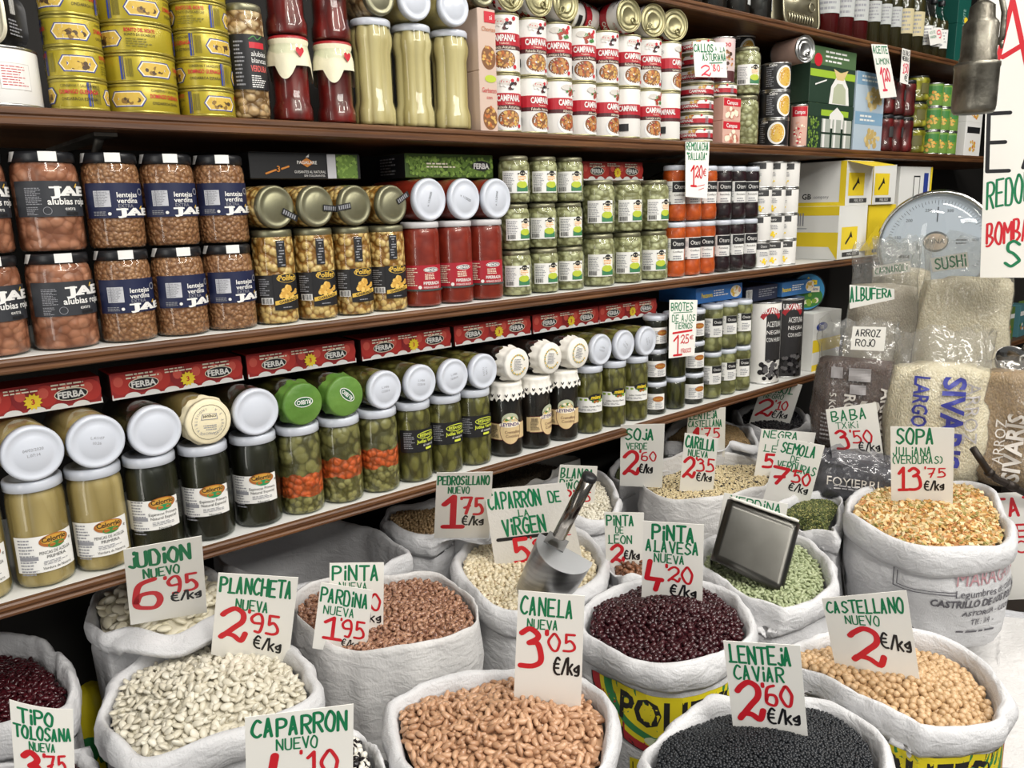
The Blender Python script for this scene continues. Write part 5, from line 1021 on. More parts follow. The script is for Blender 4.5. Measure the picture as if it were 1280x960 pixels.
I_ALA = island('pulse_dark_maroon', '#3b141a', '#2a0d13', .18); I_TOL = island('pulse_deep_red', '#43131a', '#300d12', .22); I_CAN = island('pulse_cinnamon', '#c49c7b', '#aa8162', .28); I_CAV = island('pulse_black_lentil', '#1d2126', '#14171b', .45); I_CAS = island('pulse_chickpea', '#c8a881', '#b09068', .4)
I_VER = island('pulse_pale_green', '#a3ab85', '#8f9a74', .32); I_CAR = island('pulse_pale_cream', '#d6c7a0', '#c4b186', .3); I_BLK = mat('pulse_black_spot', '#191518', .25); I_WH2 = mat('pulse_white_half', '#dddad0', .25); I_LEN = island('pulse_brown_lentil', '#8d7550', '#6f5a3a', .45); I_FRI = island('pulse_black_bean', '#1b1a1d', '#121114', .3)
I_GRY = island('pulse_dull_brown', '#6d6250', '#554b3c', .5); I_SEM = island('chopped_green_mix', '#5f6a34', '#474f26', .7); I_PED = island('pulse_small_chickpea', '#a98e68', '#8d7350', .4); I_LEO = island('pulse_leon_pinto', '#93684c', '#7a5039', .28, '#5a3a29', 250, (.5, .62))
S_ = {}
def pressed(s, lim):
    """neighbouring sacks press against each other instead of passing through"""
    N = len(s.th); J = s.rings.shape[0]; fac = np.ones((J, N)); near = [o for o in S_.values() if np.linalg.norm(o.c-s.c) < o.rad.max()+s.rad.max()+.04]
    for o in near:
        outer = o.rings[5:]; orad = np.linalg.norm(outer[:, :, :2]-o.c, axis=2); oz = outer[:, :, 2]
        top = max(oz.max(), o.zr); rim_r = orad[0:4].max(0)
        for j in range(J):
            for i in range(N):
                p = s.rings[j, i]
                if p[2] > top+.004: continue
                lo, hi = .25, 1.0
                def inside(f):
                    q = s.c+(p[:2]-s.c)*f; d = q-o.c; r = math.hypot(*d); k = int(round((np.interp(math.atan2(d[1], d[0]), o.th, np.arange(len(o.th)), period=2*PI)))) % len(o.th)
                    col_z = oz[::-1, k]; rr = np.interp(p[2], col_z, orad[::-1, k]) if p[2] < col_z[-1] else rim_r[k]
                    return r < max(rr, rim_r[k] if p[2] > col_z[-1]-.05 else 0)+.006
                if not inside(1.0): continue
                for _ in range(9):
                    m = (lo+hi)/2
                    if inside(m): hi = m
                    else: lo = m
                fac[j, i] = min(fac[j, i], lo)
    if fac.min() < 1:
        for j in range(J):
            f = fac[j]; g = f.copy()
            for k in range(1, 5): g = np.minimum(g, np.minimum(np.roll(f, k), np.roll(f, -k))+.012*k)
            fac[j] = g
        fac[:6] = np.maximum(fac[:8].min(0), 1-lim/s.rad)
        s.rings[:, :, :2] = s.c+(s.rings[:, :, :2]-s.c)*fac[:, :, None]; s.rad = s.rad*fac[4]

def sk(key, *a, **k): S_[key] = Sack(*a, seed=len(S_)+1, **k); return S_[key]
# back row, half under the lowest shelf
OL = mat('sack_yellow_print', '#d9c81f', .5); OG = mat('sack_green_print', '#2f7a45', .5); ORD_ = mat('sack_red_print', '#a3262c', .5); BK = mat('sack_black_print', '#1c1a1a', .55)
def art_sack(y0, txt_, sub):
    a = Art(.010)
    for rx, ry, m in ((.170, .112, BK), (.168, .110, ORD_), (.152, .097, OL), (.142, .088, OG), (.126, .077, OL)): a.ell(0, y0, rx, ry, m, 48, PI, 2*PI)
    a.text(txt_, .0, y0-.056, .046, BK, bold=.03, wmax=.215); a.ell(.0, y0-.082, .060, .014, mat('sack_palegreen', '#c9d2b0', .5)); a.text('LEGUMBRES', 0, y0-.087, .011, OG, bold=.02, wmax=.095)
    a.rect(-.085, y0-.160, .085, y0-.122, OL); a.text(sub, -.03, y0-.152, .024, BK, wmax=.10); return a
# the tall sack on the plain white sack
def art_mar():
    a = Art(.010); rp = mat('sack_rose_print', '#b98a90', .6); gk = mat('sack_grey_print', '#55535a', .6)
    a.stroke([(-.105, -.062), (-.105, -.100), (.0, -.100)], .0018, gk); a.stroke([(-.098, -.066), (-.098, -.094), (.0, -.094)], .0015, gk)
    a.text('MARAGATA', .085, -.082, .030, rp, bold=.0, wmax=.17); a.text('Legumbres de calidad', .085, -.106, .016, gk, wmax=.17); a.text('CASTRILLO DE LOS POLVAZARES', .095, -.130, .017, gk, bold=.03, wmax=.27); a.text('ASTORGA - LEON', .090, -.154, .012, gk, bold=.02); a.text('Tlf.: 34 -', .075, -.176, .013, gk); a.lines(.02, -.2, .15, -.19, 1, gk); a.text('S.I.: 40', -.085, -.205, .011, gk, bold=.02); return a
s = sk('canela', 'white sack of cinnamon brown kidney beans at the front', [(484, 892), (500, 870), (560, 846), (640, 832), (700, 832), (750, 860), (771, 900), (763, 940), (740, 968), (640, 990), (560, 990), (510, 962), (490, 927)], .745, cuff=.055, roll=.015)
f_can = heap(s, 'cinnamon_beans', 'cinnamon brown kidney beans under the canela card', [BT(.0205, .0094, .0086, .10), BT(.019, .009, .0084, .14), BT(.0175, .0094, .0086, .08)], [I_CAN, I_CAN, I_CAN], .0140, drop=.012, dome=.022, tilt=.5)
s = sk('caviar', 'white sack of tiny black lentils at the front', [(805, 932), (830, 902), (890, 876), (960, 868), (1030, 870), (1085, 900), (1110, 940), (1105, 985), (1050, 1020), (950, 1030), (850, 1010), (810, 972)], .735, cuff=.055, roll=.015)
f_cav = heap(s, 'tiny_black_lentils', 'tiny black lentils under the caviar card', [BT(.0054, .0054, .0042, 0, 7, 4)], [I_CAV], .0052, drop=.012, dome=.022, wv=.003)
s = sk('castellano', 'yellow printed sack of large chickpeas at the front', [(980, 817), (1010, 795), (1060, 784), (1130, 785), (1200, 800), (1243, 838), (1262, 878), (1250, 902), (1200, 910), (1130, 906), (1060, 886), (1010, 857)], .75, cuff=.045, roll=.014, art=art_sack(-.047, 'POLIFER', 'LA BAÑEZA'), arta=-2.40, wav=.004)
f_cas = heap(s, 'large_chickpeas', 'large chickpeas under the castellano card', [BT(.0128, .0114, .0114, 0, 8, 6)], [I_CAS], .0124, drop=.018, dome=.014, tdir=(-.05, .05))
s = sk('sopa', 'white sack of dried soup vegetables standing on the plain sack', [(1058, 632), (1072, 609), (1120, 597), (1190, 597), (1238, 612), (1262, 645), (1266, 668), (1240, 681), (1190, 684), (1140, 678), (1095, 662), (1066, 647)], .80, z0=.545, cuff=.060, roll=.016, belly=.016, art=art_mar(), arta=-2.5)
f_sop = heap(s, 'dried_soup_vegetables', 'chopped cream and orange dried vegetables in the tall sack', [chip_tmpl(.014, .011, .005), chip_tmpl(.011, .008, .004), chip_tmpl(.009, .006, .0035), chip_tmpl(.008, .006, .0035)], [island('chip_cream', '#dfcda3', '#caae7a', .6), island('chip_straw', '#c79d5e', '#b58947', .6), island('chip_orange', '#c18a55', '#b07a48', .6), island('chip_olive', '#8f8a4c', '#a59a5c', .6)], .0098, drop=.012, dome=.012, smooth=False, tilt=.7, layers=3)
pl_ = S_['plain'] = Sack('plain smooth white sack under the tall soup sack', [(1085, 800), (1130, 772), (1220, 758), (1320, 768), (1390, 810), (1405, 890), (1340, 955), (1250, 955), (1165, 915), (1105, 850)], .53, cuff=0, m=weave('grey_white_sack', '#bdbec1', '#aeafb3'), seed=31, fold=.011,  group='open sacks of pulses', belly=.03, inner=.012)
ring = pl_.rings[0]; c_ = pl_.c; L_ = np.array(pl_.o.location); v = [(p[0]-L_[0], p[1]-L_[1], p[2]-L_[2]) for p in ring]; n_ = len(v); v2 = [((p[0]-c_[0])*.5, (p[1]-c_[1])*.5, p[2]-L_[2]-.004) for p in ring]; v3 = [(0, 0, .526)]
MB().add(v+v2+v3, [(i, (i+1) % n_, n_+(i+1) % n_, n_+i) for i in range(n_)]+[(n_+i, n_+(i+1) % n_, 2*n_) for i in range(n_)], SACKB).build('sack_top', pl_.o)
s = sk('alavesa', 'yellow printed sack brimming with dark maroon beans', [(724, 772), (741, 744), (790, 723), (850, 716), (905, 732), (936, 762), (941, 795), (905, 815), (850, 832), (800, 826), (755, 807), (730, 791)], .75, cuff=.050, roll=.014, art=art_sack(-.058, 'POLIFER', 'LA BAÑEZA'), arta=-2.30, wav=.004)
f_ala = heap(s, 'dark_maroon_beans', 'glossy dark maroon beans in the yellow printed sack', [BT(.0132, .0098, .0092, .06)], [I_ALA], .0117, drop=.010, dome=.018)
s = sk('plancheta', 'white sack heaped with flat ivory beans under the plancheta card', [(120, 890), (140, 850), (185, 820), (240, 800), (310, 792), (365, 808), (394, 845), (393, 872), (352, 895), (290, 914), (220, 940), (170, 944), (135, 922)], .75, cuff=.055, roll=.015)
f_pla = heap(s, 'flat_ivory_beans', 'flat ivory beans heaped in the plancheta sack', [BT(.0190, .0122, .0070, .08), BT(.0178, .0115, .0068, .12)], [I_WHITE, I_WHITE], .0148, drop=.012, dome=.032, tilt=.55)
s = sk('pinta', 'tall white sack of mottled brown beans with straight thin rim', [(366, 768), (385, 740), (440, 729), (500, 722), (550, 720), (581, 738), (597, 772), (575, 793), (530, 808), (480, 812), (430, 806), (393, 790)], .765, cuff=0, m=SACKB, dz=lambda t: .012*max(0, math.sin(t)))
f_pin = heap(s, 'mottled_brown_beans', 'mottled brown beans behind the pardina card', [BT(.0158, .0102, .0090, .1)], [I_PIN], .0130, drop=.013, dome=.006, inset=.010, tdir=(.03, .05))
s = sk('virgen', 'white sack of round speckled beans holding the handled scoop', [(568, 692), (586, 670), (610, 661), (650, 656), (700, 655), (740, 669), (757, 698), (748, 722), (705, 745), (655, 760), (618, 752), (590, 735), (573, 714)], .76, cuff=.055, roll=.016)
f_vir = heap(s, 'round_speckled_beans', 'round cream speckled beans around the handled scoop', [BT(.0122, .0106, .0102, .05)], [I_VIR], .0114, drop=.024, dome=.010)
s = sk('verdina', 'white sack of pale green beans holding the flat scoop', [(868, 692), (885, 672), (930, 661), (990, 663), (1030, 685), (1043, 715), (1036, 740), (1000, 756), (960, 765), (920, 756), (885, 726)], .75, cuff=.05, roll=.015)
f_ver = heap(s, 'pale_green_beans', 'small pale green beans around the flat metal scoop', [BT(.0142, .0076, .0062, .1)], [I_VER], .0108, drop=.022, dome=.008)
s = sk('carilla', 'smooth white sack of black eyed beans with high back rim', [(803, 602), (815, 582), (850, 571), (900, 567), (950, 573), (966, 590), (955, 605), (920, 616), (880, 622), (840, 619), (815, 611)], .75, cuff=0, m=SACKB, dz=lambda t: .010*max(0, math.sin(t)))
heap(s, 'black_eyed_beans', 'black eyed cream beans under the carilla card', [BT(.0098, .0072, .0066, .1)], [I_CAR, I_BLK], .0088, drop=.028, dome=.010, tdir=(0, -.08), inset=.010, eye=eye_at(.62))
s = sk('semola', 'white sack of chopped dried green vegetables beside the soup sack', [(954, 647), (970, 630), (1000, 619), (1040, 616), (1060, 630), (1067, 651), (1050, 669), (1010, 681), (973, 673)], .76, cuff=.045)
heap(s, 'dried_green_semolina', 'chopped dried green vegetables beneath the semola card', [chip_tmpl(.005, .003, .002), chip_tmpl(.0042, .0028, .002), chip_tmpl(.0046, .002, .002)], [I_SEM, island('chopped_pale_green', '#98965c', '#7c7c45', .7), island('chopped_dark_green', '#3f4a26', '#2f371c', .7)], .0046, drop=.012, dome=.016, smooth=False)
s = sk('caparron', 'white sack of black and white beans at the lower frame edge', [(340, 955), (372, 925), (440, 908), (490, 916), (520, 950), (515, 985), (450, 1010), (370, 1000)], .735, cuff=.045)
f_cap = heap(s, 'black_and_white_beans', 'round black and white beans by the caparron card', [BT(.0125, .0105, .010, .03)], [I_WH2, I_BLK], .0112, drop=.006, dome=.022, eye=eye_at(-.05, 1))
s = sk('judion', 'white sack of very large white beans under the shelf edge', [(108, 765), (125, 738), (170, 718), (240, 708), (285, 718), (302, 742), (292, 768), (255, 788), (200, 800), (150, 797), (117, 783)], .800, cuff=.042, roll=.010, belly=.0, lim=.03)
f_jud = heap(s, 'large_white_beans', 'very large flat white beans under the lowest shelf', [BT(.029, .021, .011, .05), BT(.026, .019, .010, .08)], [I_JUD, I_JUD], .0235, drop=.010, dome=.022, tilt=.4)
s = sk('tolosana', 'white sack of deep red beans with the tolosana card', [(-75, 860), (-58, 815), (-10, 793), (40, 796), (72, 813), (92, 845), (87, 872), (52, 894), (0, 908), (-50, 902)], .76, cuff=.06, belly=.0)
f_tol = heap(s, 'dried_red_beans', 'deep red beans heaped in the sack at the frame edge', [BT(.0145, .0085, .0075, .12)], [I_TOL], .0115, drop=.030, dome=.01)
s = sk('pedros', 'white sack of small chickpeas behind the speckled cream beans', [(478, 645), (492, 630), (540, 622), (590, 620), (625, 632), (633, 655), (610, 670), (560, 670), (505, 662)], .79, cuff=.05, belly=.0, lim=.06)
heap(s, 'small_chickpeas', 'small brown chickpeas under the shelf with a pedrosillano card', [BT(.0085, .0078, .0078, 0, 7, 5)], [I_PED], .0088, drop=.016, dome=.012)
s = sk('empty', 'nearly empty white sack with a dark inside under the shelf', [(268, 690), (300, 662), (370, 648), (440, 652), (488, 669), (514, 702), (508, 722), (470, 730), (400, 726), (330, 720), (285, 708)], .775, cuff=.045, belly=.0, inner=.22)
heap(s, 'dark_beans', 'few dark beans deep inside the nearly empty sack', [BT(.012, .008, .0075, .1)], [I_TOL], .0115, drop=.20, dome=.0, layers=1)
s = sk('leon', 'white sack of brown pinto beans beside the handled scoop', [(733, 706), (746, 682), (790, 671), (830, 676), (850, 700), (830, 724), (780, 730), (742, 724)], .74, cuff=.04, lim=.05)
heap(s, 'brown_pinto_beans', 'brown pinto beans between the scoop and the maroon beans', [BT(.0158, .0102, .009, .1)], [I_LEO], .0130, drop=.010, dome=.020)
s = sk('blanca', 'small open white sack of kidney shaped white beans', [(668, 622), (682, 602), (722, 588), (755, 594), (773, 620), (765, 641), (730, 650), (688, 646)], .77, cuff=.04, belly=.0)
heap(s, 'white_kidney_beans', 'white kidney beans behind the metal scoop handle', [BT(.013, .0075, .007, .14)], [I_WHITE], .0105, drop=.018, dome=.012)
s = sk('lentcast', 'white sack of pale brown lentils behind the black eyed beans', [(828, 546), (850, 527), (890, 518), (930, 530), (948, 552), (939, 568), (900, 577), (855, 571)], .77, cuff=.045, belly=.0)
heap(s, 'pale_brown_lentils', 'pale brown lentils beside the castellana card', [BT(.0068, .0068, .0036, 0, 7, 4)], [I_LEN], .0066, drop=.014, dome=.012)
s = sk('frijol', 'white sack of black beans, farthest along the row', [(904, 526), (925, 511), (960, 503), (996, 508), (1011, 522), (1001, 536), (965, 544), (925, 541)], .77, cuff=.045, belly=.0)
heap(s, 'black_beans', 'glossy black beans in the farthest sack', [BT(.011, .0075, .007, .1)], [I_FRI], .0100, drop=.016, dome=.012)
s = sk('soja', 'white sack behind the soja card, rim rolled outward', [(762, 590), (780, 566), (830, 552), (868, 558), (892, 572), (884, 592), (840, 604), (790, 606)], .72, cuff=.05, belly=.0)
heap(s, 'green_soybeans', 'small dark green beans in the sack behind the soja card', [BT(.006, .0055, .005, 0, 7, 4)], [island('pulse_dark_green', '#4e552b', '#3b4220', .4)], .0058, drop=.02, dome=.008)
s = sk('grey', 'clear plastic lined sack of dull brown lentils deep under the shelf', [(558, 606), (588, 580), (650, 562), (708, 566), (738, 588), (722, 606), (660, 618), (590, 618)], .78, cuff=0, m=LINERP, belly=.0)
heap(s, 'dull_brown_lentils', 'dull brown lentils deep in shade under the shelf', [BT(.006, .006, .0035, 0, 7, 4)], [I_GRY], .0064, drop=.04, dome=.0, layers=1)
s = sk('baba', 'white sack of pale beans behind the tall soup sack, mostly hidden', [(1012, 600), (1030, 588), (1060, 582), (1088, 590), (1094, 606), (1070, 618), (1030, 616)], .735, cuff=.04)
heap(s, 'pale_broad_beans', 'pale beans in the hidden sack below the baba card', [BT(.014, .009, .0075, .08)], [I_WHITE], .0118, drop=.012, dome=.01)
s = sk('corner', 'white sack of dark beans cut off at the lower frame corner', [(-60, 965), (-20, 930), (40, 915), (95, 925), (122, 955), (118, 990), (60, 1020), (-20, 1010)], .70, cuff=.04)
heap(s, 'dark_red_beans', 'dark red beans in the corner sack under the tolosana card', [BT(.013, .0085, .0075, .1)], [I_TOL], .0112, drop=.018, dome=.01)
# folded yellow sack lying between the first sacks
yl = P(112, 858, 'z', .62); t = thing('folded_yellow_sack', 'crumpled yellow sack wedged between the large white and flat ivory bean sacks', 'sack', (yl[0], yl[1], 0))
MB().lathe([(0, 0), (.04, 0), (.045, .1), (.042, .35), (.044, .52), (.038, .58), (.028, .61), (.010, .625), (0, .62)], OL, 32, True, lambda a, r, z: (r*(1+.14*math.sin(3*a+z*9)+.07*math.sin(7*a)), z)).build('sack_cloth', t)
MB().lathe([(.0435, .46), (.0445, .50), (.0452, .525), (.043, .54)], OG, 32, True, lambda a, r, z: (r*(1.01+.14*math.sin(3*a+z*9)+.07*math.sin(7*a)), z)).build('printed_band', t)

# ================================================================ counter, rice bags, dial scale, canister, scoops
CW_ = wood('dark_counter_wood', '#3d2a1d', '#523a28')
t = thing('wooden_counter', 'dark wooden counter under the rice bags', 'counter', (2.68, -.36, 0))
MB().box((-.58, -.27, .755), (.70, .25, .78), CW_, .004).build('worktop', t)
MB().box((-.55, -.25, .08), (.67, .23, .755), mat('counter_panel', '#2b221b', .7)).build('cabinet_body', t)
MB().box((-.53, -.23, 0), (.65, .21, .08), mat('counter_plinth', '#1c1713', .8)).build('plinth', t)
FILM = glassy('clear_plastic_film', '#f4f4f2', .045, .42, .10, .10, '#e9e9e6', .9)
def PT(px, py, t): return CAM_POS+(CM @ np.array([px-640, py-480, FPX]))*(t/FPX)
def grain(name, a, b_, s=260): return cells(name, a, b_, a, s, (1, 1, .6), (.5, .9), .5)
def bag(name, label, base, W, D, H, fill, art=None, fin=.09, fillH=.94, seed=0, yaw=0, slump=.05, film=None, artz=None, lean=0., group=None, ew=.8):
    """a plump plastic bag: the rice inside, the clear film with its crumpled open top around it"""
    b = np.array(base); d = CAM_POS-b; yw = math.atan2(d[0], -d[1])+yaw
    t = thing(name, label, 'bag', tuple(b), (lean, 0, yw), group)
    N = 56
    def sec(v, grow, fin_=False):
        q = min(1, max(0, v)); tap = 1-.10*q**3-.12*max(0, .10-q)/.10; w_ = W/2*tap*(1+.04*math.sin(PI*q))+grow; dd = D/2*(1-.32*q**2.2-.15*max(0, .10-q)/.10)+grow; o = []
        if v > 1: k = (v-1); dd *= max(.10, 1-3.4*k); w_ *= 1+.10*k
        for i in range(N):
            a = 2*PI*i/N; cx, cy = math.cos(a), math.sin(a); e = ew; x = w_*abs(cx)**e*(1 if cx > 0 else -1); y = dd*abs(cy)**e*(1 if cy > 0 else -1)
            nz = noise.noise(Vector((cx*2+seed*4, cy*2, v*3.5+seed)))*.010+noise.noise(Vector((cx*5+seed, cy*5, v*11)))*.0045
            if v > 1: nz += noise.noise(Vector((cx*4+seed*2, cy*3, v*14)))*.016*min(1, (v-1)*8)
            o.append((x*(1+nz/max(w_, .02)), y+nz*(1 if cy > 0 else -1), v*H+(.018*noise.noise(Vector((cx*2.2+seed, cy, 3))) if v > .9 else 0)+(.02*noise.noise(Vector((cx*5+seed, cy, v))) if v > 1.05 else 0)))
        return o
    def loft(vs, grow, m, cap):
        rs = [sec(v, grow) for v in vs]; V = sum(rs, []); n = len(rs); F = [(j*N+i, j*N+(i+1) % N, (j+1)*N+(i+1) % N, (j+1)*N+i) for j in range(n-1) for i in range(N)]
        F.append(tuple(range(N))[::-1])
        if cap: c = np.mean(rs[-1], 0); V.append((c[0], c[1], c[2]+.012)); F += [((n-1)*N+i, (n-1)*N+(i+1) % N, len(V)-1) for i in range(N)]
        return MB().add(V, F, m)
    vs = [0, .02, .06, .12, .2, .3, .4, .5, .6, .7, .8, .88, .94]; vs = [v*fillH/.94 for v in vs]
    loft(vs, 0, fill, True).build('rice_fill', t)
    top = [1.0+fin/H*k for k in (0, .2, .4, .6, .8, 1.0)]
    loft([v*1.0 for v in (0.0, .02, .06, .12, .2, .3, .4, .5, .6, .7, .8, .88, .94)]+top, .0025, film or FILM, False).build('plastic_film', t)
    if art:
        mb = MB(); 
        def fn(x, y, l):
            v = min(.999, max(0, y/H)); q = np.array(sec(v, .004)); fr = q[q[:, 1] <= .001]; fr = fr[np.argsort(fr[:, 0])]; return (x, float(np.interp(x, fr[:, 0], fr[:, 1]))-l-.0035, y)
        art.onto(mb, fn, .0006); mb.build('film_lettering', t)
    return t
R_WHITE = grain('rice_white', '#e2d9c2', '#d2c6aa'); R_CREAM = grain('rice_cream', '#f3ead0', '#e3d7b6'); R_RED = grain('rice_red_brown', '#5b4038', '#452f2a', 230); R_TAN = grain('rice_brown', '#ab8f66', '#967a52', 230); R_LAV = grain('rice_pale', '#dcd3c2', '#ccc2b0')
BLU = mat('film_print_blue', '#3a3f94', .4); FW = mat('film_print_white', '#d8d2ca', .4); FG = mat('film_print_grey', '#a9a5a6', .4)
def vtext(a, s, x, z, h, m, b=.03, rot=-PI/2, wmax=None): return a.text(s, x, z, h, m, bold=b, rot=rot, wmax=wmax)
def tz(px, py, t): p = PT(px, py, t); return p
p = tz(1163, 600, 2.0); a = Art(.008); vtext(a, 'SIVARIS', .010, .150, .046, BLU, .03, wmax=.235); vtext(a, 'LARGO', -.052, .195, .033, BLU, .02, wmax=.12); vtext(a, 'ARROZ', .058, .175, .030, FG, 0, wmax=.20); a.lines(-.075, .08, -.035, .10, 4, BLU)
bag('rice_bag', 'plump cream rice bag with blue vertical lettering beside the soup card', (p[0], p[1], .78), .222, .17, .285, R_CREAM, a, fin=.075, seed=1)
p = tz(1062, 565, 2.27); a = Art(.008); vtext(a, 'ARROZ', .068, .10, .030, FW, .02, wmax=.16); vtext(a, 'S', .02, .125, .045, FW, .04); vtext(a, 'ROJO', -.022, .108, .028, FW, .02, wmax=.09); vtext(a, '5 KG', -.060, .13, .017, FW, .01); a.rect(-.015, .19, .04, .225, FG).rect(-.01, .155, .03, .18, FG).rect(-.06, .195, -.03, .225, FG).lines(-.08, .02, -.04, .10, 7, FG)
bag('rice_bag', 'dark red rice bag with white lettering, clear empty film above', (p[0], p[1], .78), .205, .16, .245, R_RED, a, fin=.10, seed=2)
p = tz(1253, 610, 1.85); a = Art(.008); vtext(a, 'SIVARIS', -.010, .10, .034, FW, .03, PI/2, .19); vtext(a, 'INTEGRAL', .045, .11, .026, FW, 0, PI/2, .15); vtext(a, 'ARROZ', -.045, .11, .022, FW, 0, PI/2, .12)
bag('rice_bag', 'brown rice bag with white upward lettering beside the price sign edge', (p[0]+.105, p[1]-.01, .78), .25, .14, .275, R_TAN, a, fin=.02, seed=3)
p = tz(1096, 480, 2.42); a = Art()
bag('rice_bag', 'pale rice bag in crumpled film behind the dark red rice bag', (p[0], p[1], .78), .19, .12, .44, R_LAV, None, fin=.10, seed=4)
p = tz(1197, 470, 2.22); a = Art(.01); a.rect(-.02, .18, .02, .20, BLACK)
bag('rice_bag', 'tall cream sushi rice bag in front of the dial scale', (p[0], p[1], .78), .225, .13, .475, R_CREAM, None, fin=.09, seed=5, ew=.7)
p = tz(1118, 450, 2.52)
bag('rice_bag', 'cream rice bag squeezed between the dial scale and pale rice bag', (p[0], p[1], .78), .17, .10, .48, R_WHITE, None, fin=.07, seed=6)
# black bag lying on the hidden sack
p = PT(1066, 600, 1.93); a = Art(.01); a.text('FOYIERRI', .0, .040, .020, FW, wmax=.15); a.lines(-.04, .032, .04, .042, 2, FG)
bag('coffee_bag', 'black bag with pale capitals lying below the baba card', (p[0], p[1], .748), .215, .10, .085, mat('bag_black', '#1d1c20', .3), a, fin=.03, seed=8, film=glassy('grey_film', '#cfcfd4', .05, .4, .12, .25, '#8f8f96', .9))
# dial scale
def dial():
    c = PT(1169, 306, 2.50); t = thing('dial_scale', 'round white dial scale with chrome rim behind the rice bags', 'scale', (c[0], c[1], .78)); d = CAM_POS-c; t.rotation_euler = (0, 0, math.atan2(d[0], -d[1])); h = c[2]-.78; R = .160
    M = Matrix.Translation((0, 0, h)) @ Matrix.Rotation(PI/2+.02, 4, 'X'); CH = mat('chrome', '#c9c9c6', .12, 1.); DF = mat('dial_face', '#c9d2da', .4)
    MB().lathe([(0, -.06), (R*.9, -.055), (R*.99, -.03), (R*1.0, .0), (R*.985, .002)], mat('scale_enamel', '#c2c2bd', .35), 64).move(M).build('housing', t)
    MB().lathe([(R*.985, 0), (R*1.03, .001), (R*1.045, .010), (R*1.03, .020), (R*.985, .022), (R*.96, .016), (R*.955, .006)], CH, 64).move(M).build('chrome_rim', t)
    mb = MB().lathe([(0, .006), (R*.96, .006)], DF, 64); a = Art(); g = mat('dial_print', '#4b535c', .5)
    for k in range(60):
        an = math.radians(-30+k*4); q0 = R*(.80 if k % 5 else .76); a.stroke([(q0*math.cos(an), q0*math.sin(an)), (R*.85*math.cos(an), R*.85*math.sin(an))], .0012, g)
    for k in range(7): an = math.radians(200-k*32); a.text(str(100+50*k), R*.68*math.cos(an), R*.68*math.sin(an)-.004, .009, g)
    a.lines(-R*.62, -R*.30, -R*.35, -R*.16, 1, g); a.lines(R*.35, .0, R*.6, .02, 2, g); a.ell(0, .01, R*.225, R*.20, CH, 32); a.ell(0, .01, R*.2, R*.16, mat('dial_badge', '#cdb9a2', .4), 32); a.text('DINA', 0, .004, .015, BLACK, wmax=R*.34); a.stroke([(0, R*.45), (0, R*.72)], .003, g)
    a.onto(mb, lambda x, y, l: (x, y, .006+l)); mb.move(M).build('dial_face', t)
    MB().lathe([(R*.955, .012), (R*.9, .024), (R*.7, .040), (R*.4, .051), (0, .056)], glassy('dial_glass', '#fbfdff', .04, .5, .02), 64).move(M).build('dome_glass', t)
    MB().box((-.05, -.01, .02), (.05, .06, h-R*.9), mat('scale_enamel', '#c2c2bd', .35), .012).build('pillar', t); MB().box((-.13, -.05, 0), (.13, .12, .03), mat('scale_enamel', '#c2c2bd', .35), .01).build('foot_plate', t)
dial()
# hanging canister with a bail handle, from a wire to the ceiling
def canister():
    c = PT(1216, 142, 1.62); t = thing('metal_canister', 'worn dull metal canister hanging in front of the large rice sign', 'canister', tuple(c)); ME = mat('worn_zinc', '#8a867a', .38, .85, var='#57534a', vs=26, bump=.25, bs=90); R = .0405; H = .092
    MB().lathe([(0, 0), (R*.88, 0), (R*.97, .006), (R, .014), (R, H-.006), (R*1.03, H-.004), (R*1.03, H+.003), (R*.95, H+.005), (R*.84, H+.004)], ME, 48).build('lower_cup', t)
    MB().lathe([(R*.84, H+.002), (R*.84, H+.014), (R*.80, H+.018), (R*.80, H+.075), (R*.74, H+.080), (R*.60, H+.086), (R*.55, H+.110), (R*.30, H+.118), (0, H+.12)], ME, 48).build('upper_cylinder', t)
    d = CAM_POS-c; yw = math.atan2(d[0], -d[1]); M = Matrix.Rotation(yw, 4, 'Z')
    MB().tube([(R*.84, 0, H+.035), (R*.95, 0, H+.05), (R*.93, 0, H+.095), (R*.75, 0, H+.122), (R*.3, 0, H+.133), (-R*.1, 0, H+.125), (-R*.2, 0, H+.112)], .0055, ME, 10).move(M).build('bail_handle', t)
    MB().lathe([(0, 0), (.008, .002), (.008, .006), (0, .007)], ME, 12).move(M @ Matrix.Translation((R*.86, 0, H+.035)) @ Matrix.Rotation(PI/2, 4, 'Y')).build('rivet', t)
    z = 3.0-c[2]; q = M @ Vector((R*.3, 0, H+.133)); MB().tube([(q.x, q.y, q.z), (q.x, q.y, z)], .0016, IRON, 6).build('hanging_wire', t)
canister()
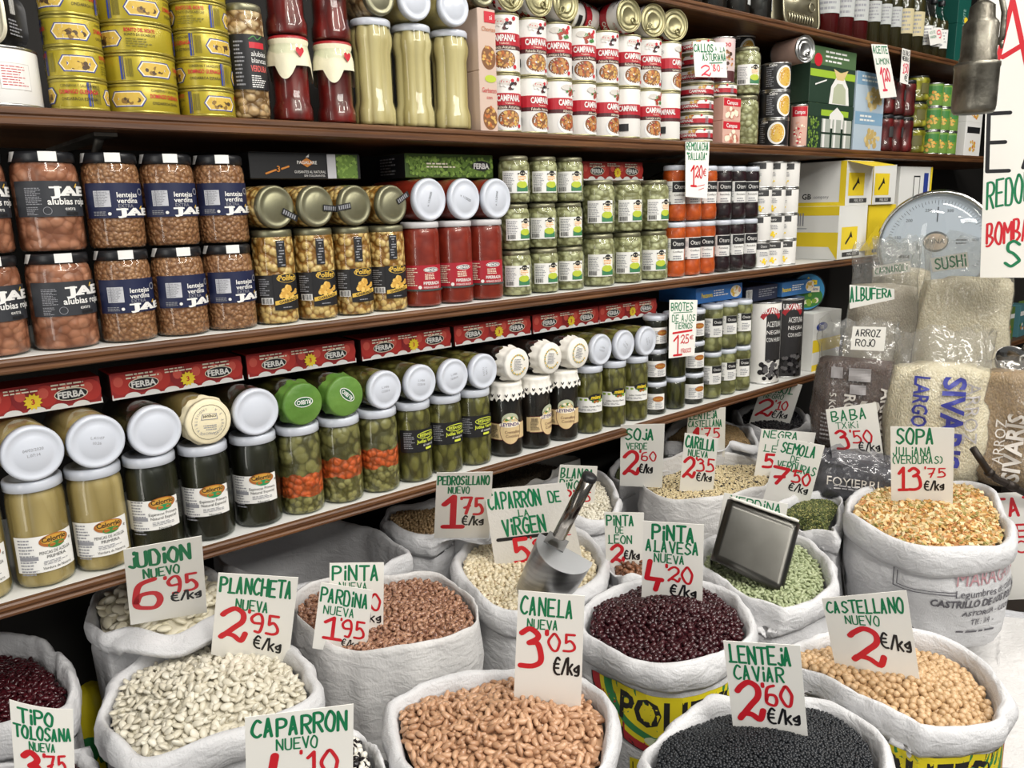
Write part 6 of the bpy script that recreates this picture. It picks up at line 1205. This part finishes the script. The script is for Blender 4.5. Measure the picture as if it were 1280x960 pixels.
# scoop with a round handle in the speckled beans
def scoop():
    A = P(672, 742, 'z', .750); B = np.array([0.]*3)
    lip = P(655, 745, 'z', .755); t_ = 1.50
    back = PT(706, 688, 1.455); tipd = PT(672, 752, 1.54); hand = PT(737, 596, 1.40); hb = PT(700, 668, 1.45)
    ax = _n(back-tipd); L = np.linalg.norm(back-tipd); toC = CAM_POS-back; sidev = _n(np.cross(ax, toC)); up = -_n(np.cross(sidev, ax)); up = up if np.dot(up, toC) < 0 else -up; R = .055
    st = STEEL; t = thing('metal_scoop', 'round bodied metal scoop with a capped tube handle in the speckled beans', 'scoop', tuple(tipd)); n = 26; m_ = 14; v = []; v2 = []
    for j in range(m_+1):
        q = j/m_; half = (.50+.42*q)*PI*.98/1.0; half = math.radians(74+22*min(1, q*1.15)); r = R*(.93+.07*q)
        for i in range(n+1):
            a = -half+2*half*i/n; tip = (1-(abs(a)/half)**2)*.045*(1-q)**2 if q < 1 else 0
            p = sidev*(r*math.sin(a))+up*(-r*math.cos(a)+.0)+ax*(q*L-tip+.03*(1-q)*(abs(a)/half)**2); v.append(p); v2.append(p*1.0+(-sidev*math.sin(a)+up*math.cos(a))*.0016)
    f = [(j*(n+1)+i, j*(n+1)+i+1, (j+1)*(n+1)+i+1, (j+1)*(n+1)+i) for j in range(m_) for i in range(n)]; o = len(v); f2 = [tuple(o+k for k in q[::-1]) for q in f]
    rim = [(i, o+i, o+i+1, i+1) for i in range(n)]+[(j*(n+1), (j+1)*(n+1), o+(j+1)*(n+1), o+j*(n+1)) for j in range(m_)]+[(j*(n+1)+n, o+j*(n+1)+n, o+(j+1)*(n+1)+n, (j+1)*(n+1)+n) for j in range(m_)]
    MB().add(v+v2, f+f2+rim, st).build('scoop_body', t)
    half = math.radians(96); pl = [sidev*(R*math.sin(-half+2*half*i/n))-up*(R*math.cos(-half+2*half*i/n))+ax*L for i in range(n+1)]; pk = [p+ax*.0018 for p in pl]; k = n+1
    MB().add(pl+pk, [tuple(range(k)), tuple(range(k, 2*k))[::-1]]+[(i, k+i, k+(i+1) % k, (i+1) % k) for i in range(k)], mat('scoop_back_steel', '#b9bbbd', .34, 1.), False).build('back_plate', t)
    hd = _n(hand-hb); h0 = hb-tipd; hl = np.linalg.norm(hand-hb)
    MB().tube([tuple(h0-hd*.004), tuple(h0+hd*hl*.96)], .0125, mat('tube_steel', '#7f7a74', .2, 1.), 20).build('tube_handle', t)
    MB().tube([tuple(h0+hd*hl*.95), tuple(h0+hd*hl*.965), tuple(h0+hd*hl*1.02), tuple(h0+hd*hl*1.035)], [.0128, .0138, .0138, .011], LIDB, 20).build('end_cap', kid(t, 'tube_handle'))
    b_ = ax*(L+.0024); q0 = h0; u = sidev; w_ = up; b0 = q0-ax*(np.dot(q0, ax))+b_
    MB().add([tuple(b0+u*x+w_*y+ax*zz) for zz in (0, .002) for x, y in ((-.020, -.016), (.020, -.016), (.020, .016), (-.020, .016))], [(0, 1, 2, 3)[::-1], (4, 5, 6, 7), (0, 1, 5, 4), (1, 2, 6, 5), (2, 3, 7, 6), (3, 0, 4, 7)], STEEL, False).build('mounting_plate', kid(t, 'back_plate'))
scoop()
# flat scoop: a bent steel sheet standing in the pale green beans
def flat_scoop():
    tl, tr, br, bl = PT(909, 622, 1.60), PT(1001, 654, 1.545), PT(990, 748, 1.505), PT(887, 698, 1.56)
    t = thing('flat_scoop', 'square edged steel scoop standing upside down in the pale green beans', 'scoop', tuple(bl)); n_ = -np.cross(tr-tl, bl-tl); n_ = _n(n_); n_ = n_ if np.dot(n_, CAM_POS-tl) > 0 else -n_
    back = -n_; dn = _n(bl-tl); wv_ = _n(tr-tl); D = .075; prof = []
    W = np.linalg.norm(tr-tl); r = .016
    pts = [(0-.0, -D)]+[(r-r*math.cos(a), -r+r*math.sin(a)) for a in np.linspace(0, PI/2, 7)]+[(W*.5, .0)]+[(W-r+r*math.sin(a), -r+r*math.cos(a)) for a in np.linspace(0, PI/2, 7)]+[(W, -D)]
    pts = [(x, y) for x, y in pts]; m_ = len(pts); v = []; th_ = .0016
    for k in (0, 1):
        for j in range(9):
            q = j/8; L = np.linalg.norm(bl-tl)*(1-0)
            for x, y in pts:
                s_ = x/W; Lq = L+(np.linalg.norm(br-tr)-L)*s_; cx = (x-W/2)*(1-th_*2*k/W)+W/2
                v.append(tl-np.array(bl)+wv_*cx+n_*(y-th_*k)+dn*(q*Lq))
    o = 9*m_; f = [(j*m_+i, j*m_+i+1, (j+1)*m_+i+1, (j+1)*m_+i) for j in range(8) for i in range(m_-1)]; f += [tuple(o+k for k in q[::-1]) for q in f]
    f += [(i, o+i, o+i+1, i+1) for i in range(m_-1)]+[(8*m_+i, 8*m_+i+1, o+8*m_+i+1, o+8*m_+i) for i in range(m_-1)]
    MB().add(v, f, mat('dull_scoop_steel', '#5b5a56', .3, 1., var='#4b4a46', vs=9), True).build('bent_sheet', t)
    top = [tl-np.array(bl)+wv_*x+n_*y-dn*.0 for x, y in pts]; tk = [p+dn*.0018 for p in top]; k = m_
    MB().add(top+tk, [tuple(range(k)), tuple(range(k, 2*k))[::-1]]+[(i, k+i, k+(i+1) % k, (i+1) % k) for i in range(k)], STEEL, False).build('end_plate', t)
    e = []
    for x in np.linspace(.004, W-.004, 14): e.append(tuple(tl-np.array(bl)+wv_*x+n_*(.0012+.0006*math.sin(x*300))-dn*.002))
    MB().tube(e, [.0022+.0014*abs(math.sin(i*1.7)) for i in range(14)], mat('worn_flour_edge', '#d9d6cd', .7), 7).build('worn_white_edge', kid(t, 'bent_sheet'))
flat_scoop()
# ladle bowl over the brown rice, a hose on the counter edge, packets at the far right
c = PT(1268, 455, 1.95); t = thing('steel_ladle', 'shiny steel ladle bowl resting above the brown rice bag', 'ladle', tuple(c), (.5, -.5, 0))
MB().lathe([(.001, -.03), (.025, -.024), (.042, -.008), (.048, .012), (.0465, .012), (.040, -.006), (.024, -.021), (.001, -.027)], mat('ladle_steel', '#8f8d89', .16, 1.), 40).build('bowl', t); MB().tube([(.046, 0, .010), (.08, 0, .03), (.2, 0, .06)], [.006, .005, .005], mat('ladle_steel', '#8f8d89', .16, 1.), 10).build('handle', t)
hp = [PT(x, y, 1.80) for x, y in ((1216, 560), (1226, 575), (1236, 590), (1246, 599), (1262, 606), (1285, 618), (1320, 640))]; t = thing('dark_pipe', 'dark jointed metal pipe below the brown rice bag', 'pipe', tuple(hp[0])); hq = [tuple(p-hp[0]) for p in hp]; PM = mat('pipe_metal', '#2e2722', .45, .5)
MB().tube(hq, .008, PM, 14).build('pipe_run', t)
for k in (2, 4): d_ = np.array(hq[k+1])-np.array(hq[k]); MB().tube([tuple(np.array(hq[k])-d_*.15), tuple(np.array(hq[k])+d_*.35)], .0105, PM, 14).build('pipe_collar', t)
shz = P(1262, 432, 'y', -.02)[2]
shelf('wooden_shelf', shz, 3.05, 4.5, 'short dark shelf of green packets beyond the rice sign', False, .022)
gp = mat('packet_green', '#5d7a3a', .45)
for i, (px, m_, lb) in enumerate(((1243, mat('packet_white', '#c9ccd2', .4), 'pale packet on the short far shelf'), (1255, gp, 'green packet with pale picture on the short far shelf'), (1270, mat('packet_teal', '#4f7f86', .4), 'blue green packet on the short far shelf'), (1284, gp, 'last green packet on the short far shelf'))):
    p = P(px, 395, 'y', .06); a = Art(); a.blob(0, .05, .03, .03, [WHITE, GREENP, OR], 9, .3); a.rect(-.04, .10, .04, .12, WHITE); t = carton('food_packet', 'packet', .085, .06, .15, m_, a); t.location = (p[0], .06, shz+.0005); t['label'] = lb; t['group'] = 'packets on the short far shelf'

# ================================================================ price cards and signs, lettered by marker
def card(label, quad, plane, lines, name='price_card', lean=8, ext=.18, yaw=0, group='handwritten price cards', th=.0009, cm=None, bend=0.0, hung=False, mats=None):
    """corners are sight lines cut by a leaning upright plane through the card's foot, turned towards the aisle"""
    q = [np.array(x, float) for x in quad]; bm_ = (q[2]+q[3])/2; B = P(bm_[0], bm_[1], *plane) if len(plane) == 2 else np.array(PT(bm_[0], bm_[1], plane[0]))
    d = CAM_POS-B; yw = math.atan2(d[0], -d[1])+yaw if not hung else yaw; n = np.array([math.sin(yw), -math.cos(yw), 0]); l = math.radians(lean); n = n*math.cos(l)+np.array([0, 0, -math.sin(l)])   # top leans towards the aisle
    def hit(x): r = CM @ np.array([x[0]-640, x[1]-480, FPX]); return CAM_POS+r*(np.dot(B-CAM_POS, n)/np.dot(r, n))
    TL_, TR_, BR_, BL_ = [hit(x) for x in q]; W = (np.linalg.norm(TR_-TL_)+np.linalg.norm(BR_-BL_))/2; H = (np.linalg.norm(BL_-TL_)+np.linalg.norm(BR_-TR_))/2
    def at(u, v): return (TL_*(1-u)+TR_*u)*(1-v)+(BL_*(1-u)+BR_*u)*v+n*(bend*math.sin(PI*min(1, max(0, v)))*.0-bend*(u-.5)**2*4)
    mb = MB(); K = 10; V = [at(i/K, v)-B-n*s_ for s_ in (0, th) for v in (0, .5, 1+ext) for i in range(K+1)]; m_ = K+1
    f = [(j*m_+i, j*m_+i+1, (j+1)*m_+i+1, (j+1)*m_+i)[::-1] for j in range(2) for i in range(K)]; o = 3*m_; f += [tuple(o+k for k in x[::-1]) for x in f]
    edge = [i for i in range(m_)]+[m_+K, 2*m_+K]+[2*m_+i for i in range(K-1, -1, -1)]+[m_]; f += [(edge[i], edge[(i+1) % len(edge)], o+edge[(i+1) % len(edge)], o+edge[i]) for i in range(len(edge))]
    mb.add(V, f, cm or CARD, False); a = Art(.01 if bend else None)
    for L in lines:
        s_, m, x0, x1, y0, y1 = L[:6]; wt = L[6] if len(L) > 6 else .13; sl = L[7] if len(L) > 7 else 0.
        if s_ == '_': a.stroke([(x0*W, (1-y0)*H), (x1*W, (1-y1)*H)], wt*H, m)
        else: a.hand(s_, x0*W, x1*W, (1-y1)*H, (1-y0)*H, m, wt, sl)
    a.onto(mb, lambda x, y, l_: tuple(at(x/W, 1-y/H)-B+n*l_), .0003, .00006)
    t = mb.build(name); t.location = B; t['label'] = label; t['category'] = 'sign' if name != 'price_card' else 'price card'; t['group'] = group; return t
G, R_, K_ = MG, MR, MK
def price(big, small, x0=.08, xm=.48, x1=.92, y0=.48, y1=.95, ys=.72, kg=None, w=.15):
    o = [(big, R_, x0, xm-.04, y0, y1, w), ("'", R_, xm-.03, xm+.03, y0, y0+.12, .3), (small, R_, xm+.04, x1, y0+.02, ys, .15)]
    if kg: o.append(('€/kg', K_)+kg)
    return o
card('white card lettered judion nuevo, in the very large white beans', [(154, 687), (252, 670), (258, 752), (162, 768)], ('z', .832), [('jUDiON', G, .06, .84, .08, .29, .17), ('NUEVO', G, .22, .68, .34, .47, .15)]+price('6', '95', .10, .48, .90, .50, .93, .77, (.55, .94, .76, .90, .17)), lean=30)
card('white card lettered plancheta nueva, in the flat ivory beans', [(273, 716), (373, 722), (361, 824), (265, 803)], ('z', .765), [('PLANCHETA', G, .04, .94, .05, .25, .15), ('NUEVA', G, .25, .66, .33, .46, .15)]+price('2', '95', .10, .42, .82, .46, .90, .72, (.52, .88, .78, .94, .15)), lean=16)
card('rear white card lettered pinta nueva, in the mottled brown beans', [(412, 704), (480, 703), (479, 792), (411, 788)], ('z', .752), [('PiNTA', G, .06, .92, .04, .24, .16), ('NUEVA', G, .18, .70, .28, .38, .14)]+price('2', '10', .1, .5, .95, .42, .80, .66, (.5, .96, .70, .84, .15)), lean=4)
card('front white card lettered pardina nueva, in the mottled brown beans', [(401, 728), (466, 738), (459, 809), (392, 798)], ('z', .755), [('PARDiNA', G, .04, .94, .08, .32, .14), ('NUEVA', G, .12, .70, .38, .52, .14)]+price('1', '95', .10, .46, .92, .56, .95, .86, (.52, .82, .92, 1.04, .16)), lean=10)
card('white card lettered pedrosillano, in front of the small chickpeas', [(546, 591), (616, 590), (612, 661), (543, 661)], ('z', .812), [('PEDROSiLLANO', G, .03, .95, .06, .20, .15), ('NUEVO', G, .22, .60, .24, .35, .14)]+price('1', '75', .08, .46, .86, .42, .95, .72, (.50, .88, .76, .92, .15)), lean=30)
card('wide white card lettered caparron de la virgen behind the handled scoop', [(605, 612), (707, 603), (727, 694), (619, 709)], ('z', .752), [('CAPARRON', G, .03, .66, .06, .26, .14), ('DE', G, .76, .90, .10, .24, .16), ('LA', G, .36, .50, .30, .38, .2), ('ViRGEN', G, .16, .66, .40, .61, .14), ('_', K_, .08, .66, .655, .655, .045), ('5', R_, .24, .42, .68, .98, .2), ("'", R_, .44, .48, .66, .74, .3), ('80', R_, .48, .74, .70, .86, .2), ('€', R_, .84, .94, .62, .70, .16)], lean=4, cm=mat('corrugated_card', '#dcd9d2', .7, bump=.2, bs=200))
card('small white card lettered blanca rinon, in the white kidney beans', [(700, 581), (747, 583), (742, 632), (694, 628)], ('z', .765), [('BLANCA', G, .06, .92, .08, .32, .15), ('RiÑON', G, .06, .72, .38, .60, .15)]+price('2', '95', .10, .44, .9, .64, .98, .9), lean=14)
card('small white card lettered pinta de leon, in the brown pinto beans', [(755, 640), (805, 641), (804, 708), (758, 707)], ('z', .738), [('PiNTA', G, .06, .76, .06, .24, .16), ('DE', G, .28, .48, .27, .38, .16), ('LEON', G, .08, .70, .42, .57, .15), ('2', R_, .16, .46, .60, .92, .2), ('€/kg', K_, .50, .90, .70, .86, .17)], lean=10)
card('white card lettered pinta alavesa nueva, in the dark maroon beans', [(804, 651), (880, 656), (878, 753), (802, 741)], ('z', .755), [('PiNTA', G, .16, .86, .05, .23, .18), ('ALAVESA', G, .06, .93, .24, .39, .15), ('NUEVA', G, .20, .70, .42, .53, .15)]+price('4', '20', .08, .40, .84, .55, .93, .77, (.48, .90, .81, .96, .16), .17), lean=10)
card('white card lettered canela nueva, in the cinnamon brown beans', [(648, 738), (731, 745), (726, 881), (642, 876)], ('z', .745), [('CANELA', G, .05, .84, .05, .20, .13), ('NUEVA', G, .16, .62, .24, .32, .15)]+price('3', '05', .08, .45, .89, .33, .66, .50, (.58, .96, .57, .72, .13), .15), lean=7)
card('white card lettered caparron nuevo at the lower frame edge', [(306, 897), (442, 880), (441, 985), (308, 990)], ('z', .745), [('CAPARRON', G, .06, .94, .06, .28, .16), ('NUEVO', G, .28, .66, .32, .46, .14)]+price('4', '10', .22, .50, .86, .50, 1.02, .80, (.54, .84, .84, .98, .2), .18), lean=7)
card('curled white card lettered tipo tolosana nueva at the frame edge', [(12, 878), (92, 890), (95, 985), (20, 985)], ('z', .735), [('TiPO', G, .12, .66, .06, .22, .18), ('TOLOSANA', G, .04, .96, .25, .40, .17), ('NUEVA', G, .26, .68, .44, .54, .15)]+price('3', '75', .16, .48, .84, .57, 1.0, .80, None, .17), lean=8, bend=.006)
card('white card lettered lenteja caviar, in the tiny black lentils', [(904, 801), (1000, 807), (1010, 922), (917, 915)], ('z', .735), [('LENTEjA', G, .06, .88, .04, .22, .14), ('CAViAR', G, .10, .76, .25, .40, .14)]+price('2', '60', .12, .46, .85, .43, .84, .66, (.50, .92, .70, .86, .15), .15), lean=8)
card('tilted white card lettered castellano nuevo, in the large chickpeas', [(1027, 748), (1133, 738), (1150, 851), (1042, 822)], ('z', .755), [('CASTELLANO', G, .04, .94, .07, .24, .15), ('NUEVO', G, .24, .64, .28, .40, .14), ('2', R_, .26, .60, .44, .94, .15), ('€/kg', K_, .62, .96, .50, .68, .15)], lean=8)
card('white card lettered soja verde, just below the lowest shelf', [(776, 531), (831, 530), (828, 598), (775, 596)], ('z', .770), [('SOjA', G, .12, .78, .08, .28, .15), ('VERDE', G, .14, .62, .34, .45, .15)]+price('2', '60', .10, .46, .84, .48, .92, .66, (.46, .76, .74, .90, .16)), lean=20)
card('white card lettered lenteja castellana, in the pale brown lentils', [(860, 514), (907, 509), (906, 562), (858, 558)], ('z', .770), [('LENTEjA', G, .05, .80, .06, .24, .14), ('CASTELLANA', G, .03, .92, .28, .44, .14), ('1', R_, .16, .32, .50, .92, .22), ("'", R_, .36, .42, .48, .60, .3), ('75', R_, .46, .86, .48, .72, .16)], lean=14)
card('white card lettered carilla nueva, in the black eyed beans', [(856, 541), (898, 548), (892, 608), (850, 605)], ('z', .745), [('CARiLLA', G, .06, .92, .05, .26, .16), ('NUEVA', G, .16, .76, .30, .42, .16)]+price('2', '35', .08, .42, .96, .44, .85, .70, (.48, .92, .74, .90, .16)), lean=10)
card('tilted white card lettered frijol negro, in the black beans', [(955, 475), (1003, 481), (988, 527), (938, 524)], ('z', .770), [('FRijOL', G, .06, .84, .07, .27, .14), ('NEGRO', G, .14, .64, .31, .43, .14)]+price('2', '10', .10, .48, .82, .46, .88, .70, (.50, .88, .74, .92, .15)), lean=16)
card('white card lettered negra de leon, behind the semola card', [(952, 536), (1020, 541), (1010, 592), (944, 586)], ('z', .752), [('NEGRA', G, .06, .70, .03, .20, .17), ('DE', G, .34, .52, .24, .36, .16), ('LEON', G, .10, .70, .38, .54, .14), ('5', R_, .14, .34, .60, .92, .22), ("'", R_, .38, .42, .6, .7, .3), ('20', R_, .46, .84, .62, .84, .17)], lean=4)
card('tilted white card lettered semola de verduras, in the chopped green mix', [(975, 547), (1031, 557), (1012, 628), (957, 613)], ('z', .760), [('SEMOLA', G, .10, .86, .06, .24, .15), ('DE', G, .36, .56, .28, .38, .16), ('VERDURAS', G, .10, .96, .40, .54, .14), ('7', R_, .06, .42, .54, .82, .22), ("'", R_, .46, .5, .52, .62, .3), ('50', R_, .50, .90, .52, .72, .17), ('€/kg', K_, .48, .90, .74, .88, .16)], lean=8)
card('white card lettered baba txiki, in front of the dark red rice bag', [(1032, 512), (1095, 503), (1105, 574), (1040, 570)], (2.02,), [('BABA', G, .10, .80, .06, .26, .14), ('TXiKi', G, .16, .60, .30, .42, .14)]+price('3', '50', .14, .42, .84, .46, .84, .70, (.56, .96, .70, .86, .15)), lean=6)
card('white card lettered sopa juliana, in the dried soup vegetables', [(1113, 533), (1193, 535), (1191, 624), (1114, 626)], ('z', .805), [('SOPA', G, .10, .70, .02, .22, .14), ('JULiANA', G, .04, .66, .27, .38, .14), ('(VERDURAS)', G, .04, .82, .39, .49, .14), ('13', R_, .10, .50, .55, .85, .14), ("'", R_, .54, .57, .54, .62, .3), ('75', R_, .60, .88, .56, .68, .17), ('€/kg', K_, .55, .86, .73, .86, .16)], lean=9)
card('small card mostly hidden behind the flat metal scoop', [(905, 616), (985, 630), (976, 692), (895, 676)], ('z', .740), [('VERDiNA', G, .12, .92, .03, .20, .16), ('_', K_, .2, .8, .40, .40, .02)], lean=4)
# tags on the shelves and on the bags
fl = dict(hung=True, ext=0, group='handwritten shelf tags', name='shelf_tag')
card('white tag lettered callos a la asturiana on the flat tins', [(866, 52), (907, 53), (909, 97), (869, 96)], ('y', .004), [('CALLOS', G, .02, .60, .07, .28, .2), ('A', G, .66, .72, .14, .24, .2), ('LA', G, .80, .98, .14, .27, .2), ('ASTURiANA', G, .26, .99, .33, .52, .18), ('_', G, .46, .86, .60, .58, .03), ('2', MP, .20, .46, .65, .95, .17), ("'", MP, .50, .54, .62, .72, .3), ('80', MP, .56, .78, .64, .82, .2), ('.', MP, .82, .86, .66, .74, .4), ('lata', MP, .7, .96, .88, .97, .2)], lean=0, **fl)
card('tall white tag lettered remolacha rallada over the orange jars', [(857, 177), (887, 177), (884, 248), (857, 246)], ('y', -.004), [('REMOLACHA', G, .03, .96, .02, .15, .16), ('"RALLADA"', G, .06, .90, .20, .32, .15), ('1', MR, .18, .42, .45, .80, .12), ('20', MR, .42, .74, .44, .64, .15), ('€', MR, .78, .9, .48, .60, .16), ('_', MR, .5, .84, .80, .76, .012), ('_', MR, .58, .82, .86, .82, .012)], lean=0, **fl)
card('tall white tag lettered brotes de ajos tiernos on the small jars', [(837, 375), (872, 375), (868, 444), (836, 448)], ('y', -.004), [('BROTES', G, .06, .84, .05, .18, .17), ('_', G, .14, .82, .22, .21, .012), ('DE AJOS', G, .10, .95, .26, .37, .16), ('TiERNOS', G, .20, .86, .40, .50, .16), ('_', MR, .14, .84, .57, .54, .035), ('1', MR, .10, .42, .62, .95, .12), ('25', MR, .44, .74, .62, .76, .16), ('€', MR, .78, .92, .63, .70, .16), ('FRASCO', MR, .46, .84, .86, .93, .16)], lean=0, **fl)
card('long slanting white tag hanging from the uppermost shelf', [(1089, 55), (1109, 56), (1121, 121), (1101, 123)], ('y', -.006), [('ACEITE', G, .05, .95, .04, .16, .2), ('LiMON', G, .10, .90, .26, .36, .2), ('1', MP, .18, .42, .45, .85, .12), ('20', MP, .44, .80, .45, .68, .16)], lean=0, **fl)
card('narrow white tag hanging from the uppermost shelf beside the long one', [(1128, 60), (1138, 63), (1135, 106), (1125, 103)], ('y', -.006), [('OLiVAS', K_, .1, .9, .05, .18, .2), ('NEGRAS', K_, .1, .9, .22, .34, .2), ('1', MP, .2, .4, .42, .70, .14), ('50', MP, .5, .9, .42, .66, .16), ('€', K_, .5, .9, .72, .9, .16)], lean=0, **fl)
card('small square white tag among the bottles of the uppermost shelf', [(1160, 38), (1177, 35), (1180, 53), (1163, 57)], ('y', .006), [('ACEiTE', G, .08, .5, .1, .26, .18), ('ViRGEN', G, .08, .5, .4, .56, .18), ('9', MP, .6, .9, .1, .6, .18)], lean=0, **fl)
bgk = dict(ext=0, group='handwritten rice tags', name='rice_tag')
card('white tag lettered albufera at the mouth of the pale rice bag', [(1062, 356), (1118, 361), (1118, 374), (1062, 386)], (2.24,), [('ALBUFERA', G, .02, .95, .08, .70, .15)], lean=2, **bgk)
card('white tag lettered carnaroli beside the dial scale', [(1092, 333), (1138, 326), (1138, 340), (1092, 346)], (2.40,), [('CARNAROLi', G, .05, .92, .2, .8, .14)], lean=2, **bgk)
card('white tag lettered sushi on the tall cream rice bag', [(1163, 323), (1209, 315), (1211, 334), (1166, 340)], (2.17,), [('SUSHi', G, .10, .95, .12, .85, .15)], lean=2, **bgk)
card('white tag lettered arroz rojo above the dark red rice', [(1066, 408), (1108, 409), (1105, 439), (1063, 437)], (2.10,), [('ARROZ', K_, .12, .85, .12, .40, .15), ('ROjO', K_, .14, .72, .54, .82, .15)], lean=2, **bgk)
sg = card('large white sign with red and green capitals hanging beside the canister', [(1237, -20), (1350, -30), (1350, 347), (1225, 347)], (1.93,), [('A', MR, .08, .62, .05, .30, .07), ('E,', MK, .04, .46, .42, .62, .07), ('REDONDO', MG, .05, .72, .66, .755, .085, .22), ('BOMBA', MR, .06, .50, .81, .885, .11, .18), ('S', MG, .26, .42, .87, .96, .12)], name='hanging_sign', lean=0, ext=0, group='hanging sign', th=.003)
B_ = np.array(sg.location)
for px in (1245, 1330):
    q = PT(px, -22, 1.93)-B_; MB().tube([tuple(q), (q[0], q[1], 3.0-B_[2])], .0012, IRON, 6).build('hanging_string', sg)
card('white sign with pink capitals standing behind the soup sack', [(1235, 617), (1345, 612), (1345, 702), (1252, 706)], (1.84,), [('PATATA', MR, -.35, .75, .08, .32, .16), ('DE', MR, .10, .42, .44, .62, .17), ('CO', MR, .22, .6, .68, .84, .17)], name='hanging_sign', lean=2, ext=.5, group='pink lettered sign')
